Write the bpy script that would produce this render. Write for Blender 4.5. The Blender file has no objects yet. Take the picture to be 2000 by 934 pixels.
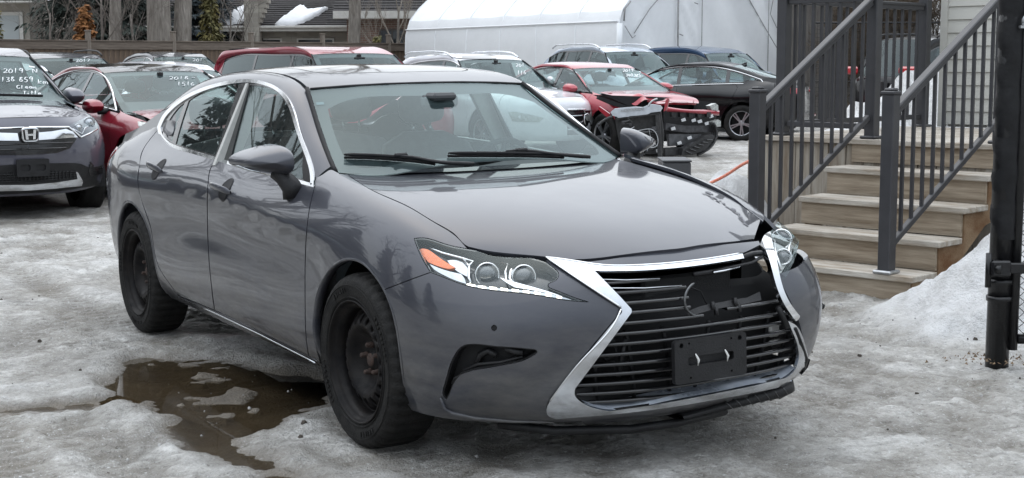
import bpy, bmesh, math, random
import numpy as np
from mathutils import Vector, Matrix
from mathutils.bvhtree import BVHTree
from mathutils.geometry import delaunay_2d_cdt

random.seed(7)
rng = np.random.default_rng(7)
SC = bpy.context.scene
COL = SC.collection
R = math.radians

# ---------------------------------------------------------------- camera
FPX, CAM_H, PITCH, ROLL = 2836.0, 1.435, R(6.90), R(-0.16)
_c, _s = math.cos(PITCH), math.sin(PITCH)
FWD = np.array([0, _c, -_s]); UPV = np.array([0, _s, _c]); RTV = np.array([1., 0, 0])
R2 = RTV * math.cos(ROLL) + UPV * math.sin(ROLL)
U2 = -RTV * math.sin(ROLL) + UPV * math.cos(ROLL)
CAMP = np.array([0, 0, CAM_H])
cam = bpy.data.cameras.new('camera')
cam.lens = FPX / 2000 * 36; cam.sensor_width = 36
cam.clip_start = 0.1; cam.clip_end = 3000
camo = bpy.data.objects.new('camera', cam); COL.objects.link(camo)
camo.matrix_world = Matrix(((R2[0], U2[0], -FWD[0], 0), (R2[1], U2[1], -FWD[1], 0),
                            (R2[2], U2[2], -FWD[2], CAM_H), (0, 0, 0, 1)))
SC.camera = camo

# ---------------------------------------------------------------- light: bright overcast day
SUN_EL, SUN_AZ = R(56), R(-20)            # azimuth measured from +Y towards +X
SUN_DIR = Vector((math.sin(SUN_AZ) * math.cos(SUN_EL), math.cos(SUN_AZ) * math.cos(SUN_EL), math.sin(SUN_EL)))
W = bpy.data.worlds.new('World'); SC.world = W; W.use_nodes = True
_nt = W.node_tree; _nt.nodes.clear()
_sky = _nt.nodes.new('ShaderNodeTexSky'); _sky.sky_type = 'NISHITA'; _sky.sun_disc = False
_sky.sun_elevation = SUN_EL; _sky.sun_rotation = SUN_AZ
_sky.dust_density = 4; _sky.air_density = 1.2
_mx = _nt.nodes.new('ShaderNodeMix'); _mx.data_type = 'RGBA'; _mx.inputs[0].default_value = 0.86
_mx.inputs[7].default_value = (6.9, 7.5, 8.2, 1)     # cloud layer over most of the clear sky
_bg = _nt.nodes.new('ShaderNodeBackground'); _bg.inputs[1].default_value = 0.10
_out = _nt.nodes.new('ShaderNodeOutputWorld')
# overcast dome: brighter overhead than at the horizon, as cloud cover is
_tc = _nt.nodes.new('ShaderNodeTexCoord'); _sp = _nt.nodes.new('ShaderNodeSeparateXYZ'); _mr = _nt.nodes.new('ShaderNodeMapRange')
_nt.links.new(_tc.outputs['Generated'], _sp.inputs[0]); _nt.links.new(_sp.outputs['Z'], _mr.inputs[0])
_mr.inputs[1].default_value = 0; _mr.inputs[2].default_value = 1; _mr.inputs[3].default_value = .42; _mr.inputs[4].default_value = 1.55
_vm = _nt.nodes.new('ShaderNodeVectorMath'); _vm.operation = 'SCALE'; _vm.inputs[0].default_value = (7.0, 7.6, 8.3)
_nt.links.new(_mr.outputs[0], _vm.inputs['Scale']); _nt.links.new(_vm.outputs[0], _mx.inputs[7])
_nt.links.new(_sky.outputs[0], _mx.inputs[6]); _nt.links.new(_mx.outputs[2], _bg.inputs[0])
_nt.links.new(_bg.outputs[0], _out.inputs[0])
sun = bpy.data.lights.new('sun', 'SUN'); sun.energy = 0.6; sun.angle = R(150); sun.color = (1, .97, .93)
suno = bpy.data.objects.new('sun', sun); COL.objects.link(suno)
suno.rotation_euler = SUN_DIR.to_track_quat('Z', 'Y').to_euler()
SC.view_settings.view_transform = 'Standard'; SC.view_settings.look = 'None'
SC.view_settings.exposure = 1.0; SC.view_settings.gamma = 1.0
SC.cycles.max_bounces = 8; SC.cycles.transparent_max_bounces = 16; SC.cycles.glossy_bounces = 4
SC.cycles.diffuse_bounces = 3

# ---------------------------------------------------------------- helpers: tags, objects, materials
def tag(o, label=None, cat=None, group=None, kind=None):
    if label: o['label'] = label
    if cat: o['category'] = cat
    if group: o['group'] = group
    if kind: o['kind'] = kind
    return o

def empty(name, loc=(0, 0, 0), label=None, cat=None, group=None, mw=None):
    o = bpy.data.objects.new(name, None); COL.objects.link(o)
    o.empty_display_size = .2
    if mw is not None: o.matrix_world = mw
    else: o.location = loc
    return tag(o, label, cat, group)

def link(name, me, parent=None, loc=None, rot=None):
    o = bpy.data.objects.new(name, me); COL.objects.link(o)
    if parent: o.parent = parent
    if loc is not None: o.location = loc
    if rot is not None: o.rotation_euler = rot
    return o

def copy_tree(o, parent=None):
    c = o.copy(); COL.objects.link(c)
    if parent: c.parent = parent
    for ch in list(o.children): copy_tree(ch, c)
    return c

MATS = {}
def mat(name, col, rough=.5, metal=0., coat=0., coatr=.03, spec=.5, var=0., vscale=8., bump=0., bscale=60., col2=None, emit=0, stretch=None, detail=4, bdist=.01, rvar=0, coord='Object'):
    if name in MATS: return MATS[name]
    m = bpy.data.materials.new(name); m.use_nodes = True
    nt = m.node_tree; b = nt.nodes['Principled BSDF']
    c = (*col, 1)
    b.inputs['Base Color'].default_value = c
    b.inputs['Roughness'].default_value = rough; b.inputs['Metallic'].default_value = metal
    b.inputs['Coat Weight'].default_value = coat; b.inputs['Coat Roughness'].default_value = coatr
    b.inputs['Specular IOR Level'].default_value = spec
    if emit: b.inputs['Emission Color'].default_value = c; b.inputs['Emission Strength'].default_value = emit
    tc = None
    def coords(sc):
        nonlocal tc
        if tc is None: tc = nt.nodes.new('ShaderNodeTexCoord')
        mp = nt.nodes.new('ShaderNodeMapping'); nt.links.new(tc.outputs[coord], mp.inputs[0])
        s = stretch or (1, 1, 1)
        mp.inputs['Scale'].default_value = tuple(sc * k for k in s)
        return mp.outputs[0]
    if var or col2 or rvar:
        n = nt.nodes.new('ShaderNodeTexNoise'); n.inputs['Scale'].default_value = 1; n.inputs['Detail'].default_value = detail
        n.inputs['Roughness'].default_value = .6
        nt.links.new(coords(vscale), n.inputs['Vector'])
        rp = nt.nodes.new('ShaderNodeValToRGB')
        c2 = col2 if col2 else tuple(max(0, k * (1 - var)) for k in col)
        c1 = col if col2 else tuple(min(1, k * (1 + var)) for k in col)
        rp.color_ramp.elements[0].position = .32; rp.color_ramp.elements[1].position = .68
        rp.color_ramp.elements[0].color = (*c2, 1); rp.color_ramp.elements[1].color = (*c1, 1)
        nt.links.new(n.outputs[0], rp.inputs[0])
        if var or col2: nt.links.new(rp.outputs[0], b.inputs['Base Color'])
        if rvar:
            mr = nt.nodes.new('ShaderNodeMapRange'); mr.inputs[3].default_value = max(0, rough - rvar); mr.inputs[4].default_value = min(1, rough + rvar)
            mr.inputs[1].default_value = .3; mr.inputs[2].default_value = .7
            nt.links.new(n.outputs[0], mr.inputs[0]); nt.links.new(mr.outputs[0], b.inputs['Roughness'])
    if bump:
        n2 = nt.nodes.new('ShaderNodeTexNoise'); n2.inputs['Scale'].default_value = 1; n2.inputs['Detail'].default_value = 5
        nt.links.new(coords(bscale), n2.inputs['Vector'])
        bp = nt.nodes.new('ShaderNodeBump'); bp.inputs['Strength'].default_value = bump; bp.inputs['Distance'].default_value = bdist
        nt.links.new(n2.outputs[0], bp.inputs['Height']); nt.links.new(bp.outputs[0], b.inputs['Normal'])
    MATS[name] = m
    return m

def glassmat(name, tint, rough=.02, ior=1.5, veil=0., dirt=(.5, .55, .55), refl=1.1):
    """thin pane: tinted transparency under a fresnel reflection, optionally hazed by a diffuse tint imitating sky reflection"""
    if name in MATS: return MATS[name]
    m = bpy.data.materials.new(name); m.use_nodes = True
    nt = m.node_tree; nt.nodes.clear()
    o = nt.nodes.new('ShaderNodeOutputMaterial'); tr = nt.nodes.new('ShaderNodeBsdfTransparent')
    gl = nt.nodes.new('ShaderNodeBsdfGlossy'); mx = nt.nodes.new('ShaderNodeMixShader'); fr = nt.nodes.new('ShaderNodeFresnel')
    tr.inputs[0].default_value = (*tint, 1); gl.inputs['Roughness'].default_value = rough
    gl.inputs[0].default_value = (.86, .97, .98, 1)
    fr.inputs[0].default_value = ior
    mul = nt.nodes.new('ShaderNodeMath'); mul.operation = 'MULTIPLY'; mul.inputs[1].default_value = refl; mul.use_clamp = True
    ge = nt.nodes.new('ShaderNodeNewGeometry'); mi = nt.nodes.new('ShaderNodeMapRange')       # same reflection from both sides of the pane
    mi.inputs[3].default_value = ior; mi.inputs[4].default_value = 1 / ior
    nt.links.new(ge.outputs['Backfacing'], mi.inputs[0]); nt.links.new(mi.outputs[0], fr.inputs[0])
    nt.links.new(fr.outputs[0], mul.inputs[0]); nt.links.new(mul.outputs[0], mx.inputs[0])
    base = tr.outputs[0]
    if veil:
        df = nt.nodes.new('ShaderNodeBsdfDiffuse'); df.inputs[0].default_value = (*dirt, 1)  # pale sky veil over the pane, put into a diffuse colour
        m2 = nt.nodes.new('ShaderNodeMixShader'); m2.inputs[0].default_value = veil
        tc = nt.nodes.new('ShaderNodeTexCoord'); n = nt.nodes.new('ShaderNodeTexNoise'); n.inputs['Scale'].default_value = 2.5
        n.inputs['Detail'].default_value = 6
        mr = nt.nodes.new('ShaderNodeMapRange'); mr.inputs[1].default_value = .3; mr.inputs[2].default_value = .7
        mr.inputs[3].default_value = veil * .6; mr.inputs[4].default_value = veil * 1.4
        nt.links.new(tc.outputs['Object'], n.inputs['Vector']); nt.links.new(n.outputs[0], mr.inputs[0]); nt.links.new(mr.outputs[0], m2.inputs[0])
        nt.links.new(tr.outputs[0], m2.inputs[1]); nt.links.new(df.outputs[0], m2.inputs[2]); base = m2.outputs[0]
    nt.links.new(base, mx.inputs[1]); nt.links.new(gl.outputs[0], mx.inputs[2]); nt.links.new(mx.outputs[0], o.inputs[0])
    MATS[name] = m
    return m

# ---------------------------------------------------------------- mesh builder
class MB:
    def __init__(s): s.v = []; s.f = []; s.m = []; s.mi = 0; s.sm = []; s.smooth = True
    def add(s, vs, fs):
        o = len(s.v); s.v.extend([tuple(p) for p in vs])
        for f in fs: s.f.append(tuple(i + o for i in f)); s.m.append(s.mi); s.sm.append(s.smooth)
        return s
    def box(s, c, d, rot=None, bev=0.):
        """box centred on c with full sizes d; bev chamfers the edges"""
        x, y, z = (k / 2 for k in d)
        if bev <= 0:
            vs = [(-x, -y, -z), (x, -y, -z), (x, y, -z), (-x, y, -z), (-x, -y, z), (x, -y, z), (x, y, z), (-x, y, z)]
            fs = [(0, 3, 2, 1), (4, 5, 6, 7), (0, 1, 5, 4), (1, 2, 6, 5), (2, 3, 7, 6), (3, 0, 4, 7)]
        else:
            bm = bmesh.new(); bmesh.ops.create_cube(bm, size=1)
            for v in bm.verts: v.co = Vector((v.co.x * d[0], v.co.y * d[1], v.co.z * d[2]))
            bmesh.ops.bevel(bm, geom=bm.edges[:], offset=bev, segments=1, affect='EDGES', profile=.5)
            bm.verts.index_update()
            vs = [tuple(v.co) for v in bm.verts]; fs = [tuple(v.index for v in f.verts) for f in bm.faces]; bm.free()
        if rot is not None: vs = [tuple(rot @ Vector(p)) for p in vs]
        sm = s.smooth; s.smooth = False
        s.add([(p[0] + c[0], p[1] + c[1], p[2] + c[2]) for p in vs], fs); s.smooth = sm
        return s
    def beam(s, a, b, w, h, up=(0, 0, 1), bev=0):
        a = Vector(a); b = Vector(b); d = b - a; L = d.length; x = d / L
        y = Vector(up).cross(x)
        if y.length < 1e-5: y = Vector((0, 1, 0)).cross(x)
        y.normalize(); z = x.cross(y)
        rot = Matrix((x, y, z)).transposed()
        return s.box(tuple((a + b) / 2), (L, w, h), rot, bev)
    def tube(s, pts, r, n=8, cap=True):
        pts = [Vector(p) for p in pts]; k = len(pts)
        rs = r if hasattr(r, '__len__') else [r] * k
        vs = []; fs = []; ref = None
        for i, p in enumerate(pts):
            t = (pts[min(i + 1, k - 1)] - pts[max(i - 1, 0)])
            if t.length < 1e-9: t = Vector((0, 0, 1))
            t.normalize()
            if ref is None: ref = t.orthogonal().normalized()
            ref = (ref - t * ref.dot(t))
            ref = ref.normalized() if ref.length > 1e-6 else t.orthogonal().normalized()
            b = t.cross(ref)
            for j in range(n):
                a = 2 * math.pi * j / n
                vs.append(p + (ref * math.cos(a) + b * math.sin(a)) * rs[i])
        for i in range(k - 1):
            for j in range(n):
                fs.append((i * n + j, i * n + (j + 1) % n, (i + 1) * n + (j + 1) % n, (i + 1) * n + j))
        if cap:
            fs.append(tuple(range(n))[::-1]); fs.append(tuple((k - 1) * n + j for j in range(n)))
        return s.add(vs, fs)
    def lathe(s, prof, n=32, c=(0, 0, 0), axis='y', flip=False):
        """prof: (r, h) pairs turned about an axis"""
        vs = []; fs = []; k = len(prof)
        for r, h in prof:
            for j in range(n):
                a = 2 * math.pi * j / n; p, q = r * math.cos(a), r * math.sin(a)
                v = {'y': (p, h, q), 'z': (p, q, h), 'x': (h, p, q)}[axis]
                vs.append((v[0] + c[0], v[1] + c[1], v[2] + c[2]))
        for i in range(k - 1):
            for j in range(n):
                f = (i * n + j, i * n + (j + 1) % n, (i + 1) * n + (j + 1) % n, (i + 1) * n + j)
                fs.append(f[::-1] if flip else f)
        return s.add(vs, fs)
    def grid(s, G, closed=False):
        G = np.asarray(G); a, b = G.shape[:2]
        vs = G.reshape(-1, 3).tolist()
        fs = [(i * b + j, i * b + (j + 1) % b, (i + 1) * b + (j + 1) % b, (i + 1) * b + j) for i in range(a - 1) for j in range(b if closed else b - 1)]
        return s.add(vs, fs)
    def prism(s, poly, z0, z1, fn=None):
        """extrude a 2D outline; fn maps (u, v, z) to 3D"""
        n = len(poly); fn = fn or (lambda u, v, z: (u, v, z))
        vs = [fn(p[0], p[1], z0) for p in poly] + [fn(p[0], p[1], z1) for p in poly]
        fs = [tuple(range(n))[::-1], tuple(range(n, 2 * n))] + [(i, (i + 1) % n, n + (i + 1) % n, n + i) for i in range(n)]
        sm = s.smooth; s.smooth = False; s.add(vs, fs); s.smooth = sm
        return s
    def mesh(s, name, mats):
        me = bpy.data.meshes.new(name)
        me.from_pydata(s.v, [], s.f)
        mats = mats if isinstance(mats, (list, tuple)) else [mats]
        for m in mats: me.materials.append(m)
        me.polygons.foreach_set('material_index', s.m)
        me.polygons.foreach_set('use_smooth', s.sm)
        me.update()
        return me
    def build(s, name, mats, parent=None, loc=None, rot=None):
        return link(name, s.mesh(name, mats), parent, loc, rot)

def fix_normals(o):
    bm = bmesh.new(); bm.from_mesh(o.data); bmesh.ops.recalc_face_normals(bm, faces=bm.faces[:]); bm.to_mesh(o.data); bm.free()
    return o

# ---------------------------------------------------------------- splines and smooth surfaces
def spl(t, P, tq):
    """natural cubic spline through P (n, d) at parameters t, sampled at tq"""
    t = np.asarray(t, float); P = np.asarray(P, float); n = len(t)
    if P.ndim == 1: P = P[:, None]
    tq = np.asarray(tq, float)
    h = np.diff(t)
    if n == 2:
        w = ((tq - t[0]) / h[0])[:, None]; return P[0] * (1 - w) + P[1] * w
    A = np.zeros((n, n)); B = np.zeros((n, P.shape[1])); A[0, 0] = A[-1, -1] = 1
    for i in range(1, n - 1):
        A[i, i - 1] = h[i - 1]; A[i, i] = 2 * (h[i - 1] + h[i]); A[i, i + 1] = h[i]
        B[i] = 6 * ((P[i + 1] - P[i]) / h[i] - (P[i] - P[i - 1]) / h[i - 1])
    M = np.linalg.solve(A, B)
    k = np.clip(np.searchsorted(t, tq, side='right') - 1, 0, n - 2)
    a = (t[k + 1] - tq)[:, None]; b = (tq - t[k])[:, None]; hk = h[k][:, None]
    return (M[k] * a ** 3 + M[k + 1] * b ** 3) / (6 * hk) + (P[k] / hk - M[k] * hk / 6) * a + (P[k + 1] / hk - M[k + 1] * hk / 6) * b

def chord(P):
    P = np.asarray(P, float); d = np.linalg.norm(np.diff(P, axis=0), axis=1)
    return np.concatenate([[0], np.cumsum(np.maximum(d, 1e-6))])

def curve(P, n=None, step=None):
    """smooth curve through points, resampled evenly"""
    P = np.asarray(P, float)
    if len(P) == 2:
        L = np.linalg.norm(P[1] - P[0]); n = n or max(2, int(L / step) + 1)
        w = np.linspace(0, 1, n)[:, None]; return P[0] * (1 - w) + P[1] * w
    t = chord(P) ; tt = t ** 1.0
    if n is None: n = max(2, int(t[-1] / step) + 1)
    return spl(tt, P, np.linspace(0, t[-1], n))

def loop(segs, step):
    """closed outline from spline segments; corners fall between the segments"""
    out = []
    for i, sg in enumerate(segs):
        c = curve(sg, step=step); nx = np.asarray(segs[(i + 1) % len(segs)][0], float)
        if np.linalg.norm(c[-1] - nx) < 1e-6: c = c[:-1]
        out.append(c)
        if np.linalg.norm(c[-1] - nx) > step * 1.6:
            out.append(curve([c[-1], nx], step=step)[1:-1])
    return np.concatenate(out)

class Surf:
    """a dense smooth surface that rays can be cast on"""
    def __init__(s, G, flip=False):
        G = np.asarray(G, float); s.G = G; a, b = G.shape[:2]
        du = np.gradient(G, axis=0); dv = np.gradient(G, axis=1)
        N = np.cross(du, dv); N /= np.maximum(np.linalg.norm(N, axis=2, keepdims=True), 1e-12)
        if flip: N = -N
        s.N = N; s.b = b
        vs = [Vector(p) for p in G.reshape(-1, 3)]
        tr = []
        for i in range(a - 1):
            for j in range(b - 1):
                k = i * b + j; tr.append((k, k + 1, k + b + 1)); tr.append((k, k + b + 1, k + b))
        s.tri = tr; s.vs = vs; s.fl = G.reshape(-1, 3); s.fn = N.reshape(-1, 3)
        s.bvh = BVHTree.FromPolygons(vs, tr, all_triangles=True)
    def _nrm(s, loc, idx):
        i, j, k = s.tri[idx]; a, b, c = s.fl[i], s.fl[j], s.fl[k]; p = np.array(loc)
        v0, v1, v2 = b - a, c - a, p - a
        d00, d01, d11, d20, d21 = v0 @ v0, v0 @ v1, v1 @ v1, v2 @ v0, v2 @ v1
        den = d00 * d11 - d01 * d01
        if abs(den) < 1e-18: return s.fn[i]
        v = (d11 * d20 - d01 * d21) / den; w = (d00 * d21 - d01 * d20) / den
        n = s.fn[i] * (1 - v - w) + s.fn[j] * v + s.fn[k] * w
        return n / max(np.linalg.norm(n), 1e-9)
    def hit(s, o, d, near=None):
        loc, nm, idx, dist = s.bvh.ray_cast(Vector(o), Vector(d))
        if loc is not None and s._nrm(np.array(loc), idx) @ np.asarray(d, float) > 0: loc = None     # the inside of the far wall
        if loc is None:
            if near is None:
                # nearest approach of the ray
                o = np.asarray(o, float); d = np.asarray(d, float) / np.linalg.norm(d)
                best = None
                for t in np.linspace(1.2, 8.5, 74):
                    r_ = s.bvh.find_nearest(Vector(o + d * t))
                    if best is None or r_[3] < best[0]: best = (r_[3], t)
                t = best[1]
                for _ in range(3):
                    loc, nm, idx, dist = s.bvh.find_nearest(Vector(o + d * t)); t = float((np.array(loc) - o) @ d)
            else: loc, nm, idx, dist = s.bvh.find_nearest(Vector(near))
        return np.array(loc), s._nrm(loc, idx)

def tensor(P, nu, nv):
    """interpolating bicubic surface through a control grid P (a, b, 3)"""
    P = np.asarray(P, float); a, b = P.shape[:2]
    tv = np.mean([chord(P[i]) / max(chord(P[i])[-1], 1e-9) for i in range(a)], axis=0)
    tu = np.mean([chord(P[:, j]) / max(chord(P[:, j])[-1], 1e-9) for j in range(b)], axis=0)
    q = np.linspace(0, 1, nv)
    S = np.stack([spl(tv, P[i], q) for i in range(a)])           # a, nv, 3
    q = np.linspace(0, 1, nu)
    return np.stack([spl(tu, S[:, j], q) for j in range(nv)], axis=1)

def top_patch(cen, edg, nu=90, nv=60, p=2.4, p2=2.0, both=True):
    """surface between a centre profile (x, z) and edge profile (x, w, z), crowned across"""
    cen = np.asarray(cen, float); edg = np.asarray(edg, float)
    C3 = np.stack([cen[:, 0], 0 * cen[:, 0], cen[:, 1]], 1)
    C = curve(C3, n=nu); E = curve(edg, n=nu)
    s = np.linspace(-1, 1, nv * 2 - 1)
    a = np.abs(s)
    x = C[:, None, 0] + (E[:, None, 0] - C[:, None, 0]) * (a ** p2)[None]
    z = C[:, None, 2] + (E[:, None, 2] - C[:, None, 2]) * (a ** p)[None]
    y = E[:, None, 1] * s[None]
    return np.stack([x, y, z], 2)

# projections used to trim panels out of surfaces (car coordinates)
class PSide:          # seen from the car's right
    to2 = staticmethod(lambda p: (p[0], p[2])); ray = staticmethod(lambda q: ((q[0], -3, q[1]), (0, 1, 0)))
class PSideL:
    to2 = staticmethod(lambda p: (p[0], p[2])); ray = staticmethod(lambda q: ((q[0], 3, q[1]), (0, -1, 0)))
class PTop:
    to2 = staticmethod(lambda p: (p[0], p[1])); ray = staticmethod(lambda q: ((q[0], q[1], 4), (0, 0, -1)))
class PFront:
    to2 = staticmethod(lambda p: (p[1], p[2])); ray = staticmethod(lambda q: ((6, q[0], q[1]), (-1, 0, 0)))
class PRear:
    to2 = staticmethod(lambda p: (p[1], p[2])); ray = staticmethod(lambda q: ((-6, q[0], q[1]), (1, 0, 0)))

def inside(pt, poly):
    x, y = pt[:, 0][:, None], pt[:, 1][:, None]
    a = poly; b = np.roll(poly, -1, axis=0)
    c = ((a[:, 1] > y) != (b[:, 1] > y)) & (x < (b[:, 0] - a[:, 0]) * (y - a[:, 1]) / np.where(b[:, 1] == a[:, 1], 1e-12, b[:, 1] - a[:, 1]) + a[:, 0])
    return c.sum(1) % 2 == 1

def area2(poly):
    a = poly; b = np.roll(poly, -1, axis=0); return .5 * np.sum(a[:, 0] * b[:, 1] - b[:, 0] * a[:, 1])

def inset(poly, d):
    if d == 0: return poly
    if area2(poly) < 0: poly = poly[::-1]
    e = np.roll(poly, -1, axis=0) - np.roll(poly, 1, axis=0)
    n = np.stack([-e[:, 1], e[:, 0]], 1); n /= np.maximum(np.linalg.norm(n, axis=1, keepdims=True), 1e-9)
    return poly + n * d

def panel(surf, poly, P, step=.03, holes=(), gap=.0022, off=0., flange=.014, tilt=0., fn=None):
    """trimmed patch of a surface: returns (verts, normals, faces); edges are turned inwards"""
    poly = inset(np.asarray(poly, float), gap)
    hl = [np.asarray(h, float) for h in holes]
    hl = [inset(h if area2(h) > 0 else h[::-1], -gap) for h in hl]
    lo, hi = poly.min(0), poly.max(0)
    gx = np.arange(lo[0] + step * .5, hi[0], step); gy = np.arange(lo[1] + step * .5, hi[1], step)
    pts = np.stack(np.meshgrid(gx, gy), -1).reshape(-1, 2)
    pts[:, 0] += (np.round((pts[:, 1] - lo[1]) / step).astype(int) % 2) * step * .5
    if len(pts):
        k = inside(pts, poly)
        for h in hl: k &= ~inside(pts, h)
        pts = pts[k]
        allb = np.concatenate([poly] + hl)
        if len(pts):
            dmin = np.min(np.linalg.norm(pts[:, None] - allb[None], axis=2), axis=1)
            pts = pts[dmin > step * .45]
    bl = [poly] + hl; vco = []; edges = []; rings = []
    for b in bl:
        o = len(vco); n = len(b); vco += b.tolist(); edges += [(o + i, o + (i + 1) % n) for i in range(n)]; rings.append(list(range(o, o + n)))
    nb = len(vco); vco += pts.tolist()
    r = delaunay_2d_cdt([Vector(p) for p in vco], edges, [], 0, 1e-7, False)
    rv, rf = r[0], r[2]
    qv = np.array([(p[0], p[1]) for p in rv]); cen = np.array([qv[list(f)].mean(0) for f in rf])
    k = inside(cen, poly)
    for h in hl: k &= ~inside(cen, h)
    rf = [f for f, q in zip(rf, k) if q]
    V = []; N = []
    for i, q in enumerate(rv):
        o, d = P.ray((q[0], q[1])); p, n = surf.hit(o, d)
        if fn: p = fn(p, n)
        V.append(p + n * off); N.append(n)
    V = np.array(V); N = np.array(N)
    F = []
    for f in rf:
        a, b, c = (V[i] for i in f[:3])
        n = np.cross(b - a, c - a)
        if n @ (N[f[0]] + N[f[1]] + N[f[2]]) < 0: f = f[::-1]
        F.append(tuple(f))
    if flange:
        # boundary edges of the result
        cnt = {}
        for f in F:
            for i in range(len(f)):
                e = (f[i], f[(i + 1) % len(f)]); cnt[e] = 1
        be = [e for e in cnt if (e[1], e[0]) not in cnt]
        side = {}
        for a, b in be:
            t = V[b] - V[a]; sd = np.cross(t, N[a]); l = np.linalg.norm(sd)
            if l > 1e-9:
                for k in (a, b): side[k] = side.get(k, 0) + sd / l
        idx = {}; V2 = []; N2 = []
        nV = len(V)
        for k, sd in side.items():
            sd = sd / max(np.linalg.norm(sd), 1e-9)
            idx[k] = nV + len(V2)
            V2 += [V[k], V[k] - N[k] * flange]; N2 += [sd, sd]
            nn = N[k] + sd * tilt; N[k] = nn / np.linalg.norm(nn)
        if V2:
            V = np.concatenate([V, V2]); N = np.concatenate([N, N2])
            for a, b in be:
                if a in idx and b in idx:
                    F.append((idx[b], idx[a], idx[a] + 1, idx[b] + 1))
    return V, N, F

def pmesh(name, parts, mats, mirror=False):
    """mesh with exact surface normals from one or more trimmed patches"""
    V = []; N = []; F = []; M = []
    for k, pr in enumerate(parts):
        v, n, f = pr[:3]; mi = pr[3] if len(pr) > 3 else 0
        o = len(V); V += [tuple(p) for p in v]; N += [tuple(p) for p in n]
        F += [tuple(i + o for i in q) for q in f]; M += [mi] * len(f)
    if mirror:
        V = [(a, -b, c) for a, b, c in V]; N = [(a, -b, c) for a, b, c in N]; F = [f[::-1] for f in F]
    me = bpy.data.meshes.new(name); me.from_pydata(V, [], F)
    for m in (mats if isinstance(mats, (list, tuple)) else [mats]): me.materials.append(m)
    me.polygons.foreach_set('material_index', M)
    me.polygons.foreach_set('use_smooth', [True] * len(F))
    me.update()
    me.normals_split_custom_set_from_vertices(N)
    return me

# pixel of the survey photograph -> world ray (used to measure the place)
def wray(px, py):
    return FWD + R2 * (px - 1000) / FPX - U2 * (py - 467) / FPX
def ground_at(px, py, z=0.):
    d = wray(px, py); return CAMP + d * ((z - CAM_H) / d[2])
def depth_at(px, py, Y):
    d = wray(px, py); return CAMP + d * (Y / d[1])

def car_frame(X, Y, yaw, cp=0., cr=0., z=0.):
    """matrix of a car whose nose points yaw degrees off the camera axis, towards the camera and right"""
    a = R(yaw); cp = R(cp); cr = R(cr)
    f0 = np.array([math.sin(a), -math.cos(a), 0]); l0 = np.array([math.cos(a), math.sin(a), 0]); u0 = np.array([0, 0, 1.])
    f = f0 * math.cos(cp) - u0 * math.sin(cp); u = f0 * math.sin(cp) + u0 * math.cos(cp)
    l = l0 * math.cos(cr) + u * math.sin(cr); u = u * math.cos(cr) - l0 * math.sin(cr)
    return Matrix(((f[0], l[0], u[0], X), (f[1], l[1], u[1], Y), (f[2], l[2], u[2], z), (0, 0, 0, 1)))

SEDAN_FRAME = car_frame(-.540, 7.037, 30.88, -.10, .68)
# ================================================================ ground: dirty ice, melt water, snow
def vnoise(x, y, seed=0):
    xi = np.floor(x).astype(np.int64); yi = np.floor(y).astype(np.int64); fx = x - xi; fy = y - yi
    fx = fx * fx * fx * (fx * (fx * 6 - 15) + 10); fy = fy * fy * fy * (fy * (fy * 6 - 15) + 10)
    def h(a, b):
        n = (a * 374761393 + b * 668265263 + seed * 1442695041) & 0xffffffff
        n = ((n ^ (n >> 13)) * 1274126177) & 0xffffffff
        return ((n ^ (n >> 16)) & 0xffff) / 65535.0
    return (h(xi, yi) * (1 - fx) + h(xi + 1, yi) * fx) * (1 - fy) + (h(xi, yi + 1) * (1 - fx) + h(xi + 1, yi + 1) * fx) * fy
def fbm(x, y, o=5, seed=0, g=.5, l=2.03):
    a = 1; s = 0; t = 0
    for k in range(o): s = s + a * vnoise(x, y, seed + k); t += a; a *= g; x = x * l + 17.3; y = y * l - 9.1
    return s / t
def sdist(X, Y, poly):
    """signed distance to a polygon, negative inside"""
    d = np.full(X.shape, 1e9); ins = np.zeros(X.shape, bool)
    n = len(poly)
    for i in range(n):
        ax, ay = poly[i]; bx, by = poly[(i + 1) % n]
        ex, ey = bx - ax, by - ay; L = ex * ex + ey * ey + 1e-12
        t = np.clip(((X - ax) * ex + (Y - ay) * ey) / L, 0, 1)
        d = np.minimum(d, np.hypot(X - ax - t * ex, Y - ay - t * ey))
        if ay != by: ins ^= ((ay > Y) != (by > Y)) & (X < ex * (Y - ay) / (by - ay) + ax)
    return np.where(ins, -d, d)
def sst(a, b, x): t = np.clip((x - a) / (b - a), 0, 1); return t * t * (3 - 2 * t)

_pud = [(205, 742), (224, 719), (252, 699), (297, 696), (350, 699), (437, 705), (490, 714), (542, 722), (600, 727), (670, 745), (672, 775), (602, 791), (553, 818), (518, 831), (476, 848), (483, 868), (542, 889), (560, 913), (612, 932), (700, 975), (560, 985), (518, 934), (420, 902), (385, 874), (350, 850), (315, 818), (280, 801), (232, 778), (222, 764)]
PUD = curve(np.array([ground_at(a, b)[:2] for a, b in _pud + _pud[:1]]), n=90)[:-1]
_wet2 = [(0, 800), (60, 792), (150, 785), (215, 772), (235, 780), (200, 796), (120, 806), (0, 815)]
WET2 = np.array([ground_at(a, b)[:2] for a, b in _wet2])
_trk = [(410, 800), (480, 812), (520, 850), (600, 905), (640, 960), (520, 960), (470, 880), (430, 830)]
def axis(lo, hi, fine, far, grow=1.16):
    a = list(np.arange(lo, hi, fine)); s = fine; v = a[-1]
    while v < far[1]: s = min(s * grow, 14); v += s; a.append(v)
    s = fine; v = lo; b = []
    while v > far[0]: s = min(s * grow, 14); v -= s; b.append(v)
    return np.array(b[::-1] + a)
gx = axis(-4.6, 3.6, .021, (-260, 260)); gy = axis(4.2, 12.5, .021, (-60, 420))
GX, GY = np.meshgrid(gx, gy)
WATER = -.012
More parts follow.
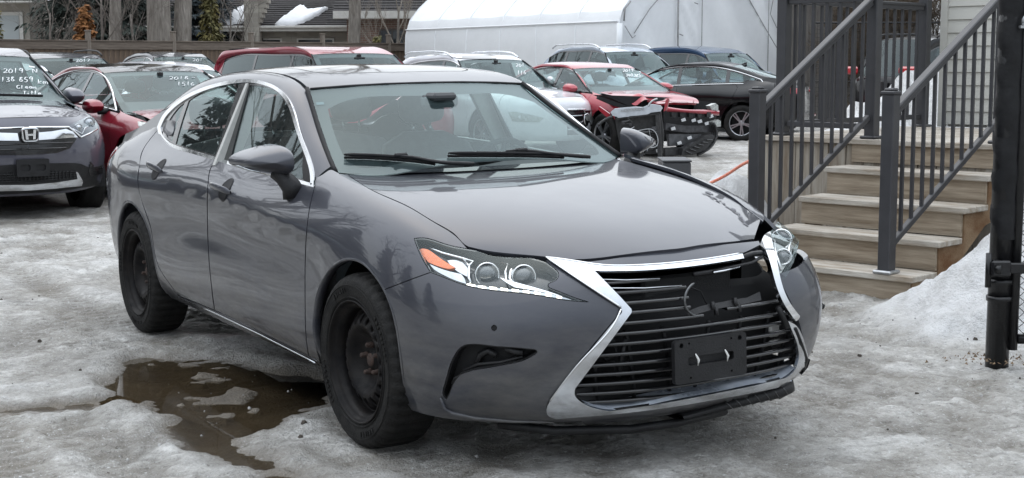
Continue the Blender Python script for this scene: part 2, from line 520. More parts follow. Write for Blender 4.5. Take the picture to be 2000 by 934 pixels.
def ground_h(X, Y):
    big = fbm(X * .55, Y * .55, 3, 1) - .5
    med = fbm(X * 1.9 + 4, Y * 1.9, 4, 11) - .5
    fin = fbm(X * 9, Y * 9, 4, 23) - .5
    rid = 1 - np.abs(fbm(X * 3.1, Y * 2.3, 4, 37) * 2 - 1)
    h = .055 * big + .050 * med + .020 * fin + .026 * (rid - .72)
    grit = fbm(X * 34, Y * 34, 2, 51) - .5
    cr = fbm(X * 11 + 3, Y * 15, 4, 131, .55); crust = (np.abs(cr - .5) * 2) ** .7
    h = h + .016 * (crust - .45) * sst(.36, .60, fbm(X * .9 + 7, Y * 1.1, 3, 141))
    h = h + .020 * grit * sst(.30, .62, fbm(X * 1.3, Y * 1.3, 3, 61))
    return h
H = ground_h(GX, GY)
near = (np.abs(GX) < 5) & (GY < 14) & (GY > 3.5)
sd = np.full(GX.shape, 9.); sd[near] = sdist(GX[near], GY[near], PUD)
sdn = sd + (fbm(GX * 5, GY * 5, 4, 71) - .5) * .16
k = sst(.10, -.16, sdn)
rim = np.exp(-((sdn - .09) / .10) ** 2) * .018
H = H * (1 - .8 * k) + rim - .052 * k + .012
floes = fbm(GX * 4.2, GY * 7.5, 4, 81)
H = H + k * .034 * sst(.62, .66, floes) * sst(.3, .5, fbm(GX * 2.5, GY * 2.5, 3, 83)) + k * .020 * (fbm(GX * 7, GY * 13, 3, 87) - .42)
sd2 = np.full(GX.shape, 9.); sd2[near] = sdist(GX[near], GY[near], WET2)
k2 = sst(.05, -.03, sd2 + (fbm(GX * 6, GY * 6, 3, 91) - .5) * .08); H = H - .030 * k2
# settle under the tyres of the grey sedan
_sf = SEDAN_FRAME; _M3s = np.array(_sf.to_3x3()); _T3s = np.array(_sf.translation)
for x, y in ((1.41, -.80), (-1.41, -.80), (1.41, .80), (-1.41, .80)):
    p = _M3s @ np.array([x, y, 0]) + _T3s; d = np.hypot(GX - p[0], GY - p[1]); kk = sst(.42, .12, d); H = H * (1 - kk) + (p[2] + .002) * kk
# a pair of old tyre ruts pressed into the ice, running the way the cars drive in
for off_ in (-3.05, -1.55):
    u_ = (GX - off_) * math.cos(R(31)) + (GY - 7.0) * math.sin(R(31)) + .10 * np.sin(GY * .8); k_ = np.exp(-(u_ / .11) ** 4); H = np.where(near, H * (1 - .55 * k_) - .010 * k_ + .008 * np.exp(-((np.abs(u_) - .17) / .05) ** 2) + .004 * k_ * np.sign(np.sin((GX * -.5 + GY * .86) * 70)), H)
H = np.where(near, H, H * .8 * np.exp(-((np.hypot(GX, GY - 8) - 12).clip(0) / 60)))
# the heaps of cleared snow
def heap(cx, cy, h, rx, ry, rot, seed):
    c_, s_ = math.cos(rot), math.sin(rot); u = (GX - cx) * c_ + (GY - cy) * s_; v = -(GX - cx) * s_ + (GY - cy) * c_
    d = np.hypot(u / rx, v / ry) + (fbm(GX * 2.2, GY * 2.2, 4, seed) - .5) * .34
    return h * sst(1.0, .08, d) * (1 + .12 * (fbm(GX * 5, GY * 5, 4, seed + 3) - .5))
SN = np.maximum.reduce([heap(3.02, 7.90, .64, 1.22, .84, R(22), 3), heap(1.58, 10.75, .62, .80, .55, R(45), 13), heap(4.9, 15.3, 1.45, 2.9, 1.7, R(20), 23), heap(3.3, 13.8, .80, 1.5, 1.3, R(10), 29), heap(7.5, 17, 1.7, 3.5, 2.2, 0, 33)])
SN = SN + sst(.02, .10, SN) * (.14 * (fbm(GX * 4.6, GY * 4.6, 3, 53) - .5) + .035 * (fbm(GX * 3.3, GY * 3.3, 5, 43) - .5) + .014 * (fbm(GX * 16, GY * 16, 3, 47) - .5))
HT = H + SN
ny, nx_ = GX.shape
me = bpy.data.meshes.new('ground')
me.vertices.add(GX.size); me.vertices.foreach_set('co', np.stack([GX, GY, HT], -1).ravel())
idx = np.arange(GX.size).reshape(ny, nx_); q = np.stack([idx[:-1, :-1], idx[:-1, 1:], idx[1:, 1:], idx[1:, :-1]], -1).reshape(-1, 4)
me.loops.add(q.size); me.loops.foreach_set('vertex_index', q.ravel()); me.polygons.add(len(q)); me.polygons.foreach_set('loop_start', np.arange(0, q.size, 4)); me.polygons.foreach_set('loop_total', np.full(len(q), 4))
me.polygons.foreach_set('use_smooth', np.ones(len(q), bool)); me.update(); me.validate()
# what the surface is made of: clean snow / wet mud
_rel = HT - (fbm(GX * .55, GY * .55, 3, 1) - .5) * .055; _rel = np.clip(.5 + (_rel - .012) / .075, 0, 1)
for nm, arr in (('relief', _rel), ('snow', sst(.015, .09, SN + .02 * (fbm(GX * 6, GY * 6, 3, 99) - .5))), ('mud', np.clip(np.maximum(k, k2 * .9), 0, 1)), ('wet', sst(.45, .0, sd + (fbm(GX * 2.5, GY * 2.5, 4, 5) - .5) * .6))):
    at = me.attributes.new(nm, 'FLOAT', 'POINT'); at.data.foreach_set('value', arr.ravel())
gm = bpy.data.materials.new('dirty_ice'); gm.use_nodes = True; nt = gm.node_tree; b = nt.nodes['Principled BSDF']
N_ = nt.nodes.new; L_ = nt.links.new
tc = N_('ShaderNodeTexCoord')
def noise(sc, det=5, rough=.6, off=0, stretch=(1, 1, 1)):
    mp = N_('ShaderNodeMapping'); L_(tc.outputs['Object'], mp.inputs[0]); mp.inputs['Location'].default_value = (off, off * .7, off * .3); mp.inputs['Scale'].default_value = tuple(sc * s for s in stretch)
    n = N_('ShaderNodeTexNoise'); n.inputs['Scale'].default_value = 1; n.inputs['Detail'].default_value = det; n.inputs['Roughness'].default_value = rough; L_(mp.outputs[0], n.inputs['Vector']); return n.outputs[0]
def ramp(src, stops):
    r = N_('ShaderNodeValToRGB'); L_(src, r.inputs[0]); e = r.color_ramp.elements
    while len(e) < len(stops): e.new(.5)
    for k_, (p, c_) in enumerate(stops): e[k_].position = p; e[k_].color = (*c_, 1) if len(c_) == 3 else c_
    return r.outputs[0]
def mixc(f, a, c_):
    m = N_('ShaderNodeMix'); m.data_type = 'RGBA'; L_(f, m.inputs[0]) if hasattr(f, 'node') else setattr(m.inputs[0], 'default_value', f)
    for s, v in ((6, a), (7, c_)):
        if hasattr(v, 'node'): L_(v, m.inputs[s])
        else: m.inputs[s].default_value = (*v, 1)
    return m.outputs[2]
def attr(n): a = N_('ShaderNodeAttribute'); a.attribute_name = n; return a.outputs['Fac']
def math_(op, a, c_=None, clamp=False):
    m = N_('ShaderNodeMath'); m.operation = op; m.use_clamp = clamp
    for s, v in ((0, a), (1, c_)):
        if v is None: continue
        if hasattr(v, 'node'): L_(v, m.inputs[s])
        else: m.inputs[s].default_value = v
    return m.outputs[0]
ice = ramp(noise(1.1, 8, .66), [(.30, (.125, .115, .10)), (.44, (.335, .322, .30)), (.56, (.505, .495, .475)), (.74, (.69, .685, .67))])
crk = ramp(noise(2.0, 12, .78, 27), [(.44, (0, 0, 0)), (.54, (1, 1, 1))])
ice = mixc(math_('MULTIPLY', crk, .72), ice, (.70, .69, .665))
crk2 = ramp(noise(4.5, 12, .8, 57), [(.50, (0, 0, 0)), (.60, (1, 1, 1))])
ice = mixc(math_('MULTIPLY', crk2, .42), ice, (.215, .20, .175))
fine = ramp(noise(15, 10, .82, 67), [(.34, (.50, .49, .48)), (.48, (1.0, 1.0, 1.0)), (.64, (1.5, 1.51, 1.52))])
mf = N_('ShaderNodeMix'); mf.data_type = 'RGBA'; mf.blend_type = 'MULTIPLY'; mf.inputs[0].default_value = .85; L_(ice, mf.inputs[6]); L_(fine, mf.inputs[7]); ice = mf.outputs[2]
dirt = ramp(noise(2.6, 9, .72, 7), [(.40, (0, 0, 0)), (.66, (1, 1, 1))])
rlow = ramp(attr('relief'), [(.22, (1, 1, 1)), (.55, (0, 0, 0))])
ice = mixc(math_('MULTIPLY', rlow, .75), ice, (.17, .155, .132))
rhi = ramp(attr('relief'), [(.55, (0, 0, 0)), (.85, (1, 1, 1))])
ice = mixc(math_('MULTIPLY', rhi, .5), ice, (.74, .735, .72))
ice = mixc(math_('MULTIPLY', dirt, .65), ice, (.20, .175, .138))
grit_ = ramp(noise(42, 4, .75, 3), [(.56, (0, 0, 0)), (.70, (1, 1, 1))])
ice = mixc(math_('MULTIPLY', grit_, .65), ice, (.06, .053, .044))
glint = ramp(noise(60, 3, .7, 9), [(.58, (0, 0, 0)), (.72, (1, 1, 1))])
ice = mixc(math_('MULTIPLY', glint, .7), ice, (.82, .84, .85))
ice = mixc(math_('MULTIPLY', attr('wet'), .30), ice, (.13, .12, .105))
snow = ramp(noise(5, 8, .7, 21), [(.30, (.58, .575, .565)), (.55, (.79, .79, .79)), (.8, (.88, .885, .89))])
sdirt = ramp(noise(30, 4, .75, 31), [(.66, (0, 0, 0)), (.74, (1, 1, 1))])
snow = mixc(math_('MULTIPLY', sdirt, .5), snow, (.36, .29, .21))
col = mixc(attr('snow'), ice, snow)
mud = ramp(noise(3.5, 8, .65, 41), [(.3, (.11, .094, .074)), (.55, (.20, .172, .136)), (.8, (.32, .29, .25))])
col = mixc(attr('mud'), col, mud)
L_(col, b.inputs['Base Color'])
rr = math_('ADD', math_('MULTIPLY', noise(2.2, 6, .6, 51), .95), -.02, True)
rr2 = math_('ADD', rr, math_('MULTIPLY', attr('snow'), .4), True)
L_(rr2, b.inputs['Roughness']); b.inputs['Specular IOR Level'].default_value = .42
bp = N_('ShaderNodeBump'); bp.inputs['Strength'].default_value = 1.0; bp.inputs['Distance'].default_value = .03
bh = math_('ADD', noise(38, 5, .7, 61), math_('MULTIPLY', noise(120, 3, .6, 71), .5)); L_(bh, bp.inputs['Height']); L_(bp.outputs[0], b.inputs['Normal'])
me.materials.append(gm)
_ = 0
ground = link('ground', me); tag(ground, 'uneven lot surface of dirty grey ice and packed snow', kind='structure')
# melt water
mb = MB(); mb.smooth = False
for P_ in (PUD, WET2):
    q_ = np.asarray(P_); q_ = inset(q_ if area2(q_) > 0 else q_[::-1], -.09)
    mb.add([(x, y, WATER) for x, y in q_], [tuple(range(len(q_)))])
wm = bpy.data.materials.new('melt_water'); wm.use_nodes = True; wn = wm.node_tree; wn.nodes.clear()
o_ = wn.nodes.new('ShaderNodeOutputMaterial'); tr = wn.nodes.new('ShaderNodeBsdfTransparent'); gl = wn.nodes.new('ShaderNodeBsdfGlossy'); fr = wn.nodes.new('ShaderNodeFresnel'); mxs = wn.nodes.new('ShaderNodeMixShader')
tr.inputs[0].default_value = (.72, .66, .56, 1); gl.inputs['Roughness'].default_value = .04; fr.inputs[0].default_value = 1.40
nz = wn.nodes.new('ShaderNodeTexNoise'); nz.inputs['Scale'].default_value = 9; bpw = wn.nodes.new('ShaderNodeBump'); bpw.inputs['Strength'].default_value = .06; bpw.inputs['Distance'].default_value = .01
wn.links.new(nz.outputs[0], bpw.inputs['Height']); wn.links.new(bpw.outputs[0], gl.inputs['Normal']); wn.links.new(bpw.outputs[0], fr.inputs['Normal'])
wn.links.new(fr.outputs[0], mxs.inputs[0]); wn.links.new(tr.outputs[0], mxs.inputs[1]); wn.links.new(gl.outputs[0], mxs.inputs[2]); wn.links.new(mxs.outputs[0], o_.inputs[0])
tag(mb.build('puddle', wm), 'shallow brown melt-water puddle beside the grey sedan', kind='structure')

# loose lumps of ice and dirt left on the surface
def lumps(name, label, n, m, box, smin, smax, seed, bias=None):
    rs = random.Random(seed); mb = MB(); mb.smooth = False
    for k in range(n):
        if bias is not None and k % 2: a = bias[rs.randrange(len(bias))]; x, y = a[0] + rs.gauss(0, .10), a[1] + rs.gauss(0, .10)
        else: x, y = rs.uniform(box[0], box[1]), rs.uniform(box[2], box[3])
        i = min(len(gy) - 1, int(np.searchsorted(gy, y))); j = min(len(gx) - 1, int(np.searchsorted(gx, x))); z = HT[i, j]
        if z < WATER + .004 and name != 'ice_lumps': continue
        z = max(z, WATER); s_ = smin + (smax - smin) * rs.random() ** 3; n0 = 6; a0 = rs.uniform(0, 6)
        lo = [(x + s_ * rs.uniform(.6, 1.2) * math.cos(a0 + 6.283 * q / n0), y + s_ * rs.uniform(.6, 1.2) * math.sin(a0 + 6.283 * q / n0), z - .004) for q in range(n0)]
        hi = [(x + (p[0] - x) * rs.uniform(.4, .8), y + (p[1] - y) * rs.uniform(.4, .8), z + s_ * rs.uniform(.25, .7)) for p in lo]
        mb.add(lo + hi, [(q, (q + 1) % n0, n0 + (q + 1) % n0, n0 + q) for q in range(n0)] + [tuple(range(n0, 2 * n0))])
    return tag(mb.build(name, m), label, kind='stuff')
lumps('ice_lumps', 'loose crumbs of dull grey ice scattered over the lot', 420, mat('crumbled_ice', (.36, .355, .345), .35, var=.3, vscale=30), (-4.5, 3.4, 4.4, 11), .003, .014, 5)
lumps('dirt_clods', 'dark clods of dirt and stones lying on the ice', 260, mat('dirt_clod', (.06, .05, .04), .85, var=.4, vscale=40), (-4.5, 3.4, 4.4, 12), .004, .018, 6)
# ================================================================ the grey sedan in front
SED = SEDAN_FRAME
_M3 = np.array(SED.to_3x3()); _T3 = np.array(SED.translation)
EYE = _M3.T @ (CAMP - _T3)
class PCam:
    """surveyed sight lines, in the sedan's own coordinates"""
    @staticmethod
    def to2(p):
        v = _M3 @ np.asarray(p, float) + _T3 - CAMP; d = v @ FWD
        return ((1000 + FPX * (v @ R2) / d) / 400, (467 - FPX * (v @ U2) / d) / 400)
    @staticmethod
    def ray(q):
        return EYE, _M3.T @ wray(q[0] * 400, q[1] * 400)
def px(*pts): return [(a / 400, b / 400) for a, b in pts]
def on(surf, pts, off=0.):
    """points of the survey photograph measured on a surface"""
    out = []
    for a, b in pts:
        p, n = surf.hit(*PCam.ray((a / 400, b / 400))); out.append(p + n * off)
    return np.array(out)

# ---- lower body: rings of measured points around the car (x, half width, z), bottom to top
_st = [
 [(2.20,0,.165),(2.325,0,.225),(2.365,0,.32),(2.395,0,.45),(2.395,0,.57),(2.355,0,.68),(2.31,0,.738),(2.215,0,.798)],
 [(2.17,.25,.165),(2.30,.25,.228),(2.345,.25,.32),(2.375,.25,.45),(2.375,.25,.57),(2.335,.25,.68),(2.29,.25,.736),(2.185,.243,.796)],
 [(2.10,.45,.17),(2.215,.46,.235),(2.27,.47,.33),(2.305,.475,.45),(2.31,.475,.57),(2.275,.47,.67),(2.225,.46,.726),(2.095,.43,.787)],
 [(1.99,.62,.18),(2.085,.65,.25),(2.145,.67,.34),(2.175,.68,.46),(2.17,.68,.57),(2.115,.67,.672),(2.055,.65,.728),(1.915,.58,.800)],
 [(1.88,.755,.19),(1.945,.785,.27),(1.985,.80,.36),(2.0,.812,.47),(1.99,.812,.575),(1.925,.792,.705),(1.868,.740,.787),(1.79,.635,.842)],
 [(1.70,.825,.20),(1.72,.857,.28),(1.735,.875,.375),(1.74,.884,.475),(1.735,.886,.58),(1.69,.860,.745),(1.645,.782,.856),(1.59,.655,.899)],
 [(1.41,.83,.21),(1.41,.877,.29),(1.41,.895,.395),(1.41,.902,.50),(1.41,.905,.62),(1.40,.872,.815),(1.37,.785,.921),(1.33,.665,.940)],
 [(1.0,.825,.215),(1.0,.875,.285),(1.0,.895,.395),(1.0,.895,.52),(1.0,.896,.68),(1.0,.892,.83),(.965,.800,.965),(.885,.68,1.008)],
 [(.45,.825,.22),(.45,.876,.29),(.45,.897,.40),(.45,.896,.54),(.45,.897,.70),(.45,.898,.86),(.45,.789,.985),(.45,.720,1.12)],
 [(-.3,.825,.225),(-.3,.876,.295),(-.3,.899,.405),(-.3,.898,.55),(-.3,.900,.715),(-.3,.900,.885),(-.3,.793,1.015),(-.3,.726,1.14)],
 [(-.9,.82,.23),(-.9,.873,.30),(-.9,.900,.41),(-.9,.898,.55),(-.9,.907,.72),(-.9,.905,.895),(-.9,.782,1.035),(-.9,.713,1.16)],
 [(-1.41,.82,.235),(-1.41,.87,.30),(-1.41,.897,.41),(-1.41,.905,.56),(-1.41,.914,.73),(-1.41,.902,.90),(-1.41,.775,1.04),(-1.41,.703,1.15)],
 [(-1.85,.80,.24),(-1.85,.845,.31),(-1.86,.872,.42),(-1.87,.880,.57),(-1.87,.886,.74),(-1.87,.872,.905),(-1.86,.785,1.015),(-1.84,.66,1.085)],
 [(-2.13,.73,.25),(-2.17,.77,.33),(-2.19,.79,.44),(-2.205,.80,.58),(-2.205,.805,.74),(-2.19,.79,.88),(-2.16,.74,.975),(-2.12,.63,1.035)],
 [(-2.36,.55,.26),(-2.41,.57,.34),(-2.44,.585,.45),(-2.45,.59,.58),(-2.445,.59,.74),(-2.42,.585,.88),(-2.38,.55,.97),(-2.32,.48,1.02)],
 [(-2.42,0,.27),(-2.48,0,.35),(-2.505,0,.46),(-2.51,0,.58),(-2.50,0,.74),(-2.47,0,.88),(-2.43,0,.97),(-2.37,0,1.02)]]
def sst_(a, b, x): t = np.clip((x - a) / (b - a), 0, 1); return t * t * (3 - 2 * t)
def ring_surface(st, nu=150, nv=80):
    A = np.array(st, float)
    Rt = A.copy(); Rt[..., 1] *= -1                       # right-hand side
    # front end mirrored so that the nose stays smooth across the centre
    half = np.concatenate([A[3:0:-1], Rt, A[-2:-5:-1]])
    g = tensor(half, nu * 2, nv)
    # keep the part from the centre front to the centre rear, with a little overlap
    return g
def ring_full(st, nu=320, nv=84):
    A = np.array(st, float); Rt = A.copy(); Rt[..., 1] *= -1
    full = np.concatenate([A[4:0:-1], Rt, A[-2:0:-1], Rt[0:6]])
    g = tensor(full, nu + 80, nv)
    return g
_g = ring_full(_st)
# the crease pressed into the doors, running down towards the front wheel
_zl = np.interp(_g[..., 0], [-.7, 0, 1.2], [.868, .838, .742]); _f = sst_(-.95, -.45, _g[..., 0]) * sst_(1.28, .95, _g[..., 0]) * sst_(.45, .62, _g[..., 2])
_g[..., 1] -= np.sign(_g[..., 1]) * .009 * _f * sst_(.013, -.013, _g[..., 2] - _zl) * sst_(.50, .74, _g[..., 2])
LB = Surf(_g, flip=True)
_g = LB.G.copy(); _k = sst_(.12, .46, _g[..., 1]) * sst_(.86, .54, _g[..., 1]) * np.clip((_g[..., 0] - 1.5) / .4, 0, 1)
_g[..., 1] += .050 * _k; _g[..., 0] += .022 * _k
LBD = Surf(_g, flip=True)          # the far front corner, knocked out of line

def sgw(x, z): return .785 - .42 * (z - 1.0) - (.030 if x > -.25 else .012) * (x + .25) ** 2
_xs = np.linspace(-2.1, 1.15, 110); _zs = np.linspace(.9, 1.45, 40)
SG = Surf(np.array([[(x, -sgw(x, z), z) for z in _zs] for x in _xs]), flip=False)
if SG.fn[0][1] > 0: SG = Surf(SG.G, flip=True)

HOOD = Surf(top_patch([(.78,.987),(1.15,.972),(1.5,.944),(1.85,.893),(2.1,.838),(2.22,.799),(2.30,.766),(2.38,.715)],
                      [(.86,.735,.999),(1.15,.728,.953),(1.5,.717,.902),(1.75,.70,.842),(1.90,.665,.793),(2.01,.60,.764),(2.11,.53,.742),(2.18,.47,.722)], p=2.6, p2=2.2), flip=False)
_wse = [(.24,.560,1.328),(.42,.605,1.222),(.62,.655,1.115),(.80,.695,1.025),(.95,.722,.955)]
WS = Surf(top_patch([(.30,1.345),(.52,1.243),(.76,1.125),(.98,1.015),(1.15,.93)], _wse, p=2.2, p2=2.0))
_rfe = [(.24,.560,1.328),(.16,.556,1.355),(0,.552,1.385),(-.25,.548,1.402),(-.6,.545,1.405),(-.95,.535,1.385),(-1.25,.52,1.345)]
ROOF = Surf(top_patch([(.30,1.347),(.22,1.368),(.04,1.402),(-.22,1.428),(-.6,1.432),(-1.0,1.412),(-1.32,1.372)], _rfe, p=3.0, p2=2.0))
for S_ in (HOOD, WS, ROOF):
    if S_.fn[len(S_.fn) // 2][2] < 0: S_.N = -S_.N; S_.fn = -S_.fn
# ---- materials
PAINT = mat('grey_car_paint', (.051, .0535, .065), .36, metal=.25, spec=.12, coat=.85, coatr=.025, var=.05, vscale=3, rvar=.04)
def road_film(m, z0, z1, col, amt):
    """dried road salt thickening towards the sill, broken up by spray streaks"""
    nt = m.node_tree; b = nt.nodes['Principled BSDF']; tc = nt.nodes.new('ShaderNodeTexCoord'); sp = nt.nodes.new('ShaderNodeSeparateXYZ'); nt.links.new(tc.outputs['Object'], sp.inputs[0])
    mr = nt.nodes.new('ShaderNodeMapRange'); nt.links.new(sp.outputs['Z'], mr.inputs[0]); mr.inputs[1].default_value = z1; mr.inputs[2].default_value = z0; mr.interpolation_type = 'SMOOTHSTEP'
    mp = nt.nodes.new('ShaderNodeMapping'); mp.inputs['Scale'].default_value = (3, 3, 9); nt.links.new(tc.outputs['Object'], mp.inputs[0])
    n = nt.nodes.new('ShaderNodeTexNoise'); n.inputs['Scale'].default_value = 1; n.inputs['Detail'].default_value = 9; n.inputs['Roughness'].default_value = .72; nt.links.new(mp.outputs[0], n.inputs['Vector'])
    r = nt.nodes.new('ShaderNodeMapRange'); r.inputs[1].default_value = .35; r.inputs[2].default_value = .70; nt.links.new(n.outputs[0], r.inputs[0])
    a = nt.nodes.new('ShaderNodeMath'); a.operation = 'MULTIPLY'; nt.links.new(mr.outputs[0], a.inputs[0]); nt.links.new(r.outputs[0], a.inputs[1])
    f = nt.nodes.new('ShaderNodeMath'); f.operation = 'MULTIPLY'; f.inputs[1].default_value = amt; nt.links.new(a.outputs[0], f.inputs[0])
    mx = nt.nodes.new('ShaderNodeMix'); mx.data_type = 'RGBA'; nt.links.new(f.outputs[0], mx.inputs[0])
    src = b.inputs['Base Color'].links[0].from_socket if b.inputs['Base Color'].links else None
    if src: nt.links.new(src, mx.inputs[6])
    else: mx.inputs[6].default_value = b.inputs['Base Color'].default_value
    mx.inputs[7].default_value = (*col, 1); nt.links.new(mx.outputs[2], b.inputs['Base Color'])
    c = nt.nodes.new('ShaderNodeMapRange'); c.inputs[3].default_value = b.inputs['Coat Weight'].default_value; c.inputs[4].default_value = .1; nt.links.new(f.outputs[0], c.inputs[0]); nt.links.new(c.outputs[0], b.inputs['Coat Weight'])
road_film(PAINT, .18, .78, (.25, .24, .22), .55)
CHROME = mat('chrome', (.78, .79, .80), .09, metal=1, var=.06, vscale=14, rvar=.04)
CHROME_D = mat('dull_chrome', (.64, .66, .69), .17, metal=1, var=.12, vscale=9, rvar=.08)
BLACK_G = mat('gloss_black', (.008, .008, .009), .10, coat=.6)
BLACK_P = mat('black_plastic', (.011, .011, .012), .48, spec=.35, var=.35, vscale=12, bump=.25, bscale=160)
BLACK_M = mat('black_rubber', (.007, .007, .008), .65, spec=.3, var=.3, vscale=30)
DARK = mat('dark_cavity', (.006, .006, .007), .8)
TYRE = mat('tyre_rubber', (.005, .005, .005), .7, spec=.25, col2=(.017, .016, .015), vscale=16, bump=.4, bscale=120, detail=8)
STEEL = mat('black_steel_wheel', (.004, .004, .005), .48, spec=.14, col2=(.014, .012, .011), vscale=14, detail=7, rvar=.12, bump=.12, bscale=90)
RUST = mat('rusty_steel', (.060, .034, .025), .75, col2=(.026, .018, .015), vscale=60, bump=.4, bscale=200)
SEATM = mat('seat_leather', (.085, .088, .095), .55, var=.2, vscale=20, bump=.2, bscale=120)
INTM = mat('interior_trim', (.075, .077, .08), .7, var=.15, vscale=12)
HEADL = mat('headliner_cloth', (.45, .45, .43), .9, var=.06, vscale=30)
GLASS_F = glassmat('windscreen_glass', (.76, .87, .86), .012, veil=.05, dirt=(.30, .44, .46), refl=.80)
GLASS_S = glassmat('side_glass', (.60, .68, .66), .012, veil=.03)
GLASS_T = glassmat('tinted_glass', (.10, .12, .12), .012, veil=.02)
LENS = glassmat('lamp_lens', (.95, .96, .96), .015, ior=1.38)
AMBER = mat('amber_reflector', (.80, .15, .008), .25, coat=1, var=.15, vscale=80)
REFLECT = mat('lamp_reflector', (.50, .52, .54), .16, metal=1, var=.1, vscale=60)
DRL = mat('daytime_running_light', (1.0, .95, .82), .3, emit=2.6)
LENSG = mat('projector_lens', (.045, .05, .056), .03, coat=1, spec=1.0)
STEELG = mat('galvanised_steel', (.42, .43, .44), .38, metal=.8, var=.2, vscale=20)
WHITEP = mat('white_plastic', (.75, .75, .73), .4)

sedan = empty('sedan', label='dark grey sedan with a broken front grille and black steel wheels in the foreground', cat='car', mw=SED)
def part(name, parts, mats, parent=None, mirror=False):
    return link(name, pmesh(name, parts, mats, mirror), parent or sedan)
def both(name, parts, mats, parent=None):
    a = part(name, parts, mats, parent); b = part(name, parts, mats, parent, True); return a, b
ST = .035; LS = .012
def P_(segs, step=LS): return loop([px(*s) for s in segs], step)

# cut lines measured in the photograph
hoodl = [(678, 340), (726, 371), (798, 404), (853, 437), (889, 460), (913, 486)]
dfront = [(619, 346), (612, 375), (606, 400), (600, 441), (596, 518), (596, 600), (599, 670), (603, 696)]
bline = [(423, 313.6), (412, 328), (407, 350), (405, 428), (409, 518), (419, 606)]
rline = [(310, 251), (296, 268), (280, 291), (271, 330), (270, 366), (280, 403), (294, 445), (303, 500), (311, 524), (330, 553), (348, 577)]
archf = [(636, 736), (617, 676), (614, 602), (629, 548), (653, 516), (678, 505), (708, 513), (737, 543), (751, 566)]
archb = [(751, 566), (768, 610), (779, 664), (789, 745), (797, 811)]
beltl = [(613, 366), (560, 351), (500, 336), (444, 320), (423, 313.6)]
beltr = [(423, 313.6), (405, 308), (370, 298), (340, 289), (322, 277), (311, 252)]
rock_t = [(348, 577), (419, 606), (510, 649), (603, 696), (622, 706), (636, 736)]

LBH = LB
fender = panel(LB, P_([[(619, 346), (632, 339), (646, 331), (662, 338), (678, 340)], hoodl, [(913, 486), (870, 477), (827, 465), (809, 466)],
                       [(809, 466), (820, 495), (841, 532)], [(841, 532), (792, 550), (751, 566)], archf[::-1], [(636, 736), (622, 706), (603, 696)], dfront[::-1]]), PCam, ST)
both('fender', [fender], PAINT)
fdoor = panel(LB, P_([dfront, rock_t[1:4][::-1], bline[::-1], beltl[::-1], [(613, 366), (619, 346)]]), PCam, ST, fn=None)
fd, fdl = both('front_door', [fdoor], PAINT)
rdoor = panel(LB, P_([bline, rock_t[0:2][::-1], rline[::-1], beltr[::-1]]), PCam, ST)
rd, rdl = both('rear_door', [rdoor], PAINT)

# quarter panel, side view (x, z): forward edge from the photograph, rear end round the corner
def s2(pts, surf=LB): return [(p[0], p[2]) for p in on(surf, pts)]
_rl = s2(rline)
_arch = [(-1.41 + .385 * math.cos(a), .334 + .385 * math.sin(a)) for a in np.linspace(-.22, math.pi + .12, 40)]
_qf = s2([(348, 577), (338, 592), (326, 592)])
_q = loop([_rl, _qf, [_qf[-1], (_arch[0][0], _arch[0][1])], _arch, [_arch[-1], (-1.83, .255), (-2.0, .258), (-2.12, .262)], [(-2.12, .262), (-2.19, .5), (-2.2, .8), (-2.17, .95)],
           [(-2.17, .95), (-2.13, 1.03), (-1.84, 1.07), (-1.6, 1.12), (-1.41, 1.145), (-1.22, 1.152)], [(-1.22, 1.152), (-1.16, 1.10), _rl[0]]], .02)
quarter = panel(LB, _q, PSide, .05)
both('quarter_panel', [quarter], PAINT)
# rear end, seen only from elsewhere
_rb = loop([[(-.77, .27), (0, .27), (.77, .27)], [(.77, .27), (.80, .6), (.79, .95)], [(.79, .95), (.5, 1.0), (0, 1.01), (-.5, 1.0), (-.79, .95)], [(-.79, .95), (-.80, .6), (-.77, .27)]], .03)
part('rear_bumper', [panel(LB, _rb, PRear, .07)], PAINT)

# rocker with a bright lower moulding
rocker = panel(LB, P_([rock_t, [(637, 737), (560, 700), (450, 646), (353, 599), (326, 592)], [(326, 592), (338, 590), (348, 577)]]), PCam, ST)
both('rocker_panel', [rocker], PAINT)
mb = MB(); mb.tube(on(LB, [(352, 580), (419, 609), (510, 652), (603, 699), (618, 707)], .006), .0045, 6)
m_ = mb.mesh('rocker_moulding', CHROME_D); link('rocker_moulding', m_, sedan)

# wheel arches: lip and liner
for ax in (1.41, -1.41):
    for sgn in (-1, 1):
        mb = MB(); pr = []
        if ax > 0: pr = [tuple(p) for p in curve(on(LB, archf + [(768, 610), (779, 664), (789, 745), (796, 806)]), n=44)]
        else:
            for a in np.linspace(-.20, math.pi + .18, 36):
                x, z = ax + .383 * math.cos(a), .334 + .383 * math.sin(a)
                p, n = LB.hit((x, -3, z), (0, 1, 0)); pr.append((x, p[1], z))
        G = []
        for x, y, z in pr:
            d = np.array([x - ax, 0, z - .334]); d /= np.linalg.norm(d)
            q = np.array([x, y, z])
            G.append([q + d * .002, q + [0, -.004, 0] - d * .004, q + [0, .004, 0] - d * .010, q + [0, .03, 0] - d * .010, q + [0, .04, 0] + d * .03])
        G = np.array(G)
        if sgn > 0: G[..., 1] *= -1
        mb.grid(G); fix_normals(mb.build('arch_lip', PAINT, sedan))
        mb = MB(); G = []
        for a in np.linspace(-.25, math.pi + .25, 30):
            x, z = ax + .41 * math.cos(a), .334 + .41 * math.sin(a)
            G.append([(x, sgn * w, z) for w in (.795, .76, .70, .55)])
        mb.grid(G)
        mb.add([(ax + .5 * c, sgn * .55, z) for c, z in ((-1, .24), (1, .24), (1, .80), (-1, .80))], [(0, 1, 2, 3)])
        mb.build('wheel_arch_liner', BLACK_M, sedan)

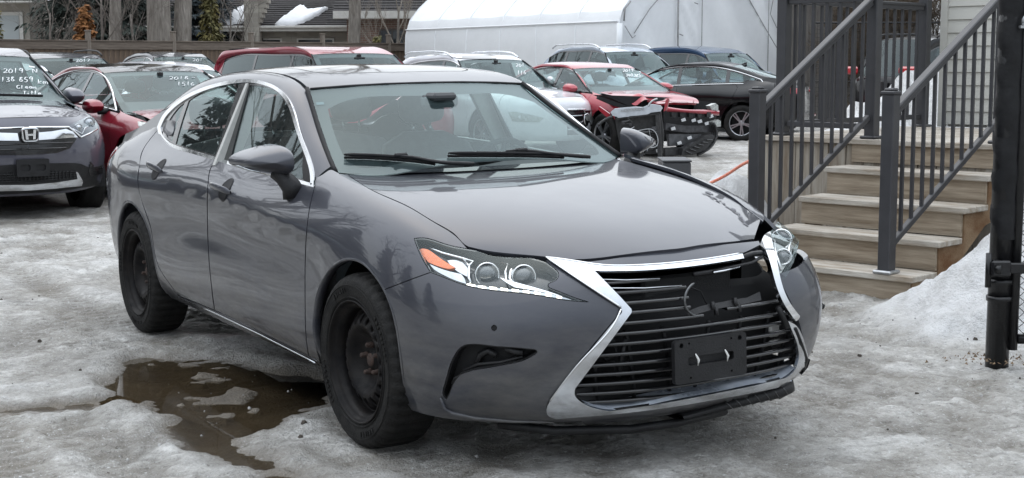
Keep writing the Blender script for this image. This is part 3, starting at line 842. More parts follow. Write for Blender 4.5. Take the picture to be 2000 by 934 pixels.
# ---- hood
def t2(pts): return [(p[0], p[1]) for p in on(HOOD, pts)]
_hfr = t2([(913, 484), (945, 490.5), (985, 496), (1060, 502.5), (1116, 508), (1231, 497), (1300, 489)])
_hfl = t2([(1330, 486), (1360, 481), (1437, 472.5), (1475, 468)])
_hs = t2([(678, 341), (726, 372), (798, 404.5), (853, 437.5), (889, 460.5), (911, 482)])
print('hood', np.round(_hs, 3).tolist(), np.round(_hfr, 3).tolist(), np.round(_hfl, 3).tolist())
_hr = [(_hs[0][0], -_hs[0][1]), (.875, .62), (.82, .4), (.80, .0)]
def mirr(s): return [(a, -b) for a, b in s][::-1]
_hl = loop([_hr + mirr(_hr)[1:], _hs + [_hfr[0]], _hfr + _hfl, [_hfl[-1], (_hfr[0][0], -_hfr[0][1])], mirr(_hs)], .02)
hood = part('hood', [panel(HOOD, _hl, PTop, .05, gap=.004, flange=.02)], PAINT)
# scuff on the hood's far corner: scraped paint standing a hair proud
sc = MB()
rs = random.Random(3)
for (x0, y0, x1, y1, w) in [(1372, 377, 1400, 392, 5), (1398, 390, 1432, 412, 6), (1428, 408, 1452, 432, 7), (1375, 374, 1388, 378, 4), (1440, 424, 1456, 442, 4)]:
    k = 8
    for i in range(k):
        t = i / k; a = (x0 + (x1 - x0) * t + rs.uniform(-2, 2), y0 + (y1 - y0) * t + rs.uniform(-2, 2))
        l = rs.uniform(4, 9); ww = w * rs.uniform(.25, .8)
        q = on(HOOD, [(a[0], a[1]), (a[0] + l, a[1] + l * .35), (a[0] + l + ww * .6, a[1] + l * .6 + ww * .4), (a[0] + ww * .5, a[1] + ww * .5)], .0018)
        sc.add(q, [(0, 1, 2, 3)])
sc.build('paint_scuff', mat('bare_scrape', (.02, .02, .024), .7, col2=(.2, .2, .22), vscale=90), hood)

# ---- windscreen, cowl, roof, pillars
_we = [(p[0], p[1]) for p in curve(np.array(_wse), n=24)][:-3]
_wr = [(x, w - .006) for x, w in _we]
_xt = [(.245, .55), (.285, .3), (.305, 0)]
_wl = loop([_wr, [_wr[-1], (.925, .60), (.955, .3), (.965, 0), (.955, -.3), (.925, -.60), (_wr[-1][0], -_wr[-1][1])], [(a, -b) for a, b in _wr][::-1],
            [(_wr[0][0], -_wr[0][1]), (.285, -.3), (.303, 0), (.285, .3), _wr[0]]], .02)
ws = part('windscreen', [panel(WS, _wl, PTop, .06, gap=0, flange=.004)], GLASS_F)
def shr(f, dx0, dx1, e):
    o = []
    for x, y in _wl:
        o.append((x, y))
    return o
_in = loop([[(.40, .535), (.60, .592), (.78, .628)], [(.78, .628), (.845, .60), (.885, .45), (.905, .2), (.91, 0), (.905, -.2), (.885, -.45), (.845, -.60), (.78, -.628)],
            [(.78, -.628), (.60, -.592), (.40, -.535)], [(.40, -.535), (.375, -.45), (.40, -.15), (.41, 0), (.40, .15), (.375, .45), (.40, .535)]], .02)
part('windscreen_border', [panel(WS, _wl, PTop, .05, holes=[_in], gap=.001, off=-.006, flange=0)], mat('frit_black', (.025, .024, .028), .5), ws)
# black trim strips down both pillars
for s_ in (-1, 1):
    mb = MB(); mb.tube([(x, s_ * (w + .004), z + .004) for x, w, z in curve(np.array(_wse), n=24)[:-3]], .011, 6); mb.build('pillar_trim', BLACK_M, sedan)
mb = MB(); mb.tube([(x, y, WS.hit((x, y, 4), (0, 0, -1))[0][2] + .001) for x, y in [(.243, .55), (.27, .4), (.29, .2), (.297, 0), (.29, -.2), (.27, -.4), (.243, -.55)]], .006, 6); mb.build('header_seal', BLACK_M, sedan)
# cowl panel under the wipers
mb = MB(); G = []
for y in np.linspace(-.70, .70, 29):
    k = abs(y / .7) ** 2.2
    G.append([(.98 - .12 * k, y, .985 + .012 * k), (.90 - .05 * k, y, .968 + .022 * k), (.82 + .03 * k, y, .955 + .03 * k), (.80 + .08 * k, y, .93)])
mb.grid(G); fix_normals(mb.build('cowl', BLACK_P, sedan))

_re = curve(np.array(_rfe), n=60)
_rr = [(x, w - .003) for x, w, z in _re]
_rl2 = loop([_rr, [_rr[-1], (-1.30, .3), (-1.315, 0), (-1.30, -.3), (_rr[-1][0], -_rr[-1][1])], [(a, -b) for a, b in _rr][::-1], [(_rr[0][0], -_rr[0][1]), (.275, -.3), (.298, 0), (.275, .3), _rr[0]]], .025)
_sun = loop([[(.06, .33), (.085, 0), (.06, -.33)], [(.06, -.33), (.0, -.395), (-.2, -.415), (-.58, -.415), (-.66, -.36)], [(-.66, -.36), (-.68, 0), (-.66, .36)], [(-.66, .36), (-.58, .415), (-.2, .415), (0, .395), (.06, .33)]], .03)
roof = part('roof', [panel(ROOF, _rl2, PTop, .06, holes=[_sun], gap=.002)], PAINT)
part('sunroof', [panel(ROOF, _sun, PTop, .06, gap=.006)], BLACK_G)
mb = MB(); mb.grid(ROOF.G[::4, ::4] * [1, .99, 1] - [0, 0, .035]); mb.build('headliner', HEADL, sedan)

_clo = np.concatenate([on(SG, [(617, 350), (605, 304), (585, 248), (564, 191.5), (550, 175)], .0)])
_cup = curve(np.array(_wse)[::-1][1:], n=12)
_cup[:, 1] *= -1; _cup[:, 1] -= .004
_lo1 = curve(_clo, n=14); _up1 = curve(_cup, n=14)
_rlo = on(SG, [(550, 175), (538, 167.5), (518, 160), (495, 155), (474, 155), (423, 163.5), (371, 183), (340, 204)], .0)
_rlo = np.concatenate([_rlo, [(-1.62, -.682, 1.168), (-1.84, -.656, 1.10), (-2.08, -.625, 1.045)]])
_rup = np.array([(x, -w - .004, z) for x, w, z in _rfe] + [(-1.55, -.505, 1.235), (-1.85, -.49, 1.115), (-2.10, -.48, 1.04)])
_lo2 = curve(_rlo, n=30); _up2 = curve(_rup, n=30)
_LO = np.concatenate([_lo1, _lo2[1:]]); _UP = np.concatenate([_up1, _up2[1:]])
G = []
for t in np.linspace(0, 1, 12):
    ch = _UP - _LO; tg = np.gradient(_LO + ch * t, axis=0); nn = np.cross(ch, tg); nn /= np.linalg.norm(nn, axis=1, keepdims=True)
    nn *= np.where(nn[:, 1:2] > 0, -1, 1)
    G.append(_LO + ch * t + nn * (.55 * np.linalg.norm(ch, axis=1, keepdims=True) * .26 * 4 * t * (1 - t)) * np.linspace(.35, 1, len(_LO))[:, None])
G = np.array(G)
for k in range(3):                       # soften along the length
    G[:, 1:-1] = G[:, 1:-1] * .5 + (G[:, :-2] + G[:, 2:]) * .25
for sgn in (-1, 1):
    mb = MB(); Q = G.copy()
    if sgn > 0: Q[..., 1] *= -1
    mb.grid(Q); fix_normals(mb.build('roof_rail', PAINT, sedan))
# painted filler behind the rear side glass
_fl = loop([[(-2.12, 1.0), (-1.5, 1.0), (-1.15, 1.0)], [(-1.15, 1.0), (-1.2, 1.15), (-1.38, 1.225)], [(-1.38, 1.225), (-1.6, 1.17), (-1.84, 1.10), (-2.1, 1.05)]], .03)
both('rear_pillar', [panel(SG, _fl, PSide, .05, off=-.004, flange=0)], PAINT)
# rear window and deck
mb = MB(); RWg = top_patch([(-1.31, 1.372), (-1.6, 1.255), (-1.95, 1.09), (-2.05, 1.05)], [(-1.24, .52, 1.345), (-1.55, .505, 1.235), (-1.85, .49, 1.115), (-2.0, .48, 1.06)], 24, 14); mb.grid(RWg); _o = mb.build('rear_window', GLASS_S, sedan)
if sum((p.normal for p in _o.data.polygons), Vector()).z < 0: _o.data.flip_normals()
mb = MB(); DKg = top_patch([(-2.05, 1.05), (-2.2, 1.04), (-2.37, 1.022)], [(-1.86, .70, 1.072), (-2.12, .63, 1.034), (-2.32, .48, 1.018)], 16, 14); mb.grid(DKg); mb.build('trunk_lid', PAINT, sedan)

# ---- side glass
dlo = P_([[(615, 367), (560, 352), (500, 337), (444, 321), (405, 309), (370, 299), (340, 290), (322, 278), (313, 265), (309, 249)],
          [(309, 249), (318, 229), (333, 211), (371, 184), (423, 164.5), (474, 156), (495, 156), (518, 160.5), (538, 168), (552, 178), (564, 192), (585, 248), (605, 304), (615, 345), (615, 367)]])
dli = inset(dlo if area2(dlo) > 0 else dlo[::-1], .0165)
g1 = P_([[(593, 352), (568, 345.5), (500, 327), (449, 311)], [(449, 311), (463, 255), (487, 166)], [(487, 166), (521, 170), (545, 183), (562, 206), (580, 250), (592, 295), (594, 330), (593, 352)]])
g2 = P_([[(421, 304), (380, 293), (342, 282)], [(342, 282), (352, 245), (368, 196)], [(368, 196), (390, 182), (414, 171.5), (440, 165), (468, 162)], [(468, 162), (448, 225), (421, 304)]])
g3 = P_([[(336, 277.5), (327, 270), (323, 258), (326, 243), (338, 222), (350, 208), (362, 199)], [(362, 199), (349, 235), (336, 277.5)]])
both('window_frame', [panel(SG, dli, PCam, ST, holes=[g1, g2, g3], gap=-.002, flange=.01)], BLACK_G)
for nm, g in (('front_side_window', g1), ('rear_side_window', g2), ('quarter_window', g3)):
    both(nm, [panel(SG, g, PCam, ST, gap=-.003, off=-.004, flange=0)], GLASS_S)
both('window_trim', [panel(SG, dlo, PCam, .02, holes=[dli], gap=0, off=.007, flange=.012)], CHROME)
# seam of chrome at the belt under the mirror: black corner sail
both('mirror_sail', [panel(SG, P_([[(594, 352), (592, 330), (594, 300)], [(594, 300), (604, 318), (610, 350)], [(610, 350), (606, 360), (594, 352)]]), PCam, .02, gap=0, off=.004, flange=.004)], BLACK_P)

TLR = mat('tail_lamp_red', (.38, .012, .02), .18, coat=1.0, var=.12, vscale=30)
_tl = loop([[(-2.20, .955), (-2.05, .975), (-1.93, .960)], [(-1.93, .960), (-2.05, .90), (-2.20, .83)], [(-2.20, .83), (-2.20, .955)]], .02)
both('tail_lamp', [panel(LB, _tl, PSide, .03, gap=0, off=.004, flange=.01)], TLR)
_tl = loop([[(-.80, .95), (-.60, .93), (-.38, .90)], [(-.38, .90), (-.38, .84)], [(-.38, .84), (-.6, .82), (-.79, .80)], [(-.79, .80), (-.80, .95)]], .02)
both('tail_lamp', [panel(LB, _tl, PRear, .03, gap=0, off=.004, flange=.01)], TLR)
LB0 = LB; LB = LBD
# ---- front bumper, grille, lamps
hl_top = [(809, 466), (827, 465), (870, 477), (913, 486), (945, 492), (978, 498), (1044, 505), (1067, 512)]
hl_nose = [(1067, 512), (1081, 523), (1091, 535), (1088, 545), (1078, 551), (1070, 556), (1072, 562)]
hl_tail = [(1072, 562), (1100, 573), (1129, 584), (1150, 590)]
hl_bot = [(1150, 590), (1110, 587), (1044, 576), (968, 568), (902, 555), (870, 543), (841, 532)]
hl_rear = [(841, 532), (820, 495), (809, 466)]
ch_out = [[(1067, 507), (1135, 552), (1200, 594), (1211, 601)], [(1211, 601), (1213, 609), (1205, 619)], [(1205, 619), (1140, 697), (1074, 780)], [(1074, 780), (1068, 793), (1069, 805), (1086, 814)]]
lip_b = [(1086, 814), (1188, 806), (1300, 793), (1403, 776), (1500, 757), (1571, 740)]
bot = [(1571, 745), (1490, 772), (1400, 794), (1300, 812), (1200, 826), (1110, 834), (1044, 839), (921, 842), (829, 830), (797, 811)]
fog_t = [(893, 686), (905, 676), (917, 673), (960, 676), (1001, 679), (1044, 683)]
fog = P_([fog_t, [(1044, 683), (1049, 686), (1045, 692)], [(1045, 692), (1025, 703), (985, 713), (945, 720), (921, 724), (898, 732)], [(898, 732), (886, 748), (878, 768), (871, 781)],
          [(871, 781), (866, 774), (869, 750), (876, 724), (884, 702), (893, 686)]], .008)
sensor = P_([[(965, 635), (970, 640), (965, 646), (960, 640), (965, 635)]], .003)
bumper = part('front_bumper', [panel(LB, P_([hl_rear[0:1] + [(841, 532)] if 0 else hl_bot[::-1], hl_tail[::-1], hl_nose[::-1], [(1067, 512), (1067, 507)], *ch_out, lip_b, [lip_b[-1], bot[0]], bot, archb[::-1],
                 [(751, 566), (792, 550), (841, 532)]]), PCam, ST, holes=[fog, sensor], flange=.02)], PAINT)
# fog lamp opening: its trim is missing, dark bracket inside
fg2 = inset(fog if area2(fog) > 0 else fog[::-1], .004)
part('fog_lamp_cavity', [panel(LB, fog, PCam, .02, gap=-.004, off=-.045, flange=0)], DARK, bumper)
part('fog_lamp_bracket', [panel(LB, fog, PCam, .02, holes=[fg2], gap=0, off=-.004, flange=.045)], BLACK_P, bumper)
mb = MB(); mb.tube(on(LB, [(900, 728), (930, 716), (975, 712), (1020, 700)], -.02), .007, 5); mb.tube(on(LB, [(925, 716), (932, 698), (948, 690), (965, 700)], -.03), .012, 6)
mb.tube(on(LB, [(985, 684), (1002, 690), (1020, 692)], -.018), .012, 5)
mb.tube(on(LB, [(880, 752), (884, 742), (895, 736)], -.01), .004, 5); mb.build('fog_lamp_stay', BLACK_P, bumper)
part('parking_sensor', [panel(LB, sensor, PCam, .01, gap=0, off=-.003, flange=0)], BLACK_M, bumper)
# painted blade that closes the lower corner, and the air-dam under it
mb = MB(); mb.tube(on(LB, [(862, 776), (869, 797), (885, 806), (930, 815), (1000, 821), (1082, 823)], .004), [.004, .009, .010, .009, .007, .003], 6); mb.build('bumper_groove', PAINT, bumper)
mb = MB(); mb.tube(on(LB, [(800, 815), (829, 834), (921, 846), (1044, 843), (1110, 838), (1200, 830), (1300, 816), (1400, 798), (1490, 776), (1565, 752)], -.012), .012, 6); mb.build('air_dam', BLACK_P, bumper)

# left corner of the bumper, pushed out of line
lcor = P_([[(1530, 549), (1545, 522), (1557, 505)], [(1557, 505), (1572, 524), (1586, 548)], [(1586, 548), (1585, 594), (1580, 650), (1577, 722)], [(1577, 722), (1574, 706), (1562, 655), (1551, 621)], [(1551, 621), (1538, 580), (1530, 549)]])
bc = empty('x'); bpy.data.objects.remove(bc)
_lc = loop([[(.350, .665), (.50, .68), (.60, .69), (.68, .69), (.80, .68), (.885, .64)], [(.885, .64), (.895, .5), (.89, .25)], [(.89, .25), (.78, .238), (.66, .236), (.60, .24)], [(.60, .24), (.535, .34), (.488, .42), (.438, .50), (.395, .57), (.350, .665)]], .02)
bc = part('bumper_corner', [panel(LB, _lc, PFront, .035, gap=0, flange=.02)], PAINT)
_lc2 = loop([[(1.98, .24), (1.98, .66)], [(1.98, .66), (1.86, .70), (1.73, .60)], [(1.73, .60), (1.78, .5), (1.80, .3), (1.79, .23)], [(1.79, .23), (1.98, .24)]], .03)
link('bumper_corner_side', pmesh('bumper_corner_side', [panel(LB, _lc2, PSideL, .05, gap=0)], PAINT), bc)

# painted strip over the grille
part('grille_garnish', [panel(LB, P_([[(1085, 510), (1116, 511.5), (1231, 499.5), (1360, 483), (1437, 474.5), (1482, 470)], [(1482, 470), (1486, 478)], [(1486, 478), (1448, 496), (1381, 508), (1317, 515.5), (1231, 521), (1176, 521), (1130, 516), (1085, 510)]]), PCam, ST, flange=.02)], PAINT)
# chrome spindle frame, upper bar broken off at the far end
frame = P_([[(1067, 507), (1120, 514), (1176, 522), (1231, 522.5), (1317, 516.5), (1381, 509), (1448, 498)], [(1448, 498), (1451, 508)], [(1451, 508), (1381, 519), (1334, 525), (1231, 532.5), (1161, 533)],
            [(1161, 533), (1200, 571), (1231, 604)], [(1231, 604), (1232, 609), (1228, 616)], [(1228, 616), (1180, 680), (1123, 756)], [(1123, 756), (1122, 768), (1132, 780), (1150, 790), (1190, 799)],
            [(1190, 799), (1290, 785), (1403, 764), (1480, 748), (1531, 735)], [(1531, 735), (1548, 720), (1556, 694)], [(1556, 694), (1553, 672), (1545, 650), (1535, 626)], [(1535, 626), (1550, 634), (1563, 655), (1573, 690), (1577, 714), (1571, 740)],
            lip_b[::-1], [(1086, 814), (1069, 805), (1068, 793), (1074, 780)], [(1074, 780), (1140, 697), (1205, 619)], [(1205, 619), (1213, 609), (1211, 601)], [(1211, 601), (1200, 594), (1135, 552), (1067, 507)]], .008)
gframe = part('grille_surround', [panel(LB, frame, PCam, .022, off=.010, gap=.0005, flange=.012)], CHROME_D)
mb = MB()
for seg in ([(1067, 507), (1120, 514), (1176, 522), (1231, 522.5), (1317, 516.5), (1381, 509), (1448, 498)], [(1067, 507), (1135, 552), (1200, 594), (1211, 601)], [(1211, 604), (1205, 619), (1140, 697), (1074, 780)]):
    mb.tube(curve(on(LB, seg, .010), n=24), .0035, 6)
mb.build('chrome_edge', CHROME, gframe)
# ledge behind the lower bar
_la = on(LB, [(1135, 784), (1150, 790), (1190, 798), (1290, 784), (1403, 763), (1480, 747), (1531, 733), (1548, 718)], .008); _la = curve(_la, n=30)
_lb2 = _la.copy(); _lb2[:, 0] -= .075; _lb2[:, 2] += .022; _la[:, 2] += .002
mb = MB(); mb.grid(np.stack([_la, _la * .5 + _lb2 * .5 + [0, 0, .004], _lb2], 1)); fix_normals(mb.build('lower_ledge', mat('ledge_sky_sheen', (.50, .54, .60), .32, metal=.3, col2=(.26, .29, .34), vscale=9, stretch=(1, 1, 3), rvar=.1), gframe))  # bluish sky reflection put into the ledge's own colour
# far side: bent chrome strip under the loose lamp
bent = P_([[(1484, 478), (1490, 468), (1500, 462)], [(1500, 462), (1503, 480), (1509, 510), (1517, 550), (1533, 590), (1553, 616)], [(1553, 616), (1549, 623), (1545, 625)], [(1545, 625), (1524, 596), (1508, 560), (1496, 515), (1484, 478)]], .008)
_bs = part('broken_chrome_strip', [panel(LB, bent, PCam, .02, off=.022, gap=0, flange=.02)], CHROME)
mb = MB(); mb.tube(on(LB, [(1520, 600), (1530, 622), (1537, 640)], .0), .012, 5); mb.tube(on(LB, [(1549, 640), (1560, 668), (1571, 700), (1574, 728)], .012), .006, 5); mb.tube(on(LB, [(1575, 700), (1577, 716), (1573, 740)], .012), .005, 5)
mb.build('torn_clip', BLACK_P, _bs)

# grille mouth: dark cavity, slats, bracket
part('grille_cavity', [panel(LB, loop([[(-.62, .23), (0, .23), (.62, .23)], [(.62, .23), (.62, .76)], [(.62, .76), (0, .77), (-.62, .76)], [(-.62, .76), (-.62, .23)]], .04), PFront, .06, gap=0, off=-.15, flange=0)], DARK)
_in2 = [(.72, .395), (.70, .38), (.66, .36), (.62, .345), (.59, .355), (.52, .40), (.45, .435), (.38, .465), (.32, .49), (.28, .50), (.25, .48)]
def gw(z):
    zz = [k[0] for k in _in2][::-1]; ww = [k[1] for k in _in2][::-1]; return float(np.interp(z, zz, ww))
SLAT = mat('slat_black', (.016, .016, .017), .16, coat=.5, var=.3, vscale=20)
grille = empty('grille_slats'); grille.parent = sedan; bpy.data.objects.remove(grille)
def slat(z, w0, w1, d=.030, h=.011, off=-.016, droop=0., mt=None):
    n = 26; rows = []
    for w in np.linspace(w0, w1, n):
        zz = z + .028 * (abs(w) / .45) ** 2 * (-1 if z < .5 else .2) * 0 + droop * w
        p, nn = LB.hit((6, w, zz), (-1, 0, 0)); nn = np.array([nn[0], nn[1], 0]); nn /= np.linalg.norm(nn)
        p = p + nn * off; up = np.array([0, 0, 1.])
        rows.append([p + up * h * .5 - nn * d, p + up * h * .62 - nn * .004, p + up * h * .25, p - up * h * .4, p - up * h * .6 - nn * .006, p - up * h * .2 - nn * d])
    mb = MB(); mb.grid(np.array(rows), closed=True)
    o = mb.build('grille_slat', mt or SLAT, sedan); fix_normals(o); return o
zs = [.690, .657, .622, .590, .556, .521, .486, .450, .414, .379, .344, .309, .276]
for i, z in enumerate(zs):
    if i == 0: slat(z, -gw(z) - .02, -.16, h=.009)
    elif i < 4: slat(z, -gw(z) - .02, -.062, d=.035)
    elif i == 4: slat(z, -gw(z) - .02, -.01); slat(z + .012, .10, gw(z) + .02, h=.009)
    else: slat(z, -gw(z) - .03, gw(z) + .03)
# bright edge left on the broken top slats
for (a, b) in (((1158, 542), (1291, 542)), ((1190, 561), (1334, 556)),):
    mb = MB(); mb.tube(on(LB, [a, ((a[0] + b[0]) / 2, (a[1] + b[1]) / 2 + 2.5), b], -.010), .0022, 5); mb.build('slat_edge', CHROME_D, sedan)
# upright ribs between the slats
for w in (-.40, -.27, -.13, .02, .17, .31, .43):
    mb = MB()
    for z0, z1 in ((.27, .53),):
        pts = []
        for z in np.linspace(z0, z1, 8):
            p, nn = LB.hit((6, w + (z - .4) * (-.25 if w < 0 else .12), z), (-1, 0, 0)); pts.append(p + np.array([-.05, 0, 0]))
        mb.tube(pts, .0075, 4)
    mb.build('grille_rib', BLACK_P, sedan)
# remains of the emblem ring
c = LB.hit((6, -.028, .618), (-1, 0, 0))[0]; mb = MB()
mb.tube([(c[0] - .006, c[1] + .062 * math.cos(a), c[2] + .060 * math.sin(a)) for a in np.linspace(R(108), R(262), 16)], [.002] + [.0048] * 14 + [.002], 6); mb.build('emblem_ring', mat('worn_chrome', (.22, .225, .23), .3, metal=.9, col2=(.05, .05, .052), vscale=40), sedan)
mb = MB(); mb.tube([(c[0] - .03, c[1] - .02, c[2] + .04), (c[0] - .035, c[1] + .03, c[2] + .02), (c[0] - .03, c[1] + .06, c[2] - .04)], .0025, 5); mb.build('loose_wire', BLACK_M, sedan)
# jagged plastic left where the upper grille broke away
mb = MB()
rs = random.Random(5)
pp = [(1352, 608), (1372, 598), (1395, 591), (1420, 586), (1445, 582), (1470, 577), (1495, 571)]
up = on(LB, [(x, y + rs.uniform(-5, 2)) for x, y in pp], -.03); dn = on(LB, [(x, y + 14) for x, y in pp], -.02)
for i in range(len(pp) - 1): mb.add([up[i], up[i + 1], dn[i + 1], dn[i]], [(0, 1, 2, 3)])
for x, y in ((1398, 596), (1405, 607), (1442, 588), (1450, 600)): q = on(LB, [(x, y - 8), (x + 2, y + 9)], -.02); mb.tube(q, .008, 4)
mb.build('broken_grille_edge', BLACK_P, sedan)
mb = MB()
mb.tube(on(LB, [(1395, 530), (1430, 521), (1470, 512), (1490, 500)], -.004), .006, 5); mb.tube(on(LB, [(1360, 531), (1400, 525), (1440, 516)], -.02), .010, 5); mb.tube(on(LB, [(1448, 504), (1470, 496), (1487, 494)], .0), .010, 5)
mb.build('broken_top_bar', BLACK_P, sedan)
mb = MB(); mb.tube(on(LB, [(1393, 533), (1415, 529), (1444, 522)], .002), .0035, 5); mb.build('broken_chrome_strip', CHROME_D, sedan)
# radar plate seen through the mouth, pale crash foam, left duct
_m = MB(); _m.box((2.20, .05, .60), (.03, .40, .16), bev=.01); _m.build('radiator', mat('radiator_fins', (.012, .012, .013), .5, bump=.6, bscale=300), sedan)
mb = MB(); mb.box((2.235, .435, .435), (.02, .045, .05), bev=.006); mb.build('headlamp_duct_tape', WHITEP, sedan)
mb = MB(); q = on(LB, [(1178, 690), (1207, 672), (1215, 700), (1190, 715)], -.05)
mb.tube([q[0], q[1], q[2], q[3], q[0]], .008, 5); mb.tube(on(LB, [(1170, 725), (1208, 718), (1208, 740), (1168, 742), (1170, 725)], -.045), .006, 5); mb.tube(on(LB, [(1228, 668), (1222, 700), (1214, 745)], -.035), .009, 4)
mb.build('intake_bracket', BLACK_P, sedan)
# number plate bracket (empty)
bk = empty('x'); bpy.data.objects.remove(bk)
def rrect(w, h, r, n=5):
    o = []
    for cx, cy, a0 in ((w / 2 - r, h / 2 - r, 0), (-w / 2 + r, h / 2 - r, 90), (-w / 2 + r, -h / 2 + r, 180), (w / 2 - r, -h / 2 + r, 270)):
        o += [(cx + r * math.cos(R(a0 + 90 * k / n)), cy + r * math.sin(R(a0 + 90 * k / n))) for k in range(n + 1)]
    return o
def plate2d(outer, holes, step, thick, to3):
    """flat plate with holes and thickness"""
    o = np.array(outer); hs = [np.array(h) for h in holes]
    o = o if area2(o) > 0 else o[::-1]
    vs = []; ed = []
    for b in [o] + hs:
        k = len(vs); n = len(b); vs += b.tolist(); ed += [(k + i, k + (i + 1) % n) for i in range(n)]
    r = delaunay_2d_cdt([Vector(p) for p in vs], ed, [], 0, 1e-7, False)
    q = np.array([(p[0], p[1]) for p in r[0]]); cen = np.array([q[list(f)].mean(0) for f in r[2]]); k = inside(cen, o)
    for h in hs: k &= ~inside(cen, h)
    F = [tuple(f) for f, a in zip(r[2], k) if a]
    mb = MB(); mb.smooth = False; n = len(q)
    V = [to3(p[0], p[1], 0) for p in q] + [to3(p[0], p[1], -thick) for p in q]
    fs = F + [tuple(i + n for i in f[::-1]) for f in F]
    cnt = set((f[i], f[(i + 1) % 3]) for f in F for i in range(3))
    fs += [(b, a, a + n, b + n) for a, b in cnt if (b, a) not in cnt]
    return mb.add(V, fs)
PB = Matrix.Translation((2.425, -.012, .414)) @ Matrix.Rotation(R(-2), 4, 'Y')
def pb3(u, v, w): return tuple(PB @ Vector((w, u, v)))
def circ(x, y, r, n=12): return [(x + r * math.cos(2 * math.pi * k / n), y + r * math.sin(2 * math.pi * k / n)) for k in range(n)]
slot = [(-.10, -.045), (.09, -.045), (.10, -.018), (.095, -.012), (-.095, -.022)]
mb = plate2d(rrect(.315, .152, .014), [rrect(.2, .03, .008), circ(-.128, .058, .009), circ(.128, .058, .009), circ(-.095, .062, .004), circ(.09, .06, .004), circ(-.09, -.058, .004), circ(.09, -.055, .004)], .02, .018, lambda u, v, w: pb3(u, v, w))
mb.box(tuple(PB @ Vector((-.030, 0, 0))), (.02, .27, .11), PB.to_3x3())
pbr = fix_normals(mb.build('plate_bracket', BLACK_P, sedan))
for s_ in (-.063, .066):
    mb = MB(); mb.tube([pb3(s_ - .007, .024, .002), pb3(s_ - .002, .012, .005), pb3(s_ + .002, .002, .008), pb3(s_ + .001, -.018, .004)], [.002, .004, .0045, .0015], 6); mb.build('broken_tie', mat('pale_tie', (.6, .6, .58), .5), pbr)
# loose splash shield hanging under the far side, hook left on the bumper
SH = []
for t in np.linspace(0, 1, 22):
    y = -.02 + .64 * t; e = math.sqrt(max(0, 1 - max(0, (t - .80) / .20) ** 2)); x = 2.13 - .05 * t; hh = (.012 + .026 * t) * (.25 + .75 * e)
    z = .170 + .022 * t
    SH.append([(x - .10, y, z - .004), (x + .10 * e, y, z - hh), (x + .155 * e, y, z - .2 * hh), (x + .14 * e, y, z + .9 * hh), (x + .05, y, z + hh), (x - .10, y, z + .01)])
mb = MB(); mb.grid(np.array(SH), closed=True); sh_ = fix_normals(mb.build('hanging_splash_shield', BLACK_P, sedan))
for k in range(7):
    t = .34 + .075 * k; y = -.02 + .64 * t; x = 2.13 - .05 * t; hh = .012 + .026 * t; z = .170 + .022 * t
    mb = MB(); mb.tube([(x + .06, y - .03, z + hh + .001), (x + .14, y, z + .75 * hh + .001), (x + .153, y + .012, z - .15 * hh), (x + .10, y + .02, z - hh)], .004, 5); mb.build('shield_rib', BLACK_G, sh_)
mb = MB(); q = depth_at  # noqa
mb.tube([(1.93, .895, .455), (1.935, .93, .450), (1.935, .945, .437), (1.937, .957, .428), (1.937, .962, .437)], [.008, .009, .013, .011, .007], 6); mb.build('broken_bracket', BLACK_P, sedan)
mb = MB(); mb.tube([(1.96, -.60, .165), (2.1, -.45, .15), (2.2, -.2, .14), (2.22, .0, .14), (2.18, .25, .14)], .016, 6); mb.build('undertray_edge', BLACK_P, sedan)

# ---- headlamps
hl = P_([hl_top, hl_nose, hl_tail, hl_bot, hl_rear], .01)
hli = inset(hl if area2(hl) > 0 else hl[::-1], .006)
HL_BLACK = mat('lamp_bezel', (.010, .010, .011), .22, coat=.6)
lamp = part('headlamp', [panel(LB, hl, PCam, .022, gap=.001, flange=.035)], LENS)
part('lamp_housing', [panel(LB, hl, PCam, .03, gap=.002, off=-.042, flange=0)], HL_BLACK, lamp)
part('lamp_rim', [panel(LB, hl, PCam, .02, holes=[hli], gap=.0012, off=-.002, flange=.035)], BLACK_G, lamp)
part('turn_signal', [panel(LB, P_([[(816, 479), (822, 478), (851, 493), (886, 515)], [(886, 515), (876, 518), (862, 517)], [(862, 517), (845, 512), (830, 506)], [(830, 506), (821, 493), (816, 479)]], .008), PCam, .02, gap=0, off=-.022, flange=.012)], AMBER, lamp)
part('lamp_reflector', [panel(LB, P_([[(832, 509), (862, 520), (896, 527)], [(896, 527), (903, 538), (905, 548)], [(905, 548), (880, 540), (852, 527)], [(852, 527), (840, 519), (832, 509)]], .008), PCam, .02, gap=0, off=-.026, flange=.01)], REFLECT, lamp)
part('lamp_reflector', [panel(LB, P_([[(870, 499), (890, 497), (912, 502)], [(912, 502), (914, 518), (908, 532)], [(908, 532), (890, 522), (876, 510)], [(876, 510), (870, 499)]], .008), PCam, .02, gap=0, off=-.026, flange=.01)], REFLECT, lamp)
mb = MB()
mb.tube(on(LB, [(822, 473), (862, 487), (905, 497), (925, 503), (914, 512)], -.018), .0045, 5)
mb.tube(on(LB, [(905, 499), (916, 512), (912, 535), (916, 548)], -.02), .005, 5)
mb.tube(on(LB, [(980, 503), (992, 508), (986, 522), (987, 540), (995, 545)], -.02), .005, 5); mb.tube(on(LB, [(1006, 506), (996, 520), (994, 535), (1000, 545)], -.02), .005, 5)
mb.build('lamp_trim', CHROME, lamp)
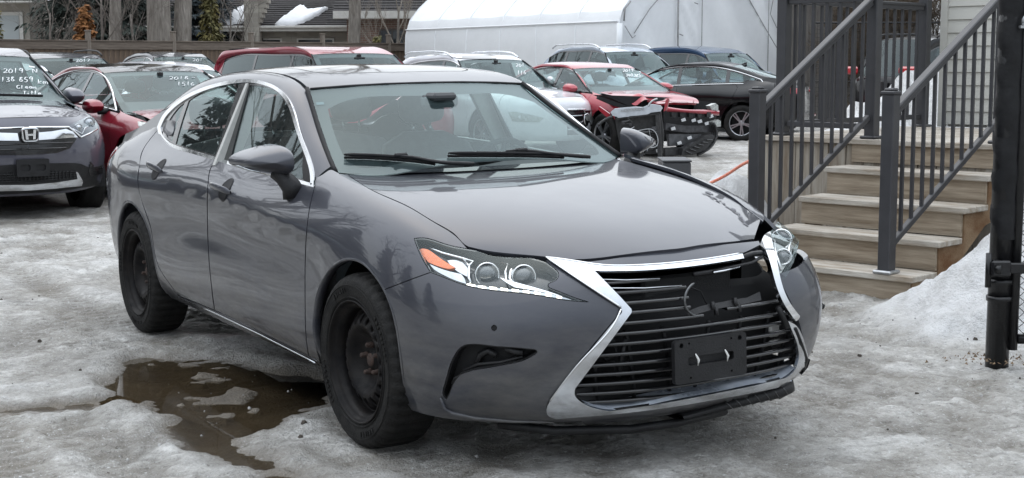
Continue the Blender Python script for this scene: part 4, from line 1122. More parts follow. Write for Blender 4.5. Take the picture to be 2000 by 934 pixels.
for (cx, cy, r) in ((950.6, 523.5, .043), (1021.5, 527, .042)):
    o, n = LB.hit(*PCam.ray((cx / 400, cy / 400))); d = np.array(EYE) - o; d /= np.linalg.norm(d); d = d * .55 + np.array([.9, -.25, .0]) * .45; d /= np.linalg.norm(d)
    q = Vector(d).to_track_quat('Z', 'Y').to_matrix(); base = Vector(o - n * .03)
    def put(mbx): mbx.v = [tuple(q @ Vector(v) + base) for v in mbx.v]; return mbx
    mb = MB(); mb.lathe([(r * .80, -.03), (r * .86, .0), (r * .95, .006), (r, .004), (r * 1.02, -.004), (r * 1.02, -.03)], 28, axis='z'); pr = put(mb).build('projector', CHROME, lamp)
    mb = MB(); mb.lathe([(.0001, .014), (r * .3, .0125), (r * .55, .008), (r * .82, -.004)], 24, axis='z'); put(mb).build('projector_lens', LENSG, pr)
drl = P_([[(905, 551), (940, 556), (985, 561), (1040, 566), (1072, 571)], [(1072, 571), (1100, 578), (1124, 586)], [(1124, 586), (1080, 579), (1030, 574), (968, 566), (925, 558), (905, 551)]], .006)
part('running_light', [panel(LB, drl, PCam, .012, gap=0, off=-.014, flange=.01)], REFLECT, lamp)
for i, x in enumerate(np.linspace(918, 1092, 9)):
    y = np.interp(x, [905, 940, 985, 1040, 1072, 1100], [553, 558.5, 563, 569, 575, 581]); w = 8 - i * .35
    mb = MB(); q = on(LB, [(x - w, y - 3.2), (x + w, y - 1.6), (x + w, y + 2.6), (x - w, y + 1.2)], -.010); mb.add(q, [(0, 1, 2, 3)]); mb.build('led', DRL, lamp)
part('lamp_trim', [panel(LB, P_([[(975, 537), (1000, 545), (1050, 560), (1100, 577)], [(1100, 577), (1050, 566), (1005, 558)], [(1005, 558), (990, 549), (975, 537)]], .006), PCam, .012, gap=0, off=-.012, flange=.008)], CHROME, lamp)
# far lamp, knocked loose: clear lens, pale reflector
hl2 = P_([[(1500, 460), (1512, 446), (1525, 432), (1533, 437)], [(1533, 437), (1548, 446), (1557, 459)], [(1557, 459), (1557, 478), (1554, 492), (1544, 518), (1530, 545)], [(1530, 545), (1518, 530), (1508, 500), (1500, 460)]], .01)
lamp2 = part('headlamp', [panel(LB, hl2, PCam, .02, gap=0, off=.012, flange=.05)], LENS)
LR2 = mat('pale_reflector', (.55, .57, .55), .3, metal=.3, col2=(.22, .23, .22), vscale=45)
part('lamp_reflector', [panel(LB, hl2, PCam, .02, gap=.004, off=-.03, flange=0)], LR2, lamp2)
for (cx, cy, r) in ((1529, 463, .040), (1533, 498, .030)):
    o, n = LB.hit(*PCam.ray((cx / 400, cy / 400))); d = np.array(EYE) - o; d /= np.linalg.norm(d)
    q = Vector(d).to_track_quat('Z', 'Y').to_matrix(); base = Vector(o - n * .01)
    mb = MB(); mb.lathe([(r * .80, -.02), (r * .9, .004), (r, .004), (r * 1.03, -.02)], 24, axis='z'); pr = put(mb).build('projector', CHROME, lamp2)
    mb = MB(); mb.lathe([(.0001, .012), (r * .4, .010), (r * .8, -.002)], 20, axis='z'); put(mb).build('projector_lens', LENSG, pr)
mb = MB(); mb.tube(on(LB, [(1512, 470), (1516, 500), (1526, 528)], 0), .006, 5); mb.tube(on(LB, [(1540, 446), (1545, 470), (1538, 500)], 0), .005, 5); mb.build('lamp_trim', CHROME, lamp2)

LB = LB0
# ---- door handles, mirrors, wipers
def handle(cx, cz, w0):
    mb = MB(); n, _ = None, None
    G = []
    for t in np.linspace(0, 1, 13):
        x = cx - .125 + .25 * t; bul = math.sin(math.pi * t) ** .6
        p, nn = LB.hit((x, -3, cz + .012 * (.5 - t)), (0, 1, 0))
        r = .016 if 0 < t < 1 else .008
        row = []
        for a in np.linspace(0, 2 * math.pi, 11)[:-1]:
            row.append(p + nn * (.004 + .034 * bul + r * .55 * math.cos(a)) + np.array([0, 0, 1.]) * r * math.sin(a))
        G.append(row)
    mb.grid(np.array(G), closed=True)
    return mb.mesh('door_handle', PAINT)
def recess_shade(cx, cz):
    """dark disc on the door skin standing for the shaded recess behind the handle"""
    mb = MB(); G = []
    for r, o in ((1.0, .0018), (.96, .0026), (.90, .0020), (.55, .0020), (.0, .0020)):
        row = []
        for a in np.linspace(0, 2 * math.pi, 25)[:-1]:
            p, nn = LB.hit((cx + .058 * r * math.cos(a), -3, cz + .052 * r * math.sin(a)), (0, 1, 0)); row.append(p + nn * o)
        G.append(row)
    mb.grid(np.array(G), closed=True); return fix_mesh(mb.mesh('handle_shade', [mat('handle_shade', (.010, .010, .012), .5, spec=.15)]))  # shade of the recess put into a near-black colour
def fix_mesh(me):
    bm = bmesh.new(); bm.from_mesh(me); bmesh.ops.recalc_face_normals(bm, faces=bm.faces[:]); bm.to_mesh(me); bm.free(); return me
def mirror_mesh(me):
    m = me.copy()
    m.transform(Matrix.Scale(-1, 4, (0, 1, 0))); m.flip_normals(); return m
for (cx, cz, d1, d2) in ((.010, .880, fd, fdl), (-.985, .915, rd, rdl)):
    h = fix_mesh(handle(cx, cz, 0)); c_ = recess_shade(cx + .03, cz)
    link('door_handle', h, d1); link('handle_shade', c_, d1)
    link('door_handle', mirror_mesh(h), d2); link('handle_shade', mirror_mesh(c_), d2)

def wing(parent, sgn):
    """door mirror: rounded wedge housing, black foot and a bright indicator slit"""
    rows = []
    # sections from the glass plane (rear) forwards, tall at the foot and low at the tip
    for t in np.linspace(0, 1, 12):
        k = max((1 - t ** 2.6) ** .5, .03); hw = .092 * (.62 + .38 * k) if t < 1 else .01
        row = []
        for a in np.linspace(0, 2 * math.pi, 37)[:-1]:
            ca, sa = math.cos(a), math.sin(a)
            y = math.copysign(abs(ca) ** .42, ca) * hw; s_ = max(0, (y + .092) / .184)       # 0 at the tip, 1 at the foot
            top = .014 + .056 * min(1, (s_ * 1.35)) ** .65; bot = .018 + .050 * s_ ** .8; zc = 1.046
            z = zc + (abs(sa) ** .5 * top * k if sa > 0 else -abs(sa) ** .5 * bot * k)
            row.append((.575 + .205 * t + .85 * y * (1 - .2 * t), -.945 + y, z))
        rows.append(row)
    mb = MB(); mb.grid(np.array(rows), closed=True)
    mb.add([rows[-1][i] for i in range(36)], [tuple(range(36))])
    me = fix_mesh(mb.mesh('mirror', PAINT))
    gl = MB(); gl.add([(p[0] + .001, p[1] * .92 - .945 * .08, p[2] * .92 + 1.055 * .08) for p in rows[0]], [tuple(range(36))])
    bl = MB(); bl.grid(np.array([[(p[0] + .002, p[1], p[2]) for p in rows[0]], [(p[0], p[1] * .9 - .945 * .1, p[2] * .9 + 1.055 * .1) for p in rows[0]]]), closed=True)
    ft = MB(); ft.tube([(.735, -.845, .905), (.735, -.858, .945), (.715, -.885, .985), (.69, -.91, 1.005)], [.050, .042, .036, .030], 10)
    ind = MB(); ind.tube([(.53, -1.032, 1.030), (.60, -1.026, 1.026), (.66, -1.005, 1.014), (.70, -.975, 1.006)], [.004, .007, .006, .003], 6)
    def go(m): return m if sgn < 0 else mirror_mesh(m)
    o = link('door_mirror', go(me), parent)
    link('mirror_glass', go(gl.mesh('mirror_glass', CHROME)), o); link('mirror_bezel', go(bl.mesh('mirror_bezel', BLACK_P)), o)
    link('mirror_foot', go(fix_mesh(ft.mesh('mirror_foot', BLACK_P))), o); link('mirror_indicator', go(fix_mesh(ind.mesh('mirror_indicator', REFLECT))), o)
wing(sedan, -1); wing(sedan, 1)

def wiper(px_blade, px_arm, bend):
    a = on(WS, px_blade, .022); mb = MB()
    mb.tube(curve(a, n=12), [.004] + [.0075] * 10 + [.004], 6)
    b = on(WS, px_blade, .008); mb.tube(curve(b, n=10), .006, 5)
    w = mb.build('wiper', BLACK_M, sedan)
    mb = MB(); arm = on(WS, [(a_, b_ + 4.5) for a_, b_ in px_arm], .028)
    mb.tube(curve(arm, n=10), [.004, .005, .0065, .007, .0075, .008, .0085, .009, .0095, .008], 6)
    k = on(WS, [(bend[0], bend[1] + 4)], .028)[0]; mb.box(tuple(k), (.02, .06, .016), bev=.005)
    mb.build('wiper_arm', BLACK_P, w)
wiper([(672, 311), (720, 312), (770, 315), (812, 319), (850, 324)], [(770, 311), (800, 313), (840, 321), (890, 326), (924, 327)], (782, 310))
wiper([(874, 308), (930, 308), (990, 308), (1050, 309), (1100, 311)], [(985, 302), (1020, 300), (1060, 305), (1110, 310), (1148, 313)], (1015, 300))

# ---- wheels: steel rims with a ring of oval vents
def steel_wheel(name_='wheel'):
    root = bpy.data.objects.new(name_, None); COL.objects.link(root); root.empty_display_size = .1
    RW = .334
    tyre = MB()
    na = 176
    prof = [(.232, .0, 0), (.240, -.006, 0), (.258, -.010, 0), (.284, -.013, 0), (.302, -.0105, 0), (.314, -.004, 1), (.323, .006, 1), (.330, .022, 1), (.3335, .045, 2), (.334, .072, 2), (.334, .110, 2), (.334, .150, 2), (.3335, .175, 2), (.329, .199, 1), (.318, .214, 1), (.302, .222, 0), (.255, .222, 0), (.232, .214, 0)]
    G = []
    for r, h, k in prof:
        row = []; h = h * .89
        for j in range(na):
            a = 2 * math.pi * j / na; ph = j % 4
            rr = r
            if k == 1: rr = r - (.006 if ph == 0 else 0)
            if k == 2: rr = r - (.011 if (ph == 0) else 0)
            row.append((rr * math.cos(a), h, rr * math.sin(a)))
        G.append(row)
    tyre.grid(np.array(G), closed=True)
    # raised lettering ring and rim-protector rib on the sidewall
    tyre.lathe([(.2425, -.0065), (.245, -.012), (.248, -.0085)], 72); tyre.lathe([(.290, -.0125), (.2915, -.0155), (.293, -.0125)], 72)
    for a0, w_ in ((.4, 9), (2.0, 6), (3.5, 9), (5.1, 6)):                     # moulded marks on the sidewall
        for j in range(w_):
            a = a0 + j * .075; d_ = Vector((math.cos(a), 0, math.sin(a))); t_ = Vector((-math.sin(a), 0, math.cos(a)))
            tyre.beam(d_ * .264 + Vector((0, -.0125, 0)), d_ * .282 + Vector((0, -.0142, 0)), .010 if j % 3 else .004, .004, up=(0, 1, 0))
    o = link('tyre', fix_mesh(tyre.mesh('tyre', TYRE)), root)
    rim = MB()
    rim.lathe([(.233, .004), (.236, -.004), (.234, -.010), (.229, -.010), (.226, -.002), (.222, .010), (.214, .014), (.206, .018), (.200, .045), (.197, .075)], 64)
    rim.lathe([(.197, .062), (.190, .066), (.183, .060)], 64)
    rimo = link('rim', fix_mesh(rim.mesh('rim', STEEL)), root)
    # pressed disc with vents and five bolt holes
    def dep(r):
        rr = [0, .028, .033, .05, .085, .105, .122, .140, .152, .165, .186, .20]
        dd = [.060, .060, .072, .074, .070, .052, .030, .024, .027, .036, .058, .070]
        return float(np.interp(r, rr, dd))
    hs = []
    nh = 20
    for k in range(nh):
        a = 2 * math.pi * k / nh
        hs.append(np.array([((.158 + .0185 * math.cos(b)) * math.cos(a) - .0125 * math.sin(b) * math.sin(a), (.158 + .0185 * math.cos(b)) * math.sin(a) + .0125 * math.sin(b) * math.cos(a)) for b in np.linspace(0, 2 * math.pi, 13)[:-1]]))
    out = np.array([(.199 * math.cos(a), .199 * math.sin(a)) for a in np.linspace(0, 2 * math.pi, 73)[:-1]])
    bl = [out] + hs
    vs = []; ed = []
    for b in bl:
        k = len(vs); n = len(b); vs += b.tolist(); ed += [(k + i, k + (i + 1) % n) for i in range(n)]
    for r in (.015, .027, .034, .05, .07, .088, .100, .112, .122, .131, .139, .177, .186):
        n = int(2 * math.pi * r / .012) + 6
        vs += [(r * math.cos(2 * math.pi * i / n), r * math.sin(2 * math.pi * i / n)) for i in range(n)]
    q = delaunay_2d_cdt([Vector(v) for v in vs], ed, [], 0, 1e-7, False)
    qq = np.array([(p[0], p[1]) for p in q[0]]); cen = np.array([qq[list(f)].mean(0) for f in q[2]]); kk = inside(cen, out)
    for h in hs: kk &= ~inside(cen, h)
    F = [tuple(f) for f, a in zip(q[2], kk) if a]
    disc = MB(); V = [(p[0], dep(math.hypot(*p)), p[1]) for p in qq]; n = len(V)
    V += [(p[0], p[1] + .012, p[2]) for p in V]
    cnt = set((f[i], f[(i + 1) % 3]) for f in F for i in range(3))
    disc.add(V, F + [(b, a, a + n, b + n) for a, b in cnt if (b, a) not in cnt])
    d = link('wheel_disc', fix_mesh(disc.mesh('wheel_disc', STEEL)), rimo)
    hub = MB(); hub.lathe([(.0001, .052), (.020, .053), (.026, .058), (.027, .075)], 20); link('hub_centre', fix_mesh(hub.mesh('hub_centre', RUST)), rimo)
    for k in range(5):
        a = R(90 + 72 * k + 20); cx, cz = .057 * math.cos(a), .057 * math.sin(a)
        nut = MB(); nut.lathe([(.0001, .044), (.006, .044), (.009, .047), (.0100, .060), (.0125, .066), (.0125, .076)], 6, c=(cx, 0, cz)); link('lug_nut', fix_mesh(nut.mesh('lug_nut', RUST)), rimo)
    bd = MB(); bd.lathe([(.20, .13), (.0001, .13)], 32); link('brake_disc', bd.mesh('brake_disc', DARK), rimo)
    br = MB(); br.lathe([(.140, .095), (.130, .094), (.06, .094)], 40); link('brake_disc', br.mesh('brake_disc', mat('brake_iron', (.05, .04, .035), .5, metal=.6)), rimo)
    return root
wh = steel_wheel(); wh.parent = sedan
w0 = .893
for i, (x, s_) in enumerate(((1.41, -1), (-1.41, -1), (1.41, 1), (-1.41, 1))):
    o = wh if i == 0 else copy_tree(wh, sedan)
    o.location = (x, s_ * w0, .330); o.rotation_euler = (0, R([12, 130, 60, 200][i]), 0 if s_ < 0 else math.pi)
    if i in (0, 2): o.rotation_euler[2] += R(1.0)

# ---- cabin
mb = MB(); mb.box((-.3, 0, .26), (3.6, 1.55, .06)); mb.box((1.75, 0, .30), (1.0, .95, .06)); mb.box((-2.0, 0, .32), (.8, 1.3, .06)); mb.build('floor_pan', DARK, sedan)
for s_ in (-1, 1):
    mb = MB(); G = []
    for x in np.linspace(-1.4, .95, 24):
        b = 1.0 - .065 * (x + .3) if x > -.9 else 1.035
        G.append([(x, s_ * (sgw(x, b - .03) - .035), b - .03), (x, s_ * .76, b - .10), (x, s_ * .76, .6), (x, s_ * .78, .28)])
    mb.grid(np.array(G)); mb.build('door_lining', INTM, sedan)
mb = MB(); G = []
for y in np.linspace(-.72, .72, 25):
    k = abs(y / .72) ** 2; hump = .035 * math.exp(-((y - .37) / .2) ** 2)
    G.append([(.98 - .06 * k, y, .955), (.80 - .05 * k, y, .972), (.62 - .04 * k, y, .968 + hump), (.50 - .03 * k, y, .945 + hump), (.46 - .03 * k, y, .86), (.52, y, .62)])
mb.grid(np.array(G)); fix_normals(mb.build('dashboard', INTM, sedan))
def seat(x, y, w, heads, lean=.28, hgt=.62, name='front_seat', root=None, z0=0.):
    r = empty(name); r.parent = root or sedan; r.location = (0, 0, z0)
    def pad(rows, nm, par=r):
        m = MB(); m.grid(np.array(rows), closed=True)
        m.add(rows[0], [tuple(range(len(rows[0])))[::-1]]); m.add(rows[-1], [tuple(range(len(rows[-1])))])
        return link(nm, fix_mesh(m.mesh(nm, SEATM)), par)
    rows = []
    for t in np.linspace(0, 1, 11):
        z = .46 + hgt * t; xx = x - lean * t * hgt / .62; ww = w * (.46 + .05 * math.sin(math.pi * t)) * (1 if t < .85 else 1 - .55 * ((t - .85) / .15) ** 2); th = .075 * (1 - .45 * t) if t < 1 else .02
        row = []
        for a in np.linspace(0, 2 * math.pi, 25)[:-1]:
            ca, sa = math.cos(a), math.sin(a); yy = math.copysign(abs(ca) ** .55, ca)
            row.append((xx + math.copysign(abs(sa) ** .7, sa) * th + .035 * abs(yy) ** 3 * (sa > 0), y + yy * ww, z))
        rows.append(row)
    pad(rows, 'seat_back')
    rows = []
    for t in np.linspace(0, 1, 8):
        xx = x + .0 + .50 * t; th = .075 * (1 - .3 * t ** 4); rows.append([(xx, y + math.copysign(abs(math.cos(a)) ** .5, math.cos(a)) * w * .48, .46 + .03 * t + th * math.copysign(abs(math.sin(a)) ** .7, math.sin(a))) for a in np.linspace(0, 2 * math.pi, 21)[:-1]])
    pad(rows, 'seat_cushion')
    for hy, hw in heads:
        rows = []; xt = x - lean * hgt / .62
        for t in np.linspace(0, 1, 9):
            k = math.sqrt(max(.02, 1 - (2 * t - 1) ** 4)); z = .46 + hgt + .035 + .17 * t
            rows.append([(xt - .01 + .02 * (1 - t) + .05 * k * math.sin(a), hy + hw * k * math.copysign(abs(math.cos(a)) ** .6, math.cos(a)), z) for a in np.linspace(0, 2 * math.pi, 21)[:-1]])
        pad(rows, 'headrest')
        m = MB()
        for d in (-.05, .05): m.tube([(xt, hy + d, .44 + hgt), (xt, hy + d, .51 + hgt)], .007, 6)
        m.build('headrest_post', CHROME_D, r)
    return r
seat(-.20, .38, .54, [(.38, .13)]); seat(-.24, -.38, .54, [(-.38, .13)])
seat(-1.18, 0, 1.34, [(.42, .13), (-.42, .13), (0, .10)], hgt=.60, name='rear_seat')
mb = MB(); cc = Vector((.30, .38, .90)); nrm = Vector((-.9, 0, .42)).normalized(); u_ = Vector((0, 1, 0)); v_ = nrm.cross(u_)
mb.tube([cc + (u_ * math.cos(a) + v_ * math.sin(a)) * .185 for a in np.linspace(0, 2 * math.pi, 37)], .014, 7, cap=False)
for a in (0, math.pi, -math.pi / 2): mb.tube([cc - nrm * .02, cc + (u_ * math.cos(a) + v_ * math.sin(a)) * .18], [.022, .012], 6)
mb.lathe([(.0001, .03), (.05, .025), (.065, 0)], 16, c=(0, 0, 0), axis='z'); k = len(mb.v) - 48
rot = nrm.to_track_quat('Z', 'Y').to_matrix(); mb.v[k:] = [tuple(rot @ Vector(p) + cc - nrm * .02) for p in mb.v[k:]]
mb.build('steering_wheel', BLACK_M, sedan)
mb = MB(); mb.box((.40, 0.02, 1.262), (.03, .23, .06), Matrix.Rotation(R(14), 3, 'Z'), bev=.015); mb.box((.45, .0, 1.285), (.10, .12, .035), bev=.012); mb.build('rear_view_mirror', mat('mirror_grey', (.05, .052, .055), .6), sedan)
for s_ in (-1, 1):
    mb = MB(); mb.beam((-.27, s_ * .79, .95), (-.30, s_ * .60, 1.33), .10, .03, up=(1, 0, 0)); mb.build('pillar_lining', HEADL, sedan)
mb = MB(); q = on(WS, [(617, 199), (632, 198), (633, 203), (618, 204)], -.003); mb.add(q, [(0, 1, 2, 3)]); mb.build('windscreen_sticker', mat('sticker', (.12, .16, .18), .6), ws)
for a, b in (((1107, 293), (1142, 293)), ((1115, 296), (1138, 294)),):
    mb = MB(); mb.tube(on(WS, [a, b], -.02), .002, 4); mb.build('windscreen_sticker', WHITEP, ws)
# ================================================================ the other cars on the lot
def paint(name, col, metal=.4, rough=.35):
    return mat(name, col, rough, metal=metal * .6, spec=.15, coat=1.0, coatr=.03, var=.05, vscale=3, rvar=.03)
_STL = np.array(_st, float)
_topL = np.array([s[7][2] for s in _st]); _topL[8:11] = [.985, 1.015, 1.035]
def simple_wheel(r, style, root):
    w = bpy.data.objects.new('wheel', None); COL.objects.link(w); w.parent = root
    mb = MB(); mb.lathe([(r * .68, 0), (r * .72, -.012), (r * .86, -.016), (r * .95, -.006), (r, .02), (r, .19), (r * .95, .215), (r * .68, .21)], 40)
    link('tyre', fix_mesh(mb.mesh('tyre', TYRE)), w)
    mb = MB(); mb.lathe([(r * .69, .0), (r * .67, -.008), (r * .645, .0), (r * .63, .05), (r * .60, .12)], 40); mb.lathe([(r * .64, .11), (.001, .11)], 24)
    rim = link('rim', fix_mesh(mb.mesh('rim', DARK)), w)
    sm = mat('alloy', (.42, .43, .45), .28, metal=.9, var=.1, vscale=10) if style != 'dark' else mat('dark_alloy', (.10, .10, .11), .3, metal=.8, var=.1, vscale=10)
    mb = MB(); n = 10
    for k in range(n):
        a = 2 * math.pi * k / n + (.13 if k % 2 else -.13)
        mb.beam((.02 * math.cos(a), .01, .02 * math.sin(a)), (r * .655 * math.cos(a + (.06 if k % 2 else -.06)), .006, r * .655 * math.sin(a + (.06 if k % 2 else -.06))), .022, .03, up=(0, 1, 0))
    mb.lathe([(.0001, -.004), (.04, -.002), (.055, .012), (.055, .05)], 20); mb.lathe([(r * .675, -.008), (r * .64, -.004), (r * .64, .02)], 40)
    link('spokes', fix_mesh(mb.mesh('spokes', sm)), rim)
    return w

def face_out(o, d):
    n = sum((p.normal * p.area for p in o.data.polygons), Vector())
    if n.dot(Vector(d)) < 0: o.data.flip_normals()
    return o

def gcar(name, label, cat, X, Y, yaw, sp, z=0., group='cars parked on the lot'):
    root = empty(name, label=label, cat=cat, group=group, mw=car_frame(X, Y, yaw, 0, 0, z))
    c = {'root': root}
    PT = sp['paint']; xf, xr, nose, tail = sp['xf'], sp['xr'], sp['nose'], sp['tail']; Wd = sp['w'] / .905; sill = sp.get('sill', .22)
    rw = sp.get('rw', .34)
    T = _STL.copy()
    ztop = [sp['nosez'], sp['nosez'], sp['nosez'] - .008, sp['nosez'], sp['nosez'] + .35 * (sp['hoodz'] - sp['nosez']), sp['nosez'] + .70 * (sp['hoodz'] - sp['nosez']), sp['hoodz'], sp['cowlz'],
            sp['belt'][0], sp['belt'][1], sp['belt'][2], sp.get('hip', sp['belt'][2] + .10), sp['deckz'] + .045, sp['deckz'] + .01, sp['deckz'], sp['deckz']]
    for i in range(16):
        s_ = (ztop[i] - sill) / (_topL[i] - .2)
        T[i, :, 2] = sill + (T[i, :, 2] - .2) * s_
        T[i, :, 0] = np.interp(T[i, :, 0], [-2.51, -1.41, 1.41, 2.395], [tail, xr, xf, nose])
        T[i, :, 1] *= Wd
        if sp.get('blunt') and i < 5:
            b = sp['blunt']; xm = T[i, :, 0].max(); T[i, :, 0] = xm - (xm - T[i, :, 0]) * (1 - b)
        if sp.get('blunt_rear') and i > 12:
            b = sp['blunt_rear']; xm = T[i, :, 0].min(); T[i, :, 0] = xm + (T[i, :, 0] - xm) * (1 - b)
    nu, nv = 240, 46
    A = T; Rt = A.copy(); Rt[..., 1] *= -1
    full = np.concatenate([A[4:0:-1], Rt, A[-2:0:-1], Rt[0:6]])
    G = tensor(full, nu, nv)
    t = np.mean([chord(full[:, j]) / chord(full[:, j])[-1] for j in range(8)], axis=0) * (nu - 1)
    def U(st): return int(round(np.interp(st, range(16), t[4:20])))        # right-hand station -> row of G
    L = Surf(G, flip=True); c['L'] = L; c['G'] = G; c['U'] = U
    fs = U(4.55); rs = U(12.55)
    tg = math.tan
    t1, t2 = sp.get('tum', (.58, .0)); zb0 = sp['belt'][1]
    wb = np.mean([A[8, 6, 1], A[10, 6, 1]])
    def sg(x, zz): return wb - t1 * (zz - zb0) - t2 * max(0, zz - zb0) ** 2 - .022 * (x + .25) ** 2 - sp.get('taper', 0) * max(0, -x - .9) ** 2
    c['sg'] = sg
    zhi = sp['H'] + .03
    SGg = Surf(np.array([[(x, -sg(x, zz), zz) for zz in np.linspace(zb0 - .12, zhi, 24)] for x in np.linspace(tail - .1, xf, 80)]))
    if SGg.fn[0][1] > 0: SGg.N = -SGg.N; SGg.fn = -SGg.fn
    c['SG'] = SGg
    def mk(nm, parts, m, mirror=False, par=None): return link(nm, pmesh(nm, parts, m, mirror), par or root)
    def mk2(nm, parts, m, par=None):
        me = pmesh(nm, parts, m); a = link(nm, me, par or root); b = link(nm, mirror_mesh2(me), par or root); return a, b
    st = sp.get('step', .07)
    # --- lower body, side view
    arch = lambda ax: [(ax + (rw + .05) * math.cos(a), rw + (rw + .05) * math.sin(a)) for a in np.linspace(-.12, math.pi + .12, 26)]
    fe = [(G[fs, j, 0], G[fs, j, 2]) for j in range(2, nv, 3)]; re_ = [(G[rs, j, 0], G[rs, j, 2]) for j in range(2, nv, 3)]
    top = lambda a, b: [(G[u, nv - 1, 0], G[u, nv - 1, 2]) for u in range(a, b, 3)]
    af, ar = arch(xf), arch(xr)
    zl = sill + .035
    d1, d2 = sp.get('d1', xf - .45), sp.get('d2', -.12 + (xf + xr) / 2 - .05)
    d3 = xr + .42
    us = U(7.0)
    beltc = lambda x: float(np.interp(x, [xr, -.9, -.3, .45, xf - .40], [sp['belt'][2] + .01, sp['belt'][2], sp['belt'][1], sp['belt'][0], sp['cowlz'] - .035]))
    c['belt'] = beltc
    poly = np.array(loop([fe[::-1], [fe[0], af[0]], af, [af[-1], (d1, zl)], [(d1, zl), (d1 + .01, .6 * beltc(d1)), (d1 + .02, beltc(d1))], [(d1 + .02, beltc(d1)), (G[us, -1, 0], G[us, -1, 2])], top(fs, us)[::-1]], .04))
    mk2('fender', [panel(L, poly, PSide, st, gap=.003)], PT)
    dl = [(d1, zl), (d1 + .01, .6 * beltc(d1)), (d1 + .02, beltc(d1) - .002)]
    dm = [(d2, zl), (d2 - .01, .6 * beltc(d2)), (d2, beltc(d2) - .002)]
    dr = [(d3, zl), (d3 - .02, rw + .15), (xr + .22, .66 * beltc(xr) + .02), (xr + .10, beltc(xr) - .06)]
    bt = lambda a, b: [(x, beltc(x) - .004) for x in np.linspace(a, b, 6)]
    mk2('front_door', [panel(L, loop([dl, bt(d1 + .02, d2), dm[::-1], [dm[0], dl[0]]], .04), PSide, st, gap=.003)], PT)
    mk2('rear_door', [panel(L, loop([dm, bt(d2, xr + .14), dr[::-1], [dr[0], dm[0]]], .04), PSide, st, gap=.003)], PT)
    mk2('quarter_panel', [panel(L, loop([dr, [dr[-1], (xr + .14, beltc(xr + .14) - .004)], [(xr + .14, beltc(xr)), (xr - .05, G[U(11.0), -1, 2] - .01)], top(U(11.05), rs), re_[::-1], [re_[0], ar[-1]], ar[::-1], [ar[0], dr[0]]], .04), PSide, st, gap=.003)], PT)
    mk2('sill', [panel(L, loop([[(af[-1][0] + .0, zl - .004), (ar[0][0], zl - .004)], [(ar[0][0], zl - .004), (ar[0][0], sill + .005)], [(ar[0][0], sill + .005), (af[-1][0], sill + .005)], [(af[-1][0], sill + .005), (af[-1][0], zl - .004)]], .05), PSide, .05, gap=0)], sp.get('sillmat', PT))
    for ax in (xf, xr):
        for sgn in (-1, 1):
            mb = MB(); mb.grid([[(ax + (rw + .07) * math.cos(a), sgn * w_, rw + (rw + .07) * math.sin(a)) for w_ in (Wd * .86, Wd * .5)] for a in np.linspace(-.2, math.pi + .2, 18)])
            mb.add([(ax - .45, sgn * Wd * .5, .3), (ax + .45, sgn * Wd * .5, .3), (ax + .45, sgn * Wd * .5, .85), (ax - .45, sgn * Wd * .5, .85)], [(0, 1, 2, 3)])
            mb.build('wheel_arch_liner', DARK, root)
    # --- ends
    if not sp.get('nofront'):
        fb = np.array([(G[u, 3, 1], G[u, 3, 2]) for u in range(t_(t, -4.0 + 0, fs), fs + 1)]) if 0 else None
        rb = [(G[fs, j, 1], G[fs, j, 2]) for j in range(2, nv)]
        lb = [(-y, zz) for y, zz in rb]
        tr = [(G[u, nv - 1, 1], G[u, nv - 1, 2]) for u in range(U(0), fs + 1, 2)]
        br = [(G[u, 2, 1], G[u, 2, 2]) for u in range(U(0), fs + 1, 2)]
        o = np.array(rb + tr[::-1] + [(-y, zz) for y, zz in tr[1:]] + lb[::-1] + [(-y, zz) for y, zz in br[::-1]] + br[1:-1])
        o = o[np.concatenate([[True], np.linalg.norm(np.diff(o, axis=0), axis=1) > .004])]
        hs = [np.array(loop([curve_closed(h)], .03)) for h in sp.get('front_holes', [])]
        c['front'] = mk('front_bumper', [panel(L, o, PFront, st, holes=hs, gap=.002, flange=.03)], PT)
        for h in hs: mk('front_opening', [panel(L, h, PFront, .06, gap=-.004, off=-.05, flange=0)], DARK, par=c['front'])
    rb = [(G[rs, j, 1], G[rs, j, 2]) for j in range(2, nv)]
    tr = [(G[u, nv - 1, 1], G[u, nv - 1, 2]) for u in range(rs, U(15) + 1, 2)]; br = [(G[u, 2, 1], G[u, 2, 2]) for u in range(rs, U(15) + 1, 2)]
    o = np.array(rb + tr[1:] + [(-y, zz) for y, zz in tr[::-1][1:]] + [(-y, zz) for y, zz in rb[::-1][1:]] + [(-y, zz) for y, zz in br] + br[::-1][1:-1])
    o = o[np.concatenate([[True], np.linalg.norm(np.diff(o, axis=0), axis=1) > .004])]
    c['rear'] = mk('rear_bumper', [panel(L, o, PRear, .08, gap=.002)], PT)
    # --- hood, glass, roof
    e = np.array([G[u, nv - 1] * [1, -1, 1] for u in range(us - 2, U(2.0) - 1, -1)]); e = curve(e, n=14)
    crown = sp.get('crown', .045); nx = G[U(0), nv - 1]
    cx = np.linspace(e[0][0] - .10, nx[0] - .004, 9); ez = np.interp(cx, e[:, 0], e[:, 2]) if e[0][0] < e[-1][0] else np.interp(cx, e[::-1, 0], e[::-1, 2])
    cz = ez + crown * np.interp(np.linspace(0, 1, 9), [0, .5, .9, 1], [.6, 1, .75, .25]); cz[-1] = nx[2] + .004
    HG = top_patch(list(zip(cx, cz)), [(x, w - .004, zz) for x, w, zz in e], 44, 20, p=2.6)
    c['hoodG'] = HG
    if not sp.get('nohood'):
        mb = MB(); mb.grid(HG); c['hood'] = fix_normals(mb.build('hood', PT, root))
    hx, hw, hz = sp['hdr']; hw += .04; bx, bw, bz = G[us, -1] * [1, -1, 1]; bw += sp.get('bwx', .05)
    bx = sp.get('basex', bx); fwd_ = sp.get('wsbulge', .12)
